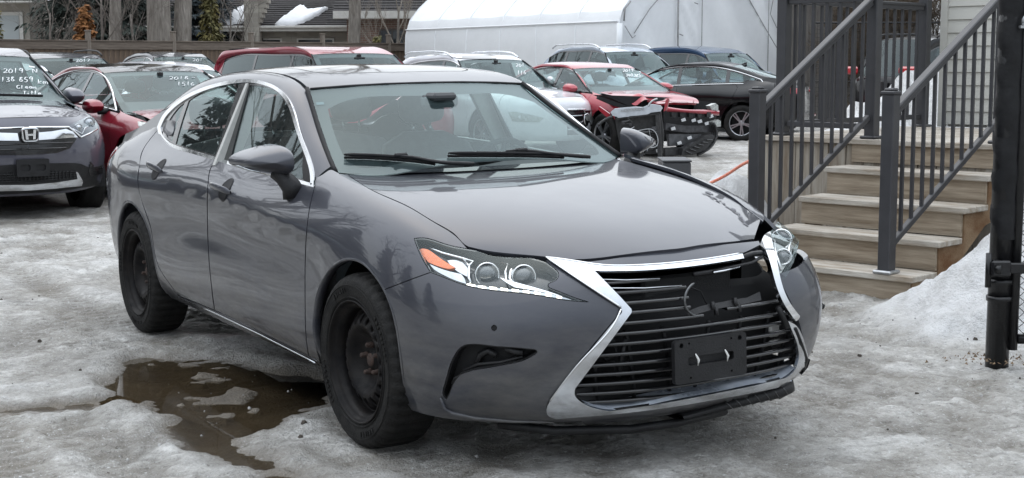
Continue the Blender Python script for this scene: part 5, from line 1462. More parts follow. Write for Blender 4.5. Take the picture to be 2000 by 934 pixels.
    we = [(hx, hw, hz), (hx * .5 + bx * .5 - .02, hw * .5 + bw * .5 + .01, hz * .5 + bz * .5 + .012), (bx + .0, bw + .005, bz - .004), (bx + .10, bw + .02, bz - .045)]
    wc = [(hx + fwd_ * .5, hz + .02), (hx * .5 + bx * .5 + fwd_ * .6, hz * .5 + bz * .5 + .015), (bx + fwd_, bz - .01), (bx + fwd_ + .10, bz - .06)]
    WG = top_patch(wc, we, 24, 18, p=2.2); WSg = Surf(WG); 
    if WSg.fn[len(WSg.fn) // 2][2] < 0: WSg.N = -WSg.N; WSg.fn = -WSg.fn
    c['WS'] = WSg
    mb = MB(); mb.grid(WG); c['ws'] = face_out(mb.build('windscreen', GLASS_F, root), (1, 0, 1))
    K = 3
    m = MB(); off = WG - np.array([.004, 0, .008])
    m.grid(off[:3]); m.grid(off[:, :K]); m.grid(off[:, -K:]); m.grid(off[-8:])
    m.build('windscreen_border', mat('frit_black', (.025, .024, .028), .5), c['ws'])
    for s_ in (-1, 1):
        m = MB(); m.tube([(x + .0, s_ * (w + .004), zz + .004) for x, w, zz in curve(np.array(we), n=14)], .012, 5); m.build('pillar_trim', BLACK_M, root)
    rx, rwid, rz = sp['rhdr']; H = sp['H']
    rm = (hx + rx) / 2
    re2 = [(hx, hw, hz), (hx - .12, hw - .006, hz + .045), (rm + .1, hw - .012, H - .035), (rm - .4, hw * .5 + rwid * .5 - .004, H - .035)] + ([(rx + .22, rwid + .003, rz * .35 + (H - .035) * .65)] if rx < -1.4 else []) + [(rx, rwid, rz)]
    rc = [(hx + fwd_ * .5, hz + .022), (hx - .08, hz + .055), (rm + .1, H - .002), (rm - .4, H)] + ([(rx + .18, rz * .35 + (H - .005) * .65)] if rx < -1.4 else []) + [(rx - .06, rz + .03)]
    RG = top_patch(rc, re2, 40, 20, p=3.0); c['roofG'] = RG
    mb = MB(); mb.grid(RG); c['roof'] = fix_normals(mb.build('roof', sp.get('roofmat', PT), root))
    rails = sp['rail']                                             # top of the side glass, front to back
    lo = np.array([(x, -sg(x, zz), zz) for x, zz in rails])
    lo = np.concatenate([[(bx + .02, -bw - .02, bz - .02)], lo])
    tb = G[U(12.6), -1]; tb2 = G[U(13.6), -1]
    dk = sp.get('dk', [])
    lo = np.concatenate([lo, [(x, -sg(x, zz), zz) for x, w, zz in dk], [tb]])
    lo = curve(lo, n=50)
    upc = np.concatenate([np.array(we)[2::-1], np.array(re2)[1:], np.array([(x, w, zz) for x, w, zz in (sp.get('rwe', []) or [(rx - .07, rwid + .005, rz - .09), (rx * .6 + tb2[0] * .4, rwid * .6 - tb2[1] * .4, rz * .62 + tb2[2] * .38)])]).reshape(-1, 3), [tb2 * [1, -1, 1]]])
    upc = curve(upc, n=50) * [1, -1, 1]
    GG = []
    for q in np.linspace(0, 1, 7):
        ch = upc - lo; tg_ = np.gradient(lo + ch * q, axis=0); nn = np.cross(ch, tg_); nn /= np.maximum(np.linalg.norm(nn, axis=1, keepdims=True), 1e-6); nn *= np.where(nn[:, 1:2] > 0, -1, 1)
        GG.append(lo + ch * q + nn * (.16 * np.linalg.norm(ch, axis=1, keepdims=True) * 4 * q * (1 - q)))
    GG = np.array(GG)
    for k in range(2): GG[:, 1:-1] = GG[:, 1:-1] * .5 + (GG[:, :-2] + GG[:, 2:]) * .25
    for s_ in (1, -1):
        mb = MB(); mb.grid(GG * [1, s_, 1]); fix_normals(mb.build('roof_rail_panel', PT, root))
    # --- rear glass and deck
    q = [(x, w, zz) for x, w, zz in sp.get('rwe', [])]
    rg_e = [(rx, rwid, rz)] + q; rg_c = [(rx - .06, rz + .03)] + [(x - .06, zz + .02) for x, w, zz in q]
    if len(q) == 0: rg_e += [tuple(tb2 * [1, -1, 1])]; rg_c += [(G[U(15), -1, 0], tb2[2])]
    mb = MB(); mb.grid(top_patch(rg_c, rg_e, 16, 12, p=2.2)); c['rw'] = face_out(mb.build('rear_window', GLASS_T if sp.get('privacy') else GLASS_S, root), (-1, 0, .6))
    if len(q):
        l_ = q[-1]; mb = MB(); c15 = G[U(15), -1]
        mb.grid(top_patch([(l_[0] - .06, l_[2] + .02), (c15[0], c15[2])], [l_, tuple(tb2 * [1, -1, 1])], 10, 12, p=2.2)); c['deck'] = fix_normals(mb.build('trunk_lid', PT, root))
        c14 = curve(np.array([G[u, -1] for u in range(U(12.6), U(15) + 1, 2)]), n=10)
    # --- side glass
    bl = [(x, beltc(x) + .012) for x in np.linspace(rails[0][0] + .03 if False else d1 - .04, sp.get('dlo_end', xr - .05), 8)]
    dlo = loop([[bl[0]] + bl[1:], [bl[-1]] + list(sp.get('dlo_tail', [])) + [rails[-1]] if len(sp.get('dlo_tail', [])) else [bl[-1], rails[-1]], list(rails)[::-1], [rails[0], bl[0]]], .03)
    dli = inset(dlo, .022)
    # painted skin round the glass
    c['dlo'] = dlo
    zt = np.array(rails)
    gl = []
    pil = sp.get('pillars', [d2 - .06]); xs_ = [9] + list(pil) + [-9]
    for k in range(len(xs_) - 1):
        hi_, lo_ = xs_[k], xs_[k + 1]
        sub = clip_x(dli, lo_ + .035, hi_ - .035)
        if sub is not None: gl.append(sub)
    mk2('window_frame', [panel(SGg, dlo, PSide, .08, holes=gl, gap=0, off=.001, flange=.012)], BLACK_G)
    for k, g in enumerate(gl):
        gm = GLASS_T if (sp.get('privacy') and k > 0) else GLASS_S
        a, b = mk2('side_window', [panel(SGg, g, PSide, .10, gap=-.003, off=-.004, flange=0)], gm)
    if sp.get('chrome'):
        if sp['chrome'] == 'top': sub = np.array(rails)[1:]; tr_ = [(x, -sg(x, zz) - .006, zz) for x, zz in curve(np.c_[sub, sub[:, :1] * 0], n=30)[:, :2]]
        else: tr_ = [(x, -sg(x, zz) - .006, zz) for x, zz in dlo] + [(dlo[0][0], -sg(*dlo[0]) - .006, dlo[0][1])]
        me = MB().tube(tr_, .009, 5).mesh('window_trim', CHROME); link('window_trim', me, root); link('window_trim', mirror_mesh2(me), root)
    # skin behind the glass to the tail
    x0 = sp.get('dlo_end', xr - .05)
    fill = loop([[(x0 + .12, beltc(x0) + .0), (x0 - .3, beltc(x0) + .01), (tail + .14, sp['deckz'] - .03)], [(tail + .14, sp['deckz'] - .03)] + [(x + .02, zz) for x, w, zz in dk[::-1]] + [rails[-1]], [rails[-1], (x0 + .12, beltc(x0))]], .04)
    mk2('rear_pillar', [panel(SGg, fill, PSide, .08, off=-.003, flange=0, gap=0)], PT)
    # --- mirrors, cabin, wheels
    mx, mw_, mz = sp['mir']
    rows = []
    for q in np.linspace(0, 1, 8):
        k = (1 - q ** 2.3) ** .55 if q < 1 else .05
        rows.append([(mx - .09 + .19 * q, -(mw_ - .095) + math.copysign(abs(math.cos(a)) ** .75, math.cos(a)) * .098 * (.6 + .4 * k), mz + math.copysign(abs(math.sin(a)) ** .75, math.sin(a)) * sp.get('mirh', .078) * k * (1 - .2 * max(0, -math.cos(a)))) for a in np.linspace(0, 2 * math.pi, 21)[:-1]])
    mb = MB(); mb.grid(np.array(rows), closed=True); mb.add(rows[-1], [tuple(range(20))]); mb.add(rows[0], [tuple(range(20))[::-1]])
    me = fix_mesh(mb.mesh('door_mirror', sp.get('mirmat', PT))); a = link('door_mirror', me, root); b = link('door_mirror', mirror_mesh2(me), root)
    mb = MB(); mb.tube([(mx + .04, -sg(mx, beltc(mx)) + .03, beltc(mx) - .01), (mx + .02, -(mw_ - .12), mz - .06)], [.035, .03], 8)
    me = mb.mesh('mirror_foot', BLACK_P); link('mirror_foot', me, a); link('mirror_foot', mirror_mesh2(me), b)
    mb = MB(); mb.box((0, 0, sill + .04), (xf - xr + .9, Wd * 1.5, .05)); mb.box((0, 0, zb0 - .28), (xf - xr - .5, Wd * 1.5, .02)); mb.build('floor_pan', DARK, root)
    mb = MB(); mb.grid([[(xf - .30, y, zb0 - .30), (bx + .10, y, bz - .05), (bx - .12, y, bz - .03), (bx - .32, y, bz - .08), (bx - .36, y, bz - .5)] for y in np.linspace(-Wd * .70, Wd * .70, 9)]); mb.build('dashboard', INTM, root)
    sz = zb0 - 1.0 + sp.get('seatz', 0)
    if sp.get('seats', True):
        sx = sp.get('seatx', -.2)
        seat(sx, .37, .52, [(.37, .13)], root=root, z0=sz); seat(sx, -.37, .52, [(-.37, .13)], root=root, z0=sz)
        seat(sx - .95, 0, 1.3, [(.42, .13), (-.42, .13)], hgt=.58, name='rear_seat', root=root, z0=sz)
        mb = MB(); cc = Vector((sx + .52, .37, .92 + sz)); nrm = Vector((-.9, 0, .42)).normalized(); v_ = nrm.cross(Vector((0, 1, 0)))
        mb.tube([cc + (Vector((0, 1, 0)) * math.cos(a) + v_ * math.sin(a)) * .18 for a in np.linspace(0, 2 * math.pi, 25)], .015, 6, cap=False); mb.build('steering_wheel', BLACK_M, root)
        mb = MB(); mb.box((hx + .17, 0, hz - .055), (.025, .19, .045), bev=.012); mb.box((hx + .15, 0, hz - .015), (.05, .06, .05), bev=.01); mb.build('rear_view_mirror', BLACK_P, root)
    mb = MB(); mb.grid(RG[::3, ::3] * [1, .985, 1] - [0, 0, .04]); mb.build('headliner', HEADL, root)
    w0 = None
    for k, (x, s_) in enumerate(((xf, -1), (xr, -1), (xf, 1), (xr, 1))):
        w = simple_wheel(rw, sp.get('wheel', 'alloy'), root) if w0 is None else copy_tree(w0, root)
        w0 = w0 or w
        w.location = (x, s_ * (sp['w'] - .015), rw - .005); w.rotation_euler = (0, .4 * k, 0 if s_ < 0 else math.pi)
    if sp.get('rails'):
        for s_ in (-1, 1):
            y0 = hw + .02; xa, xb = sp['rails']
            zz = lambda x: float(np.interp(x, [xb, xb + .15, xa - .15, xa], [H - .03, H - .005, H - .01, H - .05]))
            pts = [(xa, s_ * y0, zz(xa) - .02), (xa - .10, s_ * y0, zz(xa) + .03), (xa - .35, s_ * y0, H + .022), ((xa + xb) / 2, s_ * y0, H + .034), (xb + .35, s_ * y0, H + .026), (xb + .10, s_ * y0, zz(xb) + .03), (xb, s_ * y0, zz(xb) - .02)]
            mb = MB(); mb.tube(curve(np.array(pts), n=26), .016, 7); mb.build('roof_bar', sp.get('railmat', BLACK_P), root)
    if sp.get('fin'):
        fx = sp['fin']; zf_ = float(np.interp(fx, [rx, rm], [rz + .01, H])); mb = MB(); mb.add([(fx + .09, 0, zf_ - .01), (fx - .09, -.028, zf_ - .01), (fx - .09, .028, zf_ - .01), (fx - .10, 0, zf_ + .065), (fx - .06, 0, zf_ + .06)], [(0, 1, 3, 4), (0, 4, 3, 2), (1, 2, 3), (0, 2, 1)])
        mb.build('roof_fin', sp.get('finmat', PT), root)
    c['mk'] = mk; c['mk2'] = mk2
    return c

def mirror_mesh2(me):
    m = me.copy()
    n = len(m.vertices); co = np.empty(n * 3); m.vertices.foreach_get('co', co); co = co.reshape(-1, 3)
    F = [tuple(p.vertices)[::-1] for p in me.polygons]; mi = [p.material_index for p in me.polygons]; sm = [p.use_smooth for p in me.polygons]
    cn = np.empty(len(me.corner_normals) * 3); me.corner_normals.foreach_get('vector', cn); cn = cn.reshape(-1, 3)
    li = np.empty(len(me.loops), int); me.loops.foreach_get('vertex_index', li)
    vn = np.zeros((n, 3)); vn[li] = cn; vn[:, 1] *= -1
    co[:, 1] *= -1
    m2 = bpy.data.meshes.new(me.name); m2.from_pydata(co.tolist(), [], F)
    for k in me.materials: m2.materials.append(k)
    m2.polygons.foreach_set('material_index', mi); m2.polygons.foreach_set('use_smooth', sm); m2.update()
    m2.normals_split_custom_set_from_vertices(vn.tolist())
    bpy.data.meshes.remove(m)
    return m2
def curve_closed(h): return list(h) + [h[0]] if tuple(h[0]) != tuple(h[-1]) else list(h)
def clip_x(poly, lo, hi):
    """cut a 2D outline to lo < x < hi"""
    for ax, s in ((lo, 1), (hi, -1)):
        o = []
        for i in range(len(poly)):
            a, b = poly[i], poly[(i + 1) % len(poly)]
            ia, ib = (a[0] - ax) * s > 0, (b[0] - ax) * s > 0
            if ia: o.append(a)
            if ia != ib: k = (ax - a[0]) / (b[0] - a[0]); o.append(a + (b - a) * k)
        if len(o) < 3: return None
        poly = np.array(o)
    # resample so that long straight cuts carry points
    d = np.linalg.norm(poly - np.roll(poly, -1, axis=0), axis=1); out = []
    for i in range(len(poly)):
        n = max(1, int(d[i] / .03)); b = poly[(i + 1) % len(poly)]
        for k in range(n):
            out.append(poly[i] + (b - poly[i]) * k / n)
    out = np.array(out); keep = np.linalg.norm(out - np.roll(out, 1, axis=0), axis=1) > .004
    return out[keep]

# handwriting in white marker: strokes on a unit cell
STK = {'0': [[(.5, 1), (.1, .6), (.3, .05), (.75, .2), (.85, .75), (.5, 1)]], '1': [[(.45, 1), (.4, 0)]], '2': [[(.1, .8), (.5, 1), (.85, .75), (.1, .05), (.95, .1)]],
       '3': [[(.1, .95), (.8, .85), (.4, .52), (.85, .3), (.5, 0), (.1, .1)]], '4': [[(.3, 1), (.1, .4), (.9, .45)], [(.8, .9), (.65, 0)]], '5': [[(.9, 1), (.3, .95), (.2, .55), (.75, .5), (.7, .1), (.1, .05)]],
       '6': [[(.7, 1), (.15, .45), (.35, .02), (.85, .25), (.3, .45)]], '7': [[(.1, .95), (.9, .95), (.35, 0)]], '8': [[(.75, .9), (.3, .95), (.3, .6), (.8, .3), (.45, 0), (.15, .25), (.75, .9)]],
       '9': [[(.85, .85), (.4, 1), (.15, .65), (.55, .5), (.85, .85), (.7, 0)]], '-': [[(.1, .5), (.8, .52)]], 'N': [[(.1, 0), (.15, 1), (.75, .1), (.85, 1)]], 'k': [[(.2, 1), (.15, 0)], [(.8, .6), (.2, .3), (.8, 0)]],
       'm': [[(.05, 0), (.1, .55), (.35, .5), (.4, .05), (.5, .5), (.85, .45), (.9, 0)]], 'C': [[(.9, .85), (.4, .95), (.1, .4), (.45, .02), (.95, .2)]], 'l': [[(.35, 1), (.3, .0)]], 'e': [[(.1, .3), (.8, .4), (.5, .6), (.15, .3), (.45, .0), (.9, .1)]],
       'a': [[(.8, .5), (.3, .55), (.15, .15), (.55, .05), (.8, .5), (.9, .0)]], 'n': [[(.1, .55), (.15, 0)], [(.15, .4), (.6, .55), (.75, .0)]], 'T': [[(.05, .95), (1.0, 1.0)], [(.5, .97), (.4, 0)]], 'i': [[(.4, .55), (.4, 0)], [(.42, .85), (.45, .9)]], 't': [[(.45, .95), (.4, 0)], [(.1, .6), (.85, .66)]], ' ': []}
MARKER = mat('white_marker', (.78, .80, .80), .7, var=.15, vscale=60)
def write(c, lines, th=.010, wob=4):
    """marker writing on the inside of a windscreen: (text, left y, baseline height, cell width, cell height)"""
    rs = random.Random(wob); mb = MB()
    for text, y0, z0, cw, chh in lines:
        # letters run to the reader's right, i.e. towards the car's left
        for k, ch in enumerate(text):
            for s in STK.get(ch, []):
                pts = []
                for u, v in (curve(np.array(s), n=len(s) * 3) if len(s) > 2 else s):
                    y = y0 + (k + .85 * u + rs.uniform(-.01, .01)) * cw; z = z0 + v * chh + .04 * chh * math.sin(k * 1.7) - k * cw * .05
                    p, n = c['WS'].hit((6, y, z), (-1, 0, 0)); pts.append(p + n * .003)
                mb.tube(pts, th * .5, 4)
    return mb.build('marker_writing', MARKER, c['ws'])
RED_M = paint('deep_red_paint', (.20, .010, .022)); RED_V = paint('red_van_paint', (.26, .018, .036)); RED_A = paint('radiant_red_paint', (.30, .016, .030))
BLK = paint('black_paint', (.004, .004, .005), .05, .3); BLK.node_tree.nodes['Principled BSDF'].inputs['Coat Weight'].default_value = .6; NAVY = paint('navy_paint', (.016, .019, .028), .3); SLV = paint('silver_blue_paint', (.40, .45, .52)); WHT = paint('white_paint', (.66, .67, .70), .05); BLU = paint('blue_paint', (.035, .075, .15)); GRY = paint('steel_grey_paint', (.080, .080, .100))
SEDAN = dict(w=.92, H=1.45, xf=1.415, xr=-1.415, nose=2.35, tail=-2.50, nosez=.77, hoodz=.93, cowlz=1.0, belt=(.985, 1.01, 1.03), deckz=1.06, hip=1.12, hdr=(.16, .58, 1.34), rhdr=(-1.15, .53, 1.37),
             rail=[(.62, 1.14), (.30, 1.28), (.02, 1.345), (-.4, 1.375), (-.9, 1.345), (-1.30, 1.25), (-1.58, 1.13)], dlo_end=-1.62, dk=[(-1.75, .71, 1.13)], rwe=[(-1.55, .52, 1.25), (-1.95, .50, 1.12)], mir=(.62, 1.04, 1.03), chrome='top', pillars=[-.18, -1.12])
SUV = dict(bwx=.10, w=.925, H=1.67, xf=1.33, xr=-1.33, nose=2.28, tail=-2.28, sill=.27, rw=.355, nosez=.97, hoodz=1.06, cowlz=1.12, belt=(1.10, 1.12, 1.15), deckz=1.10, hip=1.24, hdr=(.22, .58, 1.53), rhdr=(-1.70, .55, 1.58), blunt=.35, blunt_rear=.5,
           rail=[(.68, 1.27), (.36, 1.44), (.10, 1.52), (-.4, 1.56), (-1.0, 1.54), (-1.45, 1.47), (-1.78, 1.36)], dlo_end=-1.80, dk=[(-1.95, .70, 1.42), (-2.05, .73, 1.25)], rwe=[], mir=(.66, 1.05, 1.14), mirh=.09, privacy=True, pillars=[-.20, -1.12], sillmat=BLACK_P, seatz=.04, wsbulge=.14, tum=(.42, .0))
def S_(base, **k): d = dict(base); d.update(k); return d

crv = gcar('suv', 'steel grey SUV facing the camera with marker writing on its windscreen at the left edge', 'car', -5.72, 15.25, 34, S_(SUV, paint=GRY, hdr=(.25, .58, 1.54), step=.05, crown=.06, nosez=.98), z=-.03)
m3 = gcar('sedan_car', 'deep red sedan with a black glass roof parked beside the steel grey SUV', 'car', -4.05, 16.4, 38, S_(SEDAN, paint=RED_M, H=1.44, nose=2.25, tail=-2.44, nosez=.72, hoodz=.90, cowlz=.97, roofmat=BLACK_G, chrome='full', hdr=(.10, .56, 1.34), mir=(.68, 1.04, 1.0), pillars=[-.18], privacy=True))
bsuv = gcar('suv', 'black SUV with roof bars and marker writing, far left by the board fence', 'car', -8.0, 26.2, 34, S_(SUV, paint=NAVY, rails=(.1, -1.6), H=1.66))
wsed = gcar('sedan_car', 'white sedan whose pillar shows between the grey SUV and the deep red sedan', 'car', -7.2, 20.6, 33, S_(SEDAN, paint=WHT, H=1.47, step=.1))
wsed2 = gcar('sedan_car', 'white sedan with a roof fin showing just over the deep red sedan', 'car', -4.95, 21.2, 33, S_(SEDAN, paint=WHT, H=1.47, fin=-1.0, step=.1))
nx = gcar('suv', 'dark navy low crossover with chrome window edge near the board fence', 'car', -7.4, 32.3, 34, S_(SUV, paint=NAVY, H=1.63, hdr=(.25, .57, 1.50), chrome='top', rhdr=(-1.5, .54, 1.53), rail=[(.68, 1.25), (.36, 1.41), (.10, 1.48), (-.4, 1.51), (-1.0, 1.47), (-1.40, 1.39), (-1.70, 1.27)]), z=.08)
van = gcar('minivan', 'red minivan with black window visors rising behind the grey sedan', 'minivan', -2.88, 22.65, 38, S_(SUV, paint=RED_V, w=1.0, H=1.76, xf=1.65, xr=-1.43, nose=2.5, tail=-2.62, cowlz=1.10, hdr=(.82, .68, 1.62), rhdr=(-2.25, .66, 1.66), belt=(1.02, 1.04, 1.07), deckz=1.10, basex=1.50,
           rail=[(1.32, 1.25), (1.02, 1.45), (.70, 1.585), (.1, 1.63), (-.8, 1.64), (-1.6, 1.63), (-2.12, 1.56)], dlo_end=-2.25, d2=.28, dk=[(-2.45, .80, 1.40), (-2.5, .84, 1.25)], pillars=[.22, -.95], mir=(1.2, 1.13, 1.2), seatx=.4, tum=(.28, .05)), z=-.05)
aud = gcar('suv', 'white SUV with silver roof bars parked behind the far side of the grey sedan', 'car', -.45, 24.0, 34, S_(SUV, paint=WHT, H=1.60, hdr=(.20, .58, 1.48), cowlz=1.06, hoodz=1.01, nosez=.92, belt=(1.05, 1.07, 1.09), rhdr=(-1.6, .55, 1.51), chrome='top', rails=(.05, -1.5), railmat=CHROME_D,
           rail=[(.68, 1.22), (.36, 1.38), (.10, 1.46), (-.4, 1.49), (-1.0, 1.46), (-1.45, 1.39), (-1.75, 1.28)], fin=-1.4), z=.0)
acc = gcar('sedan_car', 'red sedan with a crumpled hood and its front torn away', 'car', 1.43, 24.0, 31.5, S_(SEDAN, paint=RED_A, bwx=.09, fin=-1.1, step=.06, nofront=True, nohood=True, mir=(.60, 1.04, 1.04)), z=0)
tig = gcar('suv', 'silver blue SUV with black and silver roof bars behind the wrecked red sedan', 'car', 2.3, 30.6, 31, S_(SUV, paint=SLV, H=1.70, hdr=(.30, .59, 1.55), rails=(.15, -1.65), railmat=CHROME_D, rail=[(.72, 1.27), (.42, 1.46), (.15, 1.55), (-.4, 1.60), (-1.0, 1.59), (-1.55, 1.56), (-1.86, 1.46)]), z=.10)
blk = gcar('sedan_car', 'black sedan seen from its rear side with alloy wheels, beyond the wrecked red sedan', 'car', 3.24, 28.07, -112, S_(SEDAN, paint=BLK, chrome='full', fin=-1.2, rw=.335, finmat=BLACK_G, rail=[(.62, 1.14), (.30, 1.28), (.02, 1.345), (-.4, 1.375), (-.9, 1.345), (-1.40, 1.23), (-1.72, 1.125)], dlo_end=-1.78, pillars=[-.18, -1.10], tail=-2.45), z=0)
bls = gcar('suv', 'blue SUV with dark window visors in front of the white tent', 'car', 4.39, 31.5, 38, S_(SUV, paint=BLU, H=1.78, hdr=(.30, .60, 1.60), rhdr=(-1.7, .58, 1.66), fin=-1.5, finmat=BLACK_G, rail=[(.72, 1.27), (.42, 1.46), (.15, 1.56), (-.4, 1.62), (-1.0, 1.62), (-1.55, 1.58), (-1.86, 1.46)]), z=.02)
rsv = gcar('suv', 'black SUV seen from behind through the deck railing', 'car', 7.95, 25.3, 123, S_(SUV, paint=BLK, H=1.78, rails=(.1, -1.65), hdr=(.30, .60, 1.60), rhdr=(-1.75, .60, 1.68), rail=[(.72, 1.27), (.42, 1.46), (.15, 1.56), (-.4, 1.62), (-1.0, 1.62), (-1.55, 1.58), (-1.86, 1.46)]), z=.1)

# the row goes on to the left of the picture
for k, (src, dx, dy) in enumerate(((bsuv, -8.1, 13.7), (nx, -10.5, 12.1), (bsuv, -12.8, 10.4))):
    o = copy_tree(src['root']); o.matrix_world = car_frame(dx, dy, 34)
    o['label'] = ['dark SUV with roof bars next along the row, just left of the picture', 'dark low crossover second along the row, left of the picture', 'dark SUV with roof bars third along the row, left of the picture'][k]
# ================================================================ faces of the nearer parked cars, writing, wreckage
def sight(mw):
    """sight lines of the survey photograph in a car's own coordinates"""
    M = np.array(mw.to_3x3()); T = np.array(mw.translation); eye = M.T @ (CAMP - T)
    class S:
        to2 = staticmethod(lambda p: None)
        ray = staticmethod(lambda q: (eye, M.T @ wray(q[0] * 400, q[1] * 400)))
    S.M, S.T, S.eye = M, T, eye
    return S
def onc(c, pts, off=0., surf=None):
    S = c['S']; s = surf or c['L']; o = []
    for a, b in pts:
        p, n = s.hit(*S.ray((a / 400, b / 400))); o.append(p + n * off)
    return np.array(o)
def at_x(c, pts, x):
    """points of the photograph on the plane x = const of a car"""
    S = c['S']; o = []
    for a, b in pts:
        e, d = S.ray((a / 400, b / 400)); t = (x - e[0]) / d[0]; o.append(e + d * t)
    return np.array(o)
def pp(c, nm, segs, m, off=.004, flange=.01, step=.03, both=True, par=None, ls=.012, surf=None, closed=True):
    poly = loop([px(*s) for s in segs] if isinstance(segs[0], list) else [px(*(segs + segs[:1]))], ls)
    pr = panel(surf or c['L'], poly, c['S'], step, gap=0, off=off, flange=flange)
    par = par or c['root']
    a = link(nm, pmesh(nm, [pr], m), par)
    if both: b = link(nm, mirror_mesh2(pmesh(nm, [pr], m)), par); return a, b
    return a
def poly_seg(*pts): p = list(pts); return [[p[i], p[(i + 1) % len(p)]] for i in range(len(p))]
for c in (crv, m3, bsuv, nx, aud, acc, tig, blk, van): c['S'] = sight(c['root'].matrix_world)

def write_px(c, lines, th=.008):
    mb = MB(); rs = random.Random(len(lines))
    for text, x0, y0, cw, chh in lines:
        for k, ch in enumerate(text):
            for s in STK.get(ch, []):
                q = curve(np.array(s), n=len(s) * 3) if len(s) > 2 else s
                pts = onc(c, [(x0 + (k + .85 * u) * cw + rs.uniform(-.2, .2) * 0, y0 - v * chh + .6 * math.sin(k * 1.9)) for u, v in q], .004, c['WS'])
                mb.tube(pts, th * .5, 4)
    return mb.build('marker_writing', MARKER, c['ws'])
write_px(crv, [('2019', 6, 143.5, 10.2, 8.5), ('-', 49, 142, 9, 7), ('N', 63, 143.5, 12, 7.5), ('138', 2, 160, 9.4, 8.5), ('859', 37, 160.5, 9.6, 9), ('km', 73, 164.5, 11, 8), ('Clean', 32, 174, 8.2, 6.5), ('Title', 45, 186, 7.2, 7)], .011)
write_px(bsuv, [('2017', 148, 121.5, 7, 5.5), ('146', 147, 136, 7, 7.5), ('561', 171, 135.5, 6.5, 7), ('km', 195, 133.5, 7, 5)], .012)
write_px(m3, [('2018', 330, 156, 10, 5.5), ('-', 374, 155, 9, 5), ('151', 346, 168, 9, 7), ('6', 372, 168, 9, 6)], .009)
write_px(acc, [('2019', 1216, 141, 5.4, 5.5), ('340', 1222, 150.5, 4.9, 5.5), ('285', 1238, 151, 4.6, 5.5)], .012)
write_px(aud, [('201', 1007, 131, 6, 6), ('116', 1010, 146, 6.2, 7.5)], .012)
write_px(nx, [('201', 376, 120, 7, 5)], .012)

# ---- steel grey SUV
GB = mat('grille_black', (.012, .012, .013), .25, coat=.4)
pp(crv, 'grille', poly_seg((56, 250), (134, 250.5), (149, 272), (136, 290), (109, 299), (56, 303)), GB, .004)
for y0, x1 in ((280, 141), (290, 128)):
    q = onc(crv, [(56, y0 + 1), (95, y0), (x1, y0 - 1.5)], .009)
    for s_ in (1, -1): mb = MB(); mb.tube(q * [1, s_, 1], .008, 5); mb.build('grille_bar', BLACK_G, crv['root'])
pp(crv, 'chrome_wing', poly_seg((72, 260), (100, 257.5), (127, 253), (140, 258), (150, 269), (138, 269.5), (105, 272), (72, 274.5)), CHROME, .018, .02)
q = onc(crv, [(56, 249.5), (95, 249.3), (133, 249), (142, 256), (156.6, 268.5), (172, 262), (188, 253)], .010)
for s_ in (1, -1): mb = MB(); mb.tube(q * [1, s_, 1], .010, 6); mb.build('chrome_strip', CHROME, crv['root'])
hla, hlb = pp(crv, 'headlight', poly_seg((134, 246), (158, 235), (180, 225.7), (187, 234), (190, 246), (188, 253), (172, 261), (157, 267), (146, 258)), LENS, .006, .03)
for p_, s_ in ((hla, 1), (hlb, -1)):
    a, b = pp(crv, 'lamp_reflector', poly_seg((138, 246), (158, 237), (179, 228.5), (185, 236), (187, 246), (170, 258), (157, 264)), LR2, -.004, 0, par=p_) if s_ > 0 else (None, None)
    q = onc(crv, [(142, 252), (160, 262), (166, 250), (184, 243)], .0) * [1, s_, 1]; mb = MB(); mb.tube(q, .008, 5); mb.build('lamp_strip', REFLECT, p_)
    for x, y, r_ in ((174, 240, .055), (153, 249, .035)):
        o = onc(crv, [(x, y)], .0)[0] * [1, s_, 1]; mb = MB(); mb.lathe([(.001, .02), (r_ * .6, .015), (r_ * .9, 0), (r_, .012), (r_ * 1.05, -.01)], 18, c=tuple(o), axis='x'); mb.build('projector', REFLECT, p_)
pp(crv, 'bumper_trim', poly_seg((56, 319), (100, 319), (146, 318.5), (157, 320), (175, 327.6), (190, 325), (209, 321), (209, 340), (204, 360), (160, 366), (110, 374), (56, 377)), BLACK_P, .006, .02)
pp(crv, 'lower_mesh', poly_seg((56, 334), (100, 333), (147, 331), (147, 347), (100, 353), (56, 356)), DARK, .009, .005)
mb = MB()
for k in range(13):
    q = onc(crv, [(58 + k * 7, 334), (58 + k * 7, 353 - k * .5)], .014); mb.tube(q, .006, 4, cap=False)
for k in range(4):
    q = onc(crv, [(56, 338 + k * 5), (100, 337 + k * 4.7), (147, 334.5 + k * 4)], .014); mb.tube(q, .006, 4, cap=False)
o_ = mb.build('mesh_bars', BLACK_P, crv['root']); o_['kind'] = 'stuff'; o2 = link('mesh_bars', mirror_mesh2(o_.data.copy()), crv['root']); o2['kind'] = 'stuff'
pp(crv, 'fog_lamp_recess', poly_seg((171, 331), (188, 329), (204, 326), (204, 337), (188, 341), (175, 344)), GB, .010, .005)
pp(crv, 'skid_strip', poly_seg((56, 361), (110, 356), (149, 349.5), (160, 354), (158, 362), (110, 367), (56, 371)), CHROME_D, .014, .02)
pp(crv, 'skid_fin', poly_seg((147, 335), (151, 337), (160, 353), (150, 351)), CHROME_D, .012, .01)
pbk = at_x(crv, [(33, 312), (95.5, 312), (95.5, 343.5), (33, 343.5)], 2.335)
cy, cz = pbk[:, 1].mean(), pbk[:, 2].mean(); hw_, hh_ = np.ptp(pbk[:, 1]) / 2, np.ptp(pbk[:, 2]) / 2
mb = plate2d(rrect(hw_ * 2, hh_ * 2, .015), [rrect(.09, .06, .02).copy() if 0 else [(u - .07, v) for u, v in rrect(.09, .06, .02)], [(u + .07, v) for u, v in rrect(.09, .06, .02)]], .02, .03, lambda u, v, w: (2.345 + w, cy + u, cz + v))
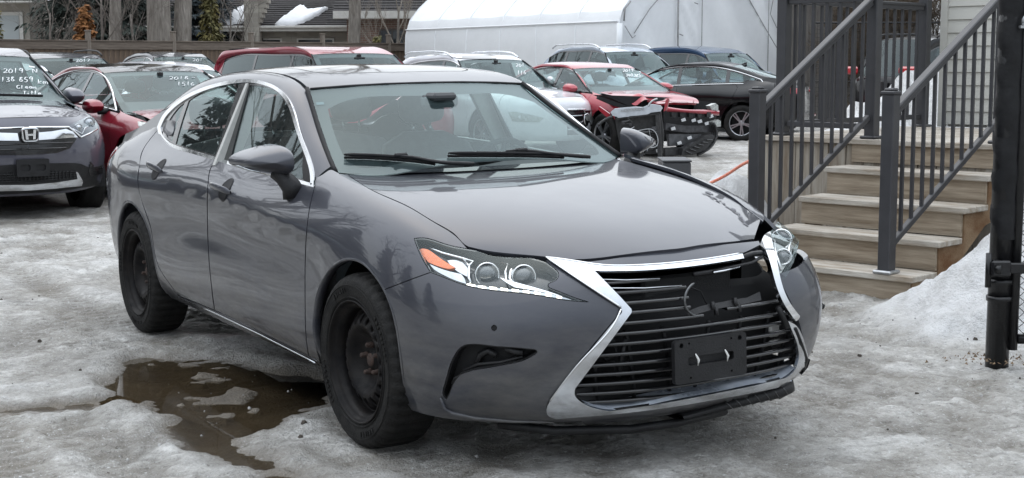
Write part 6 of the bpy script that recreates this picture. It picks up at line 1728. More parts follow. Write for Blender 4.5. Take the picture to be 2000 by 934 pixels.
mb.box((2.32, cy, cz), (.02, hw_ * 1.9, hh_ * 1.8)); fix_normals(mb.build('plate_bracket', BLACK_P, crv['root']))
# chrome H badge in a rounded frame
eb = at_x(crv, [(44, 251), (74, 251), (74, 275.5), (44, 275.5)], 2.315); cy, cz = eb[:, 1].mean(), eb[:, 2].mean(); w_, h_ = np.ptp(eb[:, 1]), np.ptp(eb[:, 2])
bx_ = 2.315
mb = MB(); mb.smooth = False
ring = [(cy + u * w_ * (.93 + .07 * (v > 0)) / 1, cz + v * h_) for u, v in [(a_, b_) for a_, b_ in rrect(1, 1, .22)]]
mb.tube([(bx_, a_, b_) for a_, b_ in ring] + [(bx_, *ring[0])], .011, 6, cap=False)
back = MB(); back.prism([(a_, b_) for a_, b_ in ring], -.02, -.006, lambda u, v, w: (bx_ + w, u, v)); bo = back.build('badge_back', GB, crv['root'])
for sg_ in (-1, 1): mb.prism([(cy + sg_ * w_ * .14, cz - h_ * .36), (cy + sg_ * w_ * .30, cz - h_ * .36), (cy + sg_ * w_ * .36, cz + h_ * .38), (cy + sg_ * w_ * .19, cz + h_ * .38)], 0, .014, lambda u, v, w: (bx_ + w, u, v))
mb.prism([(cy - w_ * .18, cz - h_ * .08), (cy + w_ * .18, cz - h_ * .08), (cy + w_ * .18, cz + h_ * .07), (cy - w_ * .18, cz + h_ * .07)], 0, .014, lambda u, v, w: (bx_ + w, u, v))
fix_normals(mb.build('badge', CHROME, bo))
mb = MB(); mb.tube(onc(crv, [(-10, 190), (30, 191), (82, 192.5)], .03, crv['WS']), .014, 6); mb.build('wiper', BLACK_M, crv['root'])
pp(crv, 'windscreen_sticker', poly_seg((56, 129), (68, 131), (67.5, 133), (56, 131.5)), WHITEP, .004, 0, both=False, par=crv['ws'], surf=crv['WS'], ls=.006)
# ---- deep red sedan: lamp, dark strip as the shade in the raised hood gap
pp(m3, 'headlight', poly_seg((269, 238), (288, 241), (300, 250), (280, 251), (271, 247)), LR2, .006, .01, both=False)
mb = MB(); q = onc(m3, [(247, 221), (262, 222.5), (280, 225.5), (296, 230)], .0); q2 = onc(m3, [(247, 221.5), (262, 226), (280, 230), (296, 233)], .0)
mb.grid(np.stack([q + [0, 0, .012], q2 + [0, 0, .010]], 1)); mb.build('hood_gap_shade', DARK, m3['root'])
# ---- white SUV
pp(aud, 'headlight', poly_seg((992.5, 219), (1006, 218), (1040, 225), (1062, 230.5), (1053, 239), (1025, 239), (1001, 237)), LR2, .004, .012, both=True)
pp(aud, 'grille', poly_seg((1108, 216), (1135, 216), (1158, 215.5), (1164, 226), (1165, 242), (1150, 262), (1108, 264)), GB, .004, .01, both=False)
for y in (226, 239, 252): mb = MB(); mb.tube(onc(aud, [(1108, y + 1), (1135, y), (1163, y - 2)], .012), .010, 5); mb.build('grille_bar', CHROME_D, aud['root'])
mb = MB(); mb.tube(onc(aud, [(1108, 214.5), (1135, 214.5), (1158, 214), (1166, 226), (1168, 243), (1152, 264)], .010), .014, 6); mb.build('grille_frame', CHROME, aud['root'])
pp(aud, 'headlight', poly_seg((1159, 214), (1165, 210), (1173, 226), (1170, 234), (1163, 226)), LR2, .008, .01, both=False)
pp(aud, 'air_intake', poly_seg((1168, 238), (1174, 236), (1182, 246), (1178, 256), (1172, 252)), GB, .006, .01, both=False)
pp(aud, 'sunroof', poly_seg((880, 104), (930, 102.5), (985, 106.5), (930, 109), (905, 110)), BLACK_G, .008, .004, both=False, surf=Surf(aud['roofG'], flip=not (Surf(aud['roofG']).fn[300][2] > 0)), ls=.02)
# ---- tail lamps
TAIL = TLR
rt = blk['root']; G_ = blk['G']
for s_ in (1, -1):
    pl = np.array(loop([[(.28, .93), (.60, .95), (.80, .97)], [(.80, .97), (.80, .86)], [(.80, .86), (.60, .875), (.28, .885)], [(.28, .885), (.28, .93)]], .03))
    o = link('tail_lamp', pmesh('tail_lamp', [panel(blk['L'], pl, PRear, .05, gap=0, off=.012, flange=.02)], TAIL), rt) if s_ > 0 else link('tail_lamp', mirror_mesh2(pmesh('tail_lamp', [panel(blk['L'], pl, PRear, .05, gap=0, off=.012, flange=.02)], TAIL)), rt)
    pl2 = np.array(loop([[(-2.40, .96), (-2.15, .975), (-2.02, .965)], [(-2.02, .965), (-2.14, .885), (-2.40, .87)], [(-2.40, .87), (-2.40, .96)]], .03))
    link('tail_lamp_side', pmesh('tail_lamp_side', [panel(blk['L'], pl2, PSideL if s_ > 0 else PSide, .05, gap=0, off=.008, flange=.01)], TAIL), o)
    mb = MB(); mb.box((-2.44, s_ * .62, .44), (.05, .34, .045), bev=.01); mb.build('rear_reflector', TAIL, rt)
for s_ in (1, -1):
    pl = np.array(loop([[(.34, 1.30), (.88, 1.34)], [(.88, 1.34), (.90, 1.18)], [(.90, 1.18), (.34, 1.17)], [(.34, 1.17), (.34, 1.30)]], .04))
    mb = MB(); mb.box((-2.29, s_ * .68, 1.20), (.10, .44, .13), bev=.03); mb.box((-2.12, s_ * .90, 1.20), (.36, .09, .13), bev=.03); mb.build('tail_lamp', TAIL, rsv['root'])
mb = MB(); mb.box((-2.34, 0, .95), (.03, .34, .16), bev=.01); mb.build('plate_recess', BLACK_P, rsv['root'])

# ---- the wrecked red sedan
HG = acc['hoodG'].copy(); hx_ = (HG[..., 0] - HG[0, :, 0].min()) / (HG[..., 0].max() - HG[..., 0].min()); yy = HG[..., 1]
fold = np.exp(-((yy + .42 + .10 * (hx_ - .6)) / .10) ** 2) * sst(.30, .85, hx_); dip = np.exp(-((yy + .64) / .12) ** 2) * sst(.25, .8, hx_)
HG[..., 2] += .055 * sst(.1, 1, hx_) + .060 * fold - .030 * dip + .020 * np.exp(-((hx_ - .62) / .06) ** 2) * sst(.1, -.6, yy) + .012 * np.sin(yy * 14 + hx_ * 9) * sst(.6, 1, hx_) * sst(.3, -.5, yy)
HG[..., 0] -= .16 * sst(.6, 1, hx_) * sst(.2, -.7, yy) + .05 * sst(.7, 1, hx_)
HG[..., 2] += .05 * sst(.15, .6, hx_) * sst(-.45, -.66, yy) * 0
mb = MB(); mb.grid(HG); mb.grid(np.stack([HG[-1], HG[-1] - [.02, 0, .03]], 0)); fix_normals(mb.build('crumpled_hood', RED_A, acc['root']))
AR = acc['root']
def acc_poly(nm, pts, x, m, th=.03, rough=0):
    q = at_x(acc, pts, x); mb = MB(); n = len(q); mb.smooth = False
    b = q - np.array([th, 0, 0]); mb.add(list(q) + list(b), [tuple(range(n)), tuple(range(n, 2 * n))[::-1]] + [(i, (i + 1) % n, n + (i + 1) % n, n + i) for i in range(n)])
    return fix_normals(mb.build(nm, m, AR))
mb = MB()
G = []
for t in np.linspace(0, 1, 16):
    X0 = 1302 + 103 * t; top = 208.5 + 9 * t + 1.5 * math.sin(t * 5); bot = 217.5 + 7.5 * t ** 1.3
    xd = 2.36 - .30 * t ** 2.5
    G.append([at_x(acc, [(X0, top)], xd - .09)[0], at_x(acc, [(X0, top + 1.2)], xd)[0], at_x(acc, [(X0, (top + bot) / 2)], xd + .02)[0], at_x(acc, [(X0, bot)], xd)[0], at_x(acc, [(X0, bot + 1)], xd - .04)[0]])
mb.grid(np.array(G)); fix_normals(mb.build('torn_bumper_cover', RED_A, AR))
CRB = mat('crash_black', (.022, .022, .023), .42, var=.6, vscale=18, bump=.3, bscale=60)
def beam_px(nm, pts, x, r_, m, n=6): mb = MB(); mb.tube(curve(at_x(acc, pts, x) if not hasattr(x, '__len__') else np.array([at_x(acc, [p], xx)[0] for p, xx in zip(pts, x)]), n=max(4, len(pts) * 4)), r_, n); return mb.build(nm, m, AR)
acc_poly('crash_beam', [(1300, 240), (1340, 246), (1396, 246), (1398, 258), (1340, 259), (1300, 254)], 2.15, mat('beam_grey', (.06, .06, .064), .35, metal=.4, var=.4, vscale=12), .08)
acc_poly('radiator', [(1296, 216), (1400, 222), (1394, 270), (1296, 274)], 1.95, mat('radiator_fins', (.012, .012, .013), .5), .04)
acc_poly('lower_duct', [(1306, 262), (1370, 262), (1366, 280), (1308, 286)], 2.12, mat('duct_grey', (.085, .086, .09), .6, var=.3, vscale=9), .06)
acc_poly('hanging_louvre', [(1334, 290), (1378, 266), (1392, 262), (1396, 268), (1380, 292), (1352, 303), (1332, 303)], 2.3, CRB, .10)
for k in range(6): beam_px('louvre_blade', [(1340 + k * 8, 296 - k * 4.5), (1352 + k * 8, 301 - k * 5.5)], 2.33, .012, BLACK_G, 5)
for k in range(3): beam_px('bumper_bracket', [(1394 - k * 3, 240), (1400 - k * 4, 262), (1390 - k * 6, 285), (1362, 303 - k * 3)], 2.25 - .05 * k, .02, CRB)
for x in (1312, 1328, 1345, 1362, 1380): acc_poly('clip', [(x, 219), (x + 9, 219.5), (x + 8, 230), (x + 1, 229)], 2.22, CRB, .06)
for x, y in ((1350, 234), (1362, 236), (1330, 233), (1376, 240), (1310, 250), (1342, 268), (1322, 278), (1384, 226)): acc_poly('bent_bracket', [(x, y), (x + 8, y - 3), (x + 10, y + 3), (x + 2, y + 5)], 2.2, CHROME_D, .03)
acc_poly('headlight', [(1386, 207), (1398, 202), (1403, 206), (1403, 217), (1390, 215)], 2.12, LR2, .10)
acc_poly('fog_lamp', [(1391, 238), (1404, 234), (1408, 237), (1408, 247), (1396, 249)], 2.08, LR2, .10)
acc_poly('engine_bay', [(1180, 186), (1300, 190), (1398, 200), (1398, 215), (1300, 214), (1230, 208)], 1.78, DARK, .3)
acc_poly('fender_gap_shade', [(1170, 188), (1205, 200), (1240, 212), (1238, 216), (1200, 207), (1168, 193)], 2.0, DARK, .05)  # dark sheet for the shade between raised hood and fender
acc_poly('lower_tray', [(1298, 290), (1332, 288), (1334, 302), (1300, 304)], 2.2, CRB, .15)
# stripped front end standing before it
fe = empty('stripped_front_end', tuple(depth_at(1240, 300, 21.2) * [1, 1, 0]), label='stripped car front end with a silver top bar, dangling mirror and tangled black brackets', cat='car wreck')
FY = 21.2
def fpt(x, y, dY=0): p = depth_at(x, y, FY + dY); return p
def f_poly(nm, pts, m, th=.06, dY=0, par=None):
    q = np.array([fpt(x, y, dY) for x, y in pts]); n = len(q); b = q + np.array([.02, th, 0]); mb = MB(); mb.smooth = False
    mb.add(list(q - np.array(fe.location)) + list(b - np.array(fe.location)), [tuple(range(n)), tuple(range(n, 2 * n))[::-1]] + [(i, (i + 1) % n, n + (i + 1) % n, n + i) for i in range(n)])
    return fix_normals(mb.build(nm, m, par or fe))
def f_tube(nm, pts, r_, m, dY=0, n=5): mb = MB(); mb.tube(curve(np.array([fpt(x, y, dY) for x, y in pts]) - np.array(fe.location), n=max(5, 4 * len(pts))), r_, n); return mb.build(nm, m, fe)
SBAR = mat('scuffed_aluminium', (.48, .51, .55), .38, metal=.35, var=.12, vscale=14, rvar=.1)
f_poly('front_panel', [(1200, 228), (1290, 218), (1296, 262), (1294, 300), (1215, 303), (1206, 262)], CRB, .10, .12)
tb_ = f_poly('top_bar', [(1192.5, 219), (1200, 212.5), (1216, 211), (1240, 209), (1255, 210), (1266, 205), (1274, 204), (1290, 206.5), (1294, 212), (1290, 218), (1272, 220), (1264, 224), (1230, 227), (1222, 231), (1208, 231), (1204, 228), (1196, 226)], SBAR, .16)
for k in range(8):
    x = 1214.5 + k * 5.6; y = 215.6 - k * .55; f_tube('raised_rib', [(x, y + 2.2), (x, y - 1.2), (x + 3.6, y - 1.5), (x + 3.6, y + 1.8), (x + .2, y + 2.2)], .006, STEELG, -.01, 4)
f_poly('top_bar_shelf', [(1203, 231), (1292, 220), (1290, 223), (1204, 234)], CRB, .2)
rs = random.Random(17)
f_tube('stay', [(1266, 208), (1272, 199), (1278, 195), (1284, 193)], .014, STEELG); f_poly('dangling_mirror', [(1274, 197), (1279, 192), (1296, 191), (1298, 194), (1292, 197), (1280, 199)], BLACK_P, .06)
f_poly('red_upright', [(1300, 196), (1304, 193), (1306, 196), (1301, 216), (1296, 218)], RED_A, .05)
f_poly('red_corner', [(1170, 208), (1190, 222), (1193, 232), (1186, 230), (1168, 214)], RED_A, .05, .05)
f_tube('strut', [(1168, 246), (1182, 234), (1196, 228)], .022, CRB); f_poly('side_upright', [(1280, 225), (1288, 224), (1292, 306), (1285, 310)], CRB, .08, -.05)
for (x0, y0, x1, y1) in [(1215, 240, 1230, 236), (1220, 262, 1284, 258), (1218, 272, 1276, 268), (1222, 283, 1280, 278), (1218, 292, 1270, 290), (1246, 268, 1244, 300), (1232, 266, 1230, 298)]: f_tube('bracket', [(x0, y0), ((x0 + x1) / 2, (y0 + y1) / 2 + rs.uniform(-2, 2)), (x1, y1)], rs.uniform(.010, .022), rs.choice([CRB, CRB, BLACK_G]), -.04)
for k in range(16):
    x, y = rs.uniform(1210, 1282), rs.uniform(232, 298); w, h = rs.uniform(4, 13), rs.uniform(3, 8)
    f_poly('engine_part', [(x, y), (x + w, y - 1), (x + w, y + h), (x + 1, y + h)], rs.choice([CRB, BLACK_G, BLACK_P, mat('dull_part', (.07, .07, .075), .5, metal=.5), mat('dull_part', (.07, .07, .075), .5, metal=.5), STEELG if k % 5 == 0 else CRB]), .04, -.02 - rs.uniform(0, .06))
for k in range(8): x, y = rs.uniform(1215, 1270), rs.uniform(230, 270); f_tube('wire', [(x, y), (x + rs.uniform(-12, 12), y + rs.uniform(5, 20)), (x + rs.uniform(-16, 22), y + rs.uniform(10, 34))], .006, rs.choice([CRB, STEELG, CRB, RED_A]), -.09)
f_tube('wire_frame', [(1225, 262), (1226, 288), (1252, 287), (1283, 285), (1282, 262), (1275, 254), (1250, 255), (1228, 258)], .007, STEELG, -.1)
# dark box on the ice beyond the hood
bx0 = depth_at(1324, 318, 13.4); bxo = empty('plastic_box', (bx0[0], bx0[1], 0), label='low dark grey box on the ice beyond the hood of the grey sedan', cat='box')
mb = MB(); mb.box((0, .3, bx0[2] / 2 - .01), (.26, .5, bx0[2] + .02), bev=.012); mb.build('box_body', mat('dark_grey_plastic', (.055, .057, .062), .5, var=.1), bxo); mb = MB(); mb.box((0, .3, bx0[2] + .01), (.27, .51, .018), bev=.004); mb.build('box_lid', mat('dark_grey_plastic', (.055, .057, .062), .5), bxo)
# ================================================================ deck with stairs, cabin wall, gate post
WOOD = mat('weathered_deck_wood', (.40, .335, .255), .75, col2=(.18, .135, .09), vscale=2.2, stretch=(1, 9, 14), bump=.35, bscale=14, detail=8)
WOOD_L = mat('frosted_tread_wood', (.52, .49, .44), .7, col2=(.25, .20, .145), vscale=3.0, stretch=(1, 5, 5), bump=.4, bscale=30, detail=9)
WOOD_S = mat('stained_stringer_wood', (.31, .23, .145), .75, col2=(.14, .065, .025), vscale=3, stretch=(3, 1.2, 2), bump=.3, bscale=50, detail=7)
WOOD_G = mat('grey_skirt_wood', (.37, .34, .29), .8, col2=(.18, .14, .10), vscale=5, stretch=(5, 5, .45), bump=.3, bscale=50, detail=7)
RAILM = mat('charcoal_rail_paint', (.040, .040, .044), .42, var=.12, vscale=10, bump=.08, bscale=90)
STEELG = mat('galvanised_steel', (.42, .43, .44), .38, metal=.8, var=.2, vscale=20)
FRAME_D = mat('black_fence_paint', (.005, .005, .006), .4, spec=.35, var=.4, vscale=25, bump=.2, bscale=60, coat=.3)
nD = np.array([.7071, -.7071, 0]); aD = np.array([.7071, .7071, 0]); R1 = np.array([2.38, 8.52, .17]); GO, RI, SW = .306, .183, 1.22
def dk(s, u, z): return R1 * [1, 1, 0] - nD * s + aD * u + np.array([0, 0, z])     # s to the left along a tread, u up the stairs
ROTD = Matrix.Rotation(R(-45), 3, 'Z')
def DKM(s, u, z): return Matrix.Translation(Vector(dk(s, u, z))) @ ROTD.to_4x4()
stairs = empty('wooden_stairs', mw=DKM(SW / 2, .6, 0), label='weathered wooden steps rising to the deck with an open right side', cat='stairs')
def under(root, name, mb, m):
    M = root.matrix_world.inverted(); mb.v = [tuple(M @ Vector(p)) for p in mb.v]
    return mb.build(name, m, root)
rs = random.Random(11)
for i in range(4):
    z = .17 + RI * i
    for k in range(2):
        mb = MB(); c = dk(SW / 2 + rs.uniform(-.006, .006), i * GO + .075 + .155 * k - .02, z - .019 + rs.uniform(-.002, .002)); mb.box(tuple(c), (SW, .150, .038), ROTD @ Matrix.Rotation(R(rs.uniform(-.3, .3)), 3, 'X'), bev=.005); under(stairs, 'tread_board', mb, WOOD_L)
    mb = MB(); c = dk(SW / 2 + .01, i * GO + .02, z - .038 - (RI - .038) / 2); mb.box(tuple(c), (SW - .05, .024, RI - .04), ROTD); under(stairs, 'riser_board', mb, WOOD)
mb = MB(); c = dk(SW / 2 + .01, 4 * GO + .02, .17 + RI * 3.5); mb.box(tuple(c), (SW - .05, .024, RI - .04), ROTD); under(stairs, 'riser_board', mb, WOOD)
for s in (.045, SW - .045):
    pts = [(.0, .02), (.02, .13)]
    saw = []
    for i in range(4): saw += [(i * GO + .034, .17 + RI * i - .040 - (RI - .04) if i else .02), (i * GO + .034, .17 + RI * i - .040), ((i + 1) * GO + .03, .17 + RI * i - .040)]
    saw += [(4 * GO + .03, .17 + 3 * RI - .25), (3 * GO, .40), (.32, .02)]
    mb = MB(); mb.prism(saw, -.020, .020, lambda u, v, w, s=s: tuple(dk(s + w, u, v))); under(stairs, 'stringer', fixmb(mb) if 0 else mb, WOOD_S)

deck = empty('wooden_deck', mw=DKM(SW / 2, 4 * GO + 1.0, 0), label='raised wooden deck with vertical skirt boards at the top of the steps', cat='deck')
DZ, DL, DR, U0, DD = .17 + 4 * RI, 1.97, -1.7, 4 * GO, 2.15
n = int(DD / .145)
for k in range(n):
    mb = MB(); c = dk((DL + DR) / 2, U0 + .05 + .145 * k, DZ - .018 + rs.uniform(-.002, .002)); mb.box(tuple(c), (DL - DR + .03, .139, .036), ROTD, bev=.004); under(deck, 'floor_board', mb, WOOD_L)
s = DR
while s < DL:
    mb = MB(); c = dk(s + .07, U0 + .03 + rs.uniform(-.003, .003), (DZ - .04) / 2); mb.box(tuple(c), (.135, .022, DZ - .045), ROTD, bev=.003); under(deck, 'skirt_board', mb, WOOD_G); s += .141
u = U0 + .08
while u < U0 + DD:
    mb = MB(); c = dk(DL - .02, u + .07, (DZ - .04) / 2); mb.box(tuple(c), (.022, .135, DZ - .045), ROTD, bev=.003); under(deck, 'skirt_board', mb, WOOD_G); u += .141

rail = empty('deck_railing', mw=DKM(SW / 2, U0, DZ), label='charcoal metal railing with square balusters round the deck and down both sides of the steps', cat='railing')
def post(p, h, name='rail_post'):
    mb = MB(); mb.box((p[0], p[1], p[2] + h / 2), (.080, .080, h), ROTD, bev=.005); under(rail, name, mb, RAILM)
    mb = MB(); mb.box((p[0], p[1], p[2] + h + .010), (.094, .094, .022), ROTD, bev=.006); mb.box((p[0], p[1], p[2] + h + .028), (.066, .066, .02), ROTD, bev=.008); under(rail, 'post_cap', mb, RAILM)
    mb = MB(); mb.box((p[0], p[1], p[2] + .010), (.125, .125, .022), ROTD, bev=.008); under(rail, 'post_base', mb, STEELG if p[2] < .5 else RAILM)
def run(a, b, za, zb, sa, sb, gap=.112, first=.09):
    """top and bottom rail from a to b with balusters between"""
    a = np.array(a, float); b = np.array(b, float); L = np.linalg.norm(b[:2] - a[:2]); d = (b - a) / L; d[2] = 0
    sl = (zb - za) / L
    mb = MB(); mb.beam((*a[:2], za), (*b[:2], zb), .056, .028, bev=.006); mb.beam((*a[:2], za - .028), (*b[:2], zb - .028), .040, .034, bev=.004); under(rail, 'top_rail', mb, RAILM)
    mb = MB(); mb.beam((*a[:2], sa), (*b[:2], sb), .036, .040, bev=.004); under(rail, 'bottom_rail', mb, RAILM)
    t = first
    while t < L - .05:
        p = a + d * t; z1 = za + sl * t - .03; z0 = sa + (sb - sa) / L * t
        mb = MB(); mb.box((p[0], p[1], (z0 + z1) / 2), (.0195, .0195, z1 - z0), ROTD); under(rail, 'baluster', mb, RAILM); t += gap
NR = dk(.20, .03, .17); NL = dk(SW - .06, .03, .17)
TR, TL = dk(.14, U0 + .09, DZ), dk(SW - .12, U0 + .09, DZ); PA = dk(DL - .12, U0 + .09, DZ); PW = dk(DL - .17, U0 + DD - .12, DZ)
for p, h in ((NR, 1.075), (NL, 1.075)): post(p, h, 'newel_post')
for p in (TR, TL, PA, PW): post(p, 1.12)
sl = RI / GO
for N0, T0 in ((NR, TR), (NL, TL)):
    L = np.linalg.norm((T0 - N0)[:2]); d = (T0 - N0) / L
    a = N0 + d * .05; b = N0 + d * (L - .05)
    run(a, b, 1.165, 1.165 + sl * (L - .1), .345, .345 + sl * (L - .1))
run(PA + nD * .05, TL - nD * .05, DZ + 1.0, DZ + 1.0, DZ + .085, DZ + .085)
run(PA + aD * .05, PW - aD * .05, DZ + 1.0, DZ + 1.0, DZ + .085, DZ + .085)

# cabin with lap siding
cabin = empty('sided_cabin', mw=DKM(0, U0 + DD + .5, 0), label='pale grey cabin with horizontal lap siding at the back of the deck', cat='building')
SIDE = mat('pale_siding', (.46, .455, .42), .55, var=.04, vscale=2, stretch=(1, 1, 12), bump=.06, bscale=120)
c0, c1 = DL - .30, -3.2
UW = U0 + DD + .02
for k in range(27):
    z = DZ + .02 + .107 * k
    pr = [(0, 0), (-.016, .004), (-.004, .107), (0, .107)]
    mb = MB(); mb.smooth = False
    V = [tuple(dk(s_, UW + q[0], z + q[1])) for s_ in (c0, c1) for q in pr]; mb.add(V, [(0, 1, 5, 4), (1, 2, 6, 5), (2, 3, 7, 6), (0, 4, 7, 3), (0, 3, 2, 1), (4, 5, 6, 7)])
    under(cabin, 'siding_plank', mb, SIDE)
mb = MB(); mb.box(tuple(dk((c0 + c1) / 2, UW + 1.52, DZ + 1.45)), (c0 - c1 - .03, 3.0, 2.9), ROTD); under(cabin, 'wall', mb, SIDE)
mb = MB(); mb.box(tuple(dk(c0 + .02, UW - .004, DZ + 1.45)), (.06, .05, 2.9), ROTD); under(cabin, 'corner_trim', mb, SIDE)
mb = MB(); mb.box(tuple(dk((c0 + c1) / 2, UW + 1.5, DZ + 2.99)), (c0 - c1 + .5, 3.5, .12), ROTD); under(cabin, 'roof', mb, mat('roof_edge', (.1, .1, .1), .7, var=.2))

# gate post and chain-link gate
gp = empty('gate_post', mw=Matrix.Translation((2.30, 6.72, 0)), label='thick black gate post wrapped in dark sheeting at the right edge', cat='gate post')
mb = MB(); mb.tube([(2.275, 6.70, 0), (2.285, 6.70, 2.6)], .054, 20); under(gp, 'post', mb, FRAME_D)
mb = MB(); mb.tube([(2.335, 6.68, .10), (2.35, 6.68, 2.6)], .026, 12); under(gp, 'gate_upright', mb, FRAME_D)
wr = MB(); G = []
for z in np.linspace(.62, 2.5, 40):
    G.append([(2.282 + (.058 + .004 * math.sin(z * 37 + 2 * a) + .003 * math.sin(z * 91)) * math.cos(a), 6.70 + (.058 + .004 * math.sin(z * 23 + a)) * math.sin(a), z) for a in np.linspace(0, 2 * math.pi, 19)[:-1]])
wr.grid(np.array(G), closed=True); under(gp, 'sheet_wrap', wr, mat('black_sheeting', (.006, .006, .007), .5, spec=.3, var=.4, vscale=15, bump=.3, bscale=30))
for z in (.34, .42): mb = MB(); mb.lathe([(.056, z - .012), (.061, z - .012), (.061, z + .012), (.056, z + .012)], 20, c=(2.277, 6.70, 0), axis='z'); under(gp, 'collar', mb, FRAME_D)
mb = MB(); mb.box((2.25, 6.63, .49), (.09, .05, .075), bev=.008); mb.box((2.34, 6.65, .49), (.12, .06, .05), bev=.006); mb.tube([(2.20, 6.64, .40), (2.20, 6.64, .56)], .014, 10); mb.tube([(2.225, 6.61, .49), (2.245, 6.60, .49)], .02, 10); under(gp, 'hinge', mb, FRAME_D)
mb = MB(); mb.tube([(2.315, 6.63, 1.60), (2.315, 6.63, 1.625), (2.325, 6.63, 1.645), (2.345, 6.63, 1.652), (2.39, 6.63, 1.652)], .010, 8); mb.box((2.315, 6.63, 1.592), (.035, .03, .012)); mb.tube([(2.345, 6.63, 1.65), (2.348, 6.63, 1.675)], .008, 8); under(gp, 'latch', mb, STEELG)
gate = empty('chain_link_gate', mw=Matrix.Translation((2.9, 6.68, 0)), label='black chain-link gate hung on the gate post, mostly out of frame', cat='gate')
mb = MB(); mb.tube([(2.36, 6.68, .15), (3.6, 6.66, .15)], .024, 10); mb.tube([(2.36, 6.68, 2.4), (3.6, 6.66, 2.4)], .024, 10); under(gate, 'gate_frame', mb, FRAME_D)
mb = MB(); step = .055
for k in range(-44, 24):
    x0 = 2.36 + k * step
    for sg_ in (1, -1):
        pts = []
        for j in range(0, 45):
            z = .15 + j * .05; x = x0 + (j * .0275 if sg_ > 0 else (44 - j) * .0275) * 2
            if 2.36 <= x <= 3.55: pts.append((x, 6.68 + .004 * sg_ * (1 if j % 2 else -1), z))
        if len(pts) > 1: mb.tube(pts, .0022, 3, cap=False)
o = under(gate, 'wire_mesh', mb, FRAME_D); o['kind'] = 'stuff'
# litter at the post's foot, rope by the steps
lf = MB(); rs = random.Random(4)
for k in range(120):
    a = rs.uniform(0, 6.28); r_ = abs(rs.gauss(.10, .05)) + .03; x, y = 2.28 + r_ * math.cos(a) * 1.5, 6.66 + r_ * math.sin(a) * .7; s_ = rs.uniform(.008, .022); b_ = rs.uniform(0, 3.1)
    z = .045 + rs.uniform(0, .02)
    lf.add([(x, y, z), (x + s_ * math.cos(b_), y + s_ * math.sin(b_), z + rs.uniform(0, .014)), (x + s_ * math.cos(b_ + .8), y + s_ * math.sin(b_ + .8), z + rs.uniform(-.005, .01))], [(0, 1, 2)])
tag(lf.build('leaf_litter', mat('dead_leaves', (.20, .13, .07), .8, col2=(.06, .045, .03), vscale=40)), 'dead leaves and grit caught at the foot of the gate post', kind='stuff')
ROPE = mat('orange_rope', (.62, .09, .03), .7, col2=(.75, .35, .25), vscale=60)
mb = MB(); mb.tube(curve(np.array([depth_at(1352, 372, 10.6), depth_at(1404, 350, 10.4), depth_at(1440, 328, 10.1), depth_at(1466, 314, 9.7)]), n=20), .011, 7)
tag(mb.build('rope', ROPE), 'orange rope tied low to the left newel post of the steps', 'rope')

# ================================================================ board fence
FW = mat('fence_boards', (.15, .105, .072), .85, col2=(.055, .038, .028), vscale=5, stretch=(5, 5, .5), bump=.3, bscale=40, detail=7)
FWP = mat('fence_posts', (.20, .172, .145), .85, col2=(.10, .078, .06), vscale=6, stretch=(4, 4, .6), bump=.3, bscale=40)
FWR = mat('fence_rails', (.165, .135, .11), .85, col2=(.07, .052, .04), vscale=5, stretch=(.4, 4, 5), bump=.3, bscale=40, detail=7)
F0 = np.array([-19.6, 27.8]); F1 = np.array([-2.4, 44.8]); FL = np.linalg.norm(F1 - F0); FD = (F1 - F0) / FL
ffr = Matrix.Rotation(math.atan2(FD[1], FD[0]), 3, 'Z')
fence = empty('board_fence', (F0[0], F0[1], 0), label='brown weathered board fence along the back of the lot behind the parked cars', cat='fence')
bd = MB().box((0, 0, .92), (.136, .02, 1.84), bev=.003).mesh('board', FW)
s = 0; rs = random.Random(2)
while s < FL:
    p = F0 + FD * s; o = link('board', bd, fence, loc=(p[0] - F0[0] + rs.uniform(-.004, .004), p[1] - F0[1], rs.uniform(-.01, .01))); o.rotation_euler = (0, 0, math.atan2(FD[1], FD[0])); s += .143
tr_ = MB().box((0, -.03, 1.91), (2.34, .04, .20), bev=.005).mesh('top_rail', FWR); cp_ = MB().box((0, -.01, 2.028), (2.36, .13, .03), bev=.004).mesh('cap_board', FWR); pt_ = MB().box((0, 0, 1.13), (.115, .115, 2.26), bev=.012).box((0, 0, 2.275), (.135, .135, .035), bev=.010).mesh('fence_post', FWP)
off = (-10.6 - F0[0]) / FD[0] % 2.44
s = off
while s < FL:
    p = F0 + FD * s; r_ = math.atan2(FD[1], FD[0])
    link('fence_post', pt_, fence, loc=(p[0] - F0[0], p[1] - F0[1], 0), rot=(0, 0, r_))
    q = F0 + FD * (s + 1.22)
    link('top_rail', tr_, fence, loc=(q[0] - F0[0], q[1] - F0[1], 0), rot=(0, 0, r_)); link('cap_board', cp_, fence, loc=(q[0] - F0[0], q[1] - F0[1], 0), rot=(0, 0, r_)); s += 2.44

# ================================================================ white shelter tent
TENT = mat('white_tarpaulin', (.78, .795, .81), .5, var=.03, vscale=2, bump=.25, bscale=3.0, bdist=.05)
TENT_W = mat('translucent_wall_tarp', (.70, .71, .72), .5, var=.03, vscale=1.5, bump=.3, bscale=2.5, bdist=.05)
SEAM = mat('tarp_seam', (.26, .26, .26), .7, var=.2, vscale=20)
T0 = np.array([2.47, 34.0]); T1 = np.array([-3.05, 42.5]); tl = T1 - T0; TLn = np.linalg.norm(tl); tl = tl / TLn; tw = np.array([-tl[1], tl[0]]); tw = tw if tw[0] > 0 else -tw; TWd = 6.6
tent = empty('shelter_tent', (T0[0], T0[1], 0), label='large white tarpaulin shelter tent with a sagging gable front', cat='tent')
prof = [(0, 0), (0, 1.2), (.0, 2.2), (.06, 2.42), (.22, 2.66), (.9, 3.25), (1.9, 4.02), (2.6, 4.45), (2.95, 4.55)]
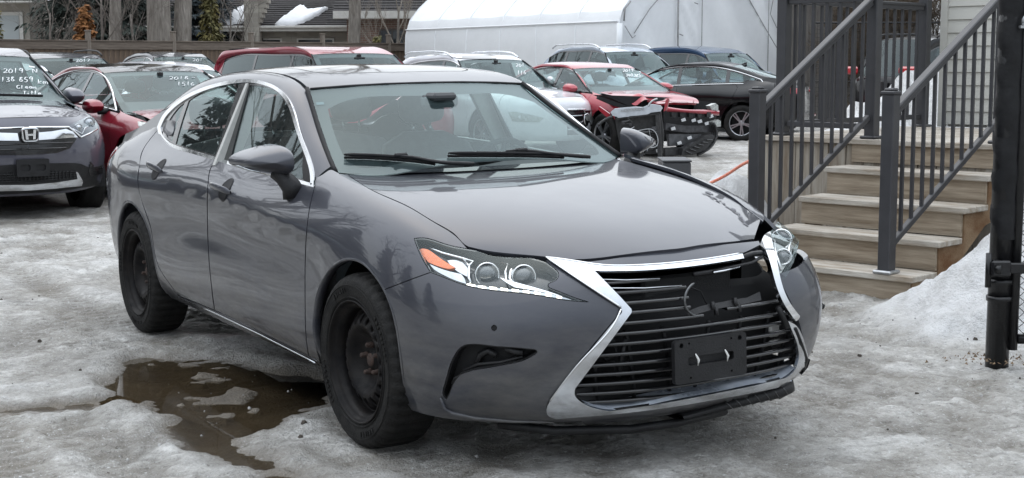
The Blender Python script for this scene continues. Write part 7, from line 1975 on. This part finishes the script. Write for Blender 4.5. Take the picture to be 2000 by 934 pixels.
prof = [(a * 1.12, z if z < 1.3 else 1.435 + (z - 1.435) * 1.12) for a, z in prof]
prof += [(TWd - a, z) for a, z in prof[-2::-1]]
def tp(l, w, z): p = T0 + tl * l + tw * w; return (p[0] - T0[0], p[1] - T0[1], z)
# side and roof panels between the ribs
nr = 6; rs = random.Random(8)
pc = curve(np.array([(a, b_, 0) for a, b_ in prof]), n=60)[:, :2]
pk = [0, 16, 59 - 16, 59]
for k in range(nr):
    l0, l1 = TLn * k / nr, TLn * (k + 1) / nr
    for j, (a, b_) in enumerate(((0, 12), (12, 48), (48, 60))):
        G = []
        for t in np.linspace(0, 1, 9):
            sag = -.03 * math.sin(math.pi * t)
            G.append([tp(l0 + (l1 - l0) * t, w - (sag * (1 if w < TWd / 2 else -1) if z > 2.3 else sag * .5 * (-1 if w < TWd / 2 else 1)) * 0, z + (sag if z > 2.5 else 0)) for w, z in pc[a:min(b_ + 1, 60)]])
        mb = MB(); mb.grid(np.array(G)); mb.build('roof_panel' if j == 1 else 'wall_panel', TENT if j == 1 else TENT_W, tent)
for k in range(nr + 1):
    mb = MB(); l = TLn * k / nr; mb.tube([tp(l, w + (.0 if 0 else 0), z + .012) for w, z in pc[::2]], .020, 5); mb.build('rib', TENT, tent)
mb = MB(); mb.tube([tp(l, -.012, 2.40) for l in np.linspace(0, TLn, 20)], .022, 5); mb.build('eave_rope', SEAM if 0 else TENT_W, tent)
# gable front: panels laced between poles, wrinkled
def gz(w): return float(np.interp(w, pc[:, 0], pc[:, 1]))
cuts = [0, 1.70, 2.44, 4.6, TWd]
for k in range(4):
    G = []
    for w in np.linspace(cuts[k], cuts[k + 1], 14):
        top = max(.3, float(np.interp(w if w < TWd / 2 else TWd - w, [a for a, _ in prof[2:9]], [b_ for _, b_ in prof[2:9]])))
        G.append([tp(-.02 - .09 * math.sin(w * 5 + z * 2.2) * (.5 + .5 * math.sin(z * 1.3 + w)) - .02 * math.sin(w * 17 + z * 9), w, z) for z in np.linspace(0, top, 26)])
    mb = MB(); mb.grid(np.array(G)); mb.build('gable_panel', TENT, tent)
def gl_(pts, r_=.016, nm='lacing', m=SEAM): mb = MB(); mb.tube([tp(-.11, w * 1.12, z if z < 1.3 else 1.435 + (z - 1.435) * 1.12) for w, z in pts], r_, 5); mb.build(nm, m, tent)
gl_([(1.52, 0), (1.52, 3.75)], .022, 'pole'); gl_([(2.18, 0), (2.18, 4.2)], .012); gl_([(.35, 2.05), (.75, 2.55), (1.5, 3.25), (2.3, 4.0)], .012); gl_([(2.7, 4.3), (3.2, 3.2), (4.0, 2.2), (4.8, 1.2)], .010); gl_([(4.1, 0), (4.1, 3.95)], .010)
gl_([(4.4, 3.6), (4.15, 2.5), (4.35, 2.2)], .010)
gl_([(.08, 2.3), (.10, 2.55), (.25, 2.70)], .02); gl_([(.10, 2.2), (.3, 1.95), (.38, 2.0)], .012)
mb = MB(); mb.tube([tp(-.06, 0, z) for z in np.linspace(0, 2.35, 6)], .07, 7); mb.build('corner_roll', TENT, tent)
for w, z in ((1.55, 2.75), (1.60, 1.92), (4.5, 2.9), (4.75, 2.75), (4.5, 2.2), (4.75, 2.0), (2.0, 2.6)): mb = MB(); mb.tube([tp(-.12, w * 1.12 - .05, z * 1.1), tp(-.13, w * 1.12 + .05, z * 1.1 - .03)], .014, 4); mb.build('toggle', SEAM, tent)
# grey fence, wire fence and brush to the right of the tent
gf = empty('plank_fence', (7.4, 36, 0), label='tall grey plank fence to the right of the tent behind the railing', cat='fence')
GFM = mat('grey_planks', (.20, .185, .17), .85, col2=(.11, .10, .09), vscale=5, stretch=(5, 5, .5), bump=.3, bscale=40)
bd = MB().box((0, 0, 1.45), (.14, .022, 2.9), bev=.003).mesh('board', GFM)
for k in range(24): link('board', bd, gf, loc=(-.6 + k * .146, k * .03, rs.uniform(-.02, .02)))
wf = empty('wire_fence', (9, 33, 0), label='black wire fence in front of brown brush behind the railing', cat='fence')
mb = MB()
for k in range(7): mb.tube([(-2.2 + k * 1.3, 0, 0), (-2.2 + k * 1.3, 0, 2.35)], .03, 6)
mb.build('fence_post', FRAME_D, wf)
mb = MB(); mb.tube([(-2.2, 0, 2.32), (5.6, 0, 2.32)], .022, 6); mb.tube([(-2.2, 0, 1.0), (5.6, 0, 1.0)], .012, 6); mb.build('top_rail', FRAME_D, wf)
mb = MB()
for k in range(90): x = -2.2 + k * .087; mb.tube([(x, .01, .1), (x, .01, 2.3)], .004, 3, cap=False)
for k in range(26): z = .1 + k * .086; mb.tube([(-2.2, .012, z), (5.6, .012, z)], .004, 3, cap=False)
mb.build('wire_mesh', FRAME_D, wf)['kind'] = 'stuff'

# ================================================================ houses beyond the fence
SHING = mat('dark_shingles', (.060, .055, .054), .9, col2=(.028, .026, .027), vscale=26, stretch=(.35, 1, 1), bump=.5, bscale=60, detail=6)
def brickmat(name, c1, c2, mortar, sx=.22, sy=.075):
    m = bpy.data.materials.new(name); m.use_nodes = True; nt = m.node_tree; b = nt.nodes['Principled BSDF']; tc = nt.nodes.new('ShaderNodeTexCoord'); mp = nt.nodes.new('ShaderNodeMapping'); mp.inputs['Rotation'].default_value = (R(90), 0, 0)
    br = nt.nodes.new('ShaderNodeTexBrick'); br.inputs['Color1'].default_value = (*c1, 1); br.inputs['Color2'].default_value = (*c2, 1); br.inputs['Mortar'].default_value = (*mortar, 1); br.inputs['Scale'].default_value = 1; br.inputs['Brick Width'].default_value = sx; br.inputs['Row Height'].default_value = sy; br.inputs['Mortar Size'].default_value = .010
    nt.links.new(tc.outputs['Object'], mp.inputs[0]); nt.links.new(mp.outputs[0], br.inputs['Vector']); nt.links.new(br.outputs['Color'], b.inputs['Base Color']); b.inputs['Roughness'].default_value = .85
    bp = nt.nodes.new('ShaderNodeBump'); bp.inputs['Strength'].default_value = .5; bp.inputs['Distance'].default_value = .02; bp.invert = True; nt.links.new(br.outputs['Fac'], bp.inputs['Height']); nt.links.new(bp.outputs[0], b.inputs['Normal']); return m
STONE = brickmat('pale_stone', (.40, .37, .32), (.29, .265, .23), (.33, .31, .28), .40, .16)
BRICK = brickmat('brown_brick', (.21, .125, .095), (.15, .088, .070), (.26, .23, .20))
WTRIM = mat('white_trim', (.62, .60, .56), .6, var=.08, vscale=6); WINB = mat('dark_window', (.02, .024, .028), .06, coat=.5)
SNOWM = mat('roof_snow', (.82, .83, .85), .7, var=.05, vscale=4, bump=.3, bscale=9)
RSH = SHING
def shingle_roof(parent, P00, P10, P01, P11, rows, nm='roof'):
    """overlapping shingle courses between an eave (P00-P10) and a ridge (P01-P11)"""
    P00, P10, P01, P11 = map(np.array, (P00, P10, P01, P11)); n = np.cross(P10 - P00, P01 - P00).astype(float); n /= np.linalg.norm(n); n = n if n[2] > 0 else -n
    mb = MB(); mb.smooth = False; rs = random.Random(rows)
    for k in range(rows):
        t0, t1 = k / rows, (k + 1.1) / rows
        a, b_ = P00 + (P01 - P00) * t0, P10 + (P11 - P10) * t0; c_, d = P00 + (P01 - P00) * t1, P10 + (P11 - P10) * t1
        ln = max(2, int(np.linalg.norm(b_ - a) / .95)); o_ = rs.uniform(0, .5)
        es = sorted(set([0, 1] + [min(1, max(0, (j + o_) / ln)) for j in range(ln)]))
        for j in range(len(es) - 1):
            e0, e1 = es[j], es[j + 1]; h = .022 + rs.uniform(0, .012)
            q = [a + (b_ - a) * e0 + n * h, a + (b_ - a) * e1 + n * h, c_ + (d - c_) * e1 + n * .004, c_ + (d - c_) * e0 + n * .004]
            mb.add(q + [q[0] - n * h, q[1] - n * h], [(0, 1, 2, 3), (4, 5, 1, 0)])
    o = mb.build(nm, SHING, parent); return o
h1 = empty('stone_house', (-9, 52, 0), label='low pale stone house with a dark shingle roof, snow patches and a stone chimney', cat='house')
def rel(o, p): return tuple(np.array(p) - np.array(o.location))
mb = MB(); mb.box((0.4, 4, 1.35), (13, 8, 2.7)); mb.build('wall', STONE, h1)
EV = 2.72; rf1 = shingle_roof(h1, (-7, -.55, EV), (5.2, -.55, EV), (-5.5, 5.2, EV + 3.2), (5.2, 5.2, EV + 3.2), 40)
mb = MB(); mb.box((-.9, -.56, EV - .06), (12.2, .05, .17)); mb.box((-.9, -.62, EV + .0), (12.2, .11, .09), bev=.02); mb.box((-.9, -.28, EV - .13), (12.2, .52, .03)); mb.build('gutter', WTRIM, h1)
for x, w in ((-3.05, .32), (-1.25, .35), (.25, .55), (2.05, .6), (-5.6, .35)):
    mb = MB(); mb.box((x, -.02, 1.83), (w * 2 + .12, .10, 1.0)); o = mb.build('window', WTRIM, h1); mb = MB(); mb.box((x, -.055, 1.83), (w * 2, .06, .9)); mb.build('pane', WINB, o)
mb = MB(); mb.box((.05, -.07, 2.28), (.32, .12, .16), bev=.04); mb.build('wall_lamp', mat('lamp_black', (.03, .03, .03), .5), h1)
mb = MB(); mb.box((-.06, -.55, 2.2), (.50, .7, 6.0))
for k in range(5): mb.box((.20 + .07 * k / 2, -.53, 2.95 + .17 * k), (.1 + .07 * k, .6, .165))
mb.box((.30, -.53, 4.5), (.30, .6, 1.5))
mb.build('chimney', STONE, h1)
def roofz(y): return EV + (y + .55) / 5.75 * 3.2
def snowpatch(parent, pts, nm='snow_patch'):
    c_ = np.concatenate([np.linspace((*pts[q], 0), (*pts[(q + 1) % len(pts)], 0), 6)[:-1] for q in range(len(pts))]); rs = random.Random(len(pts)); mb = MB()
    V = [(x + rs.uniform(-.03, .03), y + rs.uniform(-.03, .03)) for x, y, _ in c_]
    top = [(x, y, roofz(y) + .10) for x, y in V]; cx, cy = np.mean(V, axis=0); ins = [(x + (cx - x) * .12, y + (cy - y) * .12, roofz(y + (cy - y) * .12) + .16) for x, y in V]
    lowr = [(x, y, roofz(y) + .0) for x, y in V]; n = len(V)
    mb.add(lowr + top + ins, [(i, (i + 1) % n, n + (i + 1) % n, n + i) for i in range(n)] + [(n + i, n + (i + 1) % n, 2 * n + (i + 1) % n, 2 * n + i) for i in range(n)] + [tuple(range(2 * n, 3 * n))])
    mb.build(nm, SNOWM, parent)
def roof_px(pts):
    o = []
    for a_, b_ in pts:
        d = wray(a_, b_); P0 = CAMP - np.array([-9, 52, 0]); k_ = 3.2 / 5.75      # plane z = EV + (y + .55) * k
        t_ = (EV + (P0[1] + .55) * k_ - P0[2]) / (d[2] - k_ * d[1]); q = P0 + d * t_; o.append((q[0], q[1]))
    return o
snowpatch(h1, roof_px([(428, 51), (428, 40), (455, 27), (484, 13), (484, 36), (470, 48)]))
snowpatch(h1, roof_px([(537, 52), (548, 43), (566, 29), (586, 16), (596, 19), (600, 25), (618, 24), (641, 20), (622, 32), (594, 46), (575, 51)]))
mb = MB(); mb.box((4.6, 1.6, roofz(1.6) + .12), (.35, .35, .16), Matrix.Rotation(R(29), 3, 'X')); mb.box((4.25, .6, roofz(.6) + .2), (.09, .09, .5)); mb.build('roof_vent', mat('vent_black', (.03, .03, .032), .6), h1)
h2 = empty('brick_house', (-4.0, 49, 0), label='brown brick gable house with pale fascia boards beside the tent', cat='house')
mb = MB(); mb.box((.0, 3, 1.55), (3.0, 6, 3.1)); mb.build('wall', BRICK, h2)
mb = MB(); mb.prism([(1.15, 0), (4.9, 0), (4.9, 5.6), (3.6, 6.6), (1.15, 3.1)], .3, 6, lambda u, v, w: (u, w, v)); mb.build('gable_wall', BRICK, h2)
shingle_roof(h2, (-1.9, -.4, 3.15), (1.2, -.4, 3.15), (-1.9, 4.5, 6.0), (3.0, 4.5, 6.0), 30)
mb = MB(); mb.box((-.4, -.42, 3.05), (3.0, .06, .24)); mb.box((-.4, -.2, 2.93), (3.0, .45, .04)); mb.build('fascia', WTRIM, h2)
mb = MB(); mb.beam((1.05, .2, 3.0), (3.7, .2, 6.75), .12, .26, up=(0, 1, 0)); mb.beam((1.22, .05, 2.95), (3.87, .05, 6.7), .30, .05, up=(0, 1, 0)); mb.build('rake_board', WTRIM, h2)
mb = MB(); mb.box((.02, -.02, 2.08), (.86, .1, 1.02)); o = mb.build('window', mat('brown_frame', (.07, .055, .045), .5), h2)
for dx in (-.2, .2): mb = MB(); mb.box((dx + .02, -.06, 2.08), (.36, .06, .9)); mb.build('pane', WINB, o)
mb = MB(); mb.box((.02, -.06, 1.50), (1.0, .14, .12)); mb.build('sill', WTRIM, o)
h3 = empty('beige_house', (-15.2, 46, 0), label='beige house corner with a white framed window at the far left', cat='house')
mb = MB(); mb.box((-3.0, 3, 1.75), (6.2, 6, 3.5)); mb.build('wall', mat('beige_stucco', (.40, .365, .32), .8, var=.06, vscale=3, bump=.15, bscale=40), h3)
mb = MB(); mb.box((-3, -.35, 3.42), (6.9, .8, .16)); mb.box((-3, -.72, 3.50), (6.9, .06, .22)); mb.build('soffit', WTRIM, h3)
shingle_roof(h3, (-6.6, -.75, 3.62), (.5, -.75, 3.62), (-6.6, 4, 6.3), (.5, 4, 6.3), 30)
mb = MB(); mb.box((-.56, -.02, 2.50), (.95, .12, 1.15)); o = mb.build('window', WTRIM, h3)
mb = MB(); mb.box((-.56, -.07, 2.50), (.70, .05, .92)); mb.build('pane', mat('curtained_pane', (.40, .43, .43), .3, coat=.4), o)
# ================================================================ trees
BARK = mat('grey_bark', (.29, .262, .23), .9, col2=(.13, .112, .095), vscale=14, stretch=(1, 1, .16), bump=.9, bscale=22, bdist=.05, detail=7)
TWIG = mat('twig_bark', (.20, .175, .155), .9, col2=(.10, .086, .074), vscale=9)
SPR = mat('spruce_needles', (.040, .055, .042), .8, col2=(.014, .022, .018), vscale=2.2)
SPB = mat('blue_spruce_needles', (.050, .066, .072), .8, col2=(.018, .026, .030), vscale=2.2)
YEL = mat('yellowing_cedar', (.20, .165, .055), .8, col2=(.075, .075, .03), vscale=3)
ORG = mat('rust_brown_needles', (.33, .145, .045), .85, col2=(.17, .068, .022), vscale=5)
BRW = mat('brown_brush', (.13, .095, .065), .9, col2=(.06, .045, .032), vscale=4)
def branchy(seed, h, r, levels, spread, up=.25, nb=(3, 5), trunk_frac=.5, sides=(9, 6, 5, 4, 3, 3), jit=.16, lenk=.62):
    """bare crown: (trunk mesh builder, twig mesh builder)"""
    rs = random.Random(seed); T, B = MB(), MB()
    def grow(p, d, L, rad, lv):
        n = 7 if lv == 0 else (5 if lv < 3 else 3); pts = [p.copy()]; rads = [rad]; q = p.copy(); dd = d.copy()
        for k in range(n):
            dd = (dd + Vector((rs.gauss(0, jit), rs.gauss(0, jit), rs.gauss(up * .25, jit * .6)))).normalized() if lv > 0 else (dd + Vector((rs.gauss(0, .03), rs.gauss(0, .03), .05))).normalized()
            q = q + dd * (L / n); pts.append(q.copy()); rads.append(rad * (1 - .55 * (k + 1) / n))
        (T if lv == 0 else B).tube(pts, rads, sides[min(lv, 5)], cap=lv == 0)
        if lv >= levels: return
        m = rs.randint(*nb) + (3 if lv == 0 else 0)
        for k in range(m):
            t = rs.uniform(trunk_frac if lv == 0 else .25, 1); i = min(n - 1, int(t * n)); f = t * n - i; b0 = pts[i].lerp(pts[i + 1], f); ax = (pts[i + 1] - pts[i]).normalized()
            side = ax.orthogonal().normalized(); side.rotate(Matrix.Rotation(rs.uniform(0, 6.283), 3, ax)); s = spread * rs.uniform(.6, 1.25)
            grow(b0, (ax * math.cos(s) + side * math.sin(s) + Vector((0, 0, up))).normalized(), L * lenk * rs.uniform(.65, 1.1), max(.0035, rads[i] * rs.uniform(.42, .62)), lv + 1)
    grow(Vector((0, 0, -.2)), Vector((0, 0, 1)), h, r, 0)
    return T, B
def tree(name, label, loc, T, B, mt=BARK, group='trees behind the lot', rot=0, s=1, cat='tree', bm_=None):
    o = empty(name, loc, label, cat, group); o.rotation_euler = (0, 0, rot); o.scale = (s, s, s)
    a = link('trunk', T if isinstance(T, bpy.types.Mesh) else T.mesh('trunk', mt), o)
    if B is not None: link('crown', B if isinstance(B, bpy.types.Mesh) else B.mesh('crown', bm_ or TWIG), o)
    return o
def spruce(seed, h, r, m, nb=420, droop=.35, dens=1.0, base=.02, wid=.03, ln=.16):
    rs = random.Random(seed); T = MB(); T.tube([(0, 0, -.1), (0, 0, h * .5), (0, 0, h)], [.028 * h, .018 * h, .01], 8); B = MB(); B.smooth = False
    for k in range(nb):
        t = (k + rs.random()) / nb; z = h * (base + (1 - base) * t); L = r * (1 - t) ** .85 * rs.uniform(.65, 1.1) + .08; a = rs.uniform(0, 6.283); dz = -droop * rs.uniform(.6, 1.3)
        d = Vector((math.cos(a), math.sin(a), 0)); n = max(3, int(L / ln * 2.2 * dens)); prev = None
        B.tube([(0, 0, z), d * (L * .55) + Vector((0, 0, z + dz * L * .4)), d * L + Vector((0, 0, z + dz * L * .75))], [.012 + .01 * L / 3, .008, .003], 3, cap=False)
        for j in range(n):
            u = (j + rs.random()) / n * .92 + .08; p = d * (L * u) + Vector((0, 0, z + dz * L * (.75 * u)))
            for sg_ in (-1, 1, 0):
                b_ = a + sg_ * rs.uniform(.5, 1.2); l = ln * rs.uniform(.6, 1.5) * (1.1 - .4 * u); e = p + Vector((math.cos(b_) * l, math.sin(b_) * l, -l * rs.uniform(.2, 1.1)))
                w = Vector((-math.sin(b_), math.cos(b_), rs.uniform(-.6, .6))) * wid * rs.uniform(.6, 1.4); mid = p.lerp(e, .45)
                B.add([p, mid + w, e, mid - w], [(0, 1, 2, 3)])
    return T, B.mesh('crown', m)
def at_px(x, Y, z=0): p = depth_at(x, 100, Y); return (p[0], Y, z)
T, B = branchy(21, 11, .40, 4, .75, trunk_frac=.42)
tree('bare_tree', 'thick bare grey trunk, left one of the pair behind the fence', at_px(310, 42), T, B, rot=.3)
T2, B2 = branchy(22, 11, .30, 3, .7, trunk_frac=.45)
_o = tree('bare_tree', 'thick bare grey trunk, right one of the pair behind the fence', at_px(351, 42.4), T2, B2, rot=1.3); _o.rotation_euler = (0, .03, 1.3)
T3, B3 = branchy(23, 9, .20, 3, .85, trunk_frac=.22, nb=(3, 5)); t3, b3 = T3.mesh('trunk', BARK), B3.mesh('crown', TWIG)
tree('bare_tree', 'slender dark bare tree in front of the tall spruce', at_px(222, 41), t3, b3, rot=2)
T4, B4 = branchy(24, 11, .23, 3, .7, trunk_frac=.5)
tree('bare_tree', 'single dark bare trunk in front of the shingle roof', at_px(692, 46), T4, B4)
T5, B5 = branchy(25, 2.8, .055, 4, .55, trunk_frac=.08, nb=(4, 6), up=.5)
tree('bare_tree', 'small pale many-stemmed bare tree before the brick house', at_px(776, 46.5), T5, B5, s=1.25, bm_=mat('pale_twigs', (.27, .235, .20), .9, var=.2))
T6, B6 = branchy(26, 3.0, .05, 4, .8, trunk_frac=.1, nb=(4, 5))
t6, b6 = T6.mesh('trunk', TWIG), B6.mesh('crown', TWIG)
for x, Y, s_, lb in ((455, 45, 1.1, 'thin bare sapling left of the stone chimney'), (262, 40, 1.0, 'low twiggy bare shrub right of the slender dark tree'), (195, 40.5, 1.2, 'low twiggy bare shrub beside the orange shrub'), (95, 39, 1.0, 'bare twiggy shrub before the beige house')): tree('bare_shrub', lb, at_px(x, Y), t6, b6, s=s_, rot=x, cat='shrub', group='bare shrubs along the board fence')
a, b_ = spruce(31, 12, 2.5, SPR, 850, .42, 1.15, wid=.035, ln=.26); tree('spruce_tree', 'tall dark drooping spruce filling the far left behind the fence', at_px(182, 45), a, b_)
a, b_ = spruce(32, 9, 2.0, SPR, 520, .4, 1.0, wid=.035, ln=.24); tree('spruce_tree', 'dark spruce behind the pair of thick trunks', at_px(262, 47), a, b_)
a, b_ = spruce(33, 8, 1.5, SPB, 420, .2, 1.2, wid=.04, ln=.2, base=.28); tree('spruce_tree', 'blue grey spruce just right of the pair of thick trunks', at_px(392, 52), a, b_)
a, b_ = spruce(34, 3.9, .50, YEL, 260, -.75, 1.3, wid=.03, ln=.15); tree('cedar_tree', 'narrow yellow green cedar left of the stone chimney', at_px(413, 43), a, b_)
a, b_ = spruce(35, 3.0, .58, ORG, 200, -.25, 1.5, wid=.045, ln=.13); tree('conifer_shrub', 'rust orange dead conifer shrub behind the fence', at_px(167, 38.5), a, b_, cat='shrub')
a, b_ = spruce(36, 2.3, .6, YEL, 130, -.1, 1.2, wid=.04, ln=.13); tree('conifer_shrub', 'dark green yellow shrub before the brick house', at_px(738, 46), a, b_, cat='shrub')
a, b_ = spruce(37, 2.9, .38, YEL, 160, .3, 1.2, wid=.03, ln=.15); tree('conifer_shrub', 'green drooping conifer at the very left edge', at_px(-8, 38), a, b_, cat='shrub')
T7, B7 = branchy(27, 2.6, .04, 5, .9, trunk_frac=.05, nb=(5, 7)); t7, b7 = T7.mesh('trunk', BRW), B7.mesh('crown', BRW)
for k, (x, y) in enumerate(((8.2, 34.2), (9.2, 34.8), (10.3, 34.3), (11.4, 34.9))): tree('brush', ['brown leafless brush nearest the grey plank fence', 'brown leafless brush behind the rear window of the black SUV', 'brown leafless brush over the roof bar of the black SUV', 'brown leafless brush nearest the sided cabin'][k], (x, y, 0), t7, b7, s=1.1 + .1 * k, rot=k * 1.7, cat='shrub', group='brush behind the wire fence')
# beyond the left edge of the picture: what the sedan's flank and glass reflect
T8, B8 = branchy(41, 8, .22, 5, .8, trunk_frac=.22, nb=(3, 5)); t8, b8 = T8.mesh('trunk', BARK), B8.mesh('crown', TWIG)
for k, (x, y) in enumerate(((-13.5, 13.5), (-16.5, 18.5), (-12.5, 8.0), (-15, 23.5))): tree('bare_tree', 'bare spreading tree on the left side of the lot, outside the picture', (x, y, 0), t8, b8, s=1 + .12 * (k % 2), rot=k * 2.1, group='bare trees on the left side of the lot')
a, b_ = spruce(42, 8, 2.0, SPR, 330, .35, .9, wid=.05, ln=.3)
for k, (x, y) in enumerate(((-18, 14.5), (-19.5, 21), (-17, 6), (-18.5, 10.3), (-20.5, 17.8), (-20, 25), (-18, 1.5))): tree('spruce_tree', 'dark spruce on the left side of the lot, outside the picture', (x, y, 0), a, b_, s=1 + .09 * (k % 4), rot=k, group='spruces on the left side of the lot')
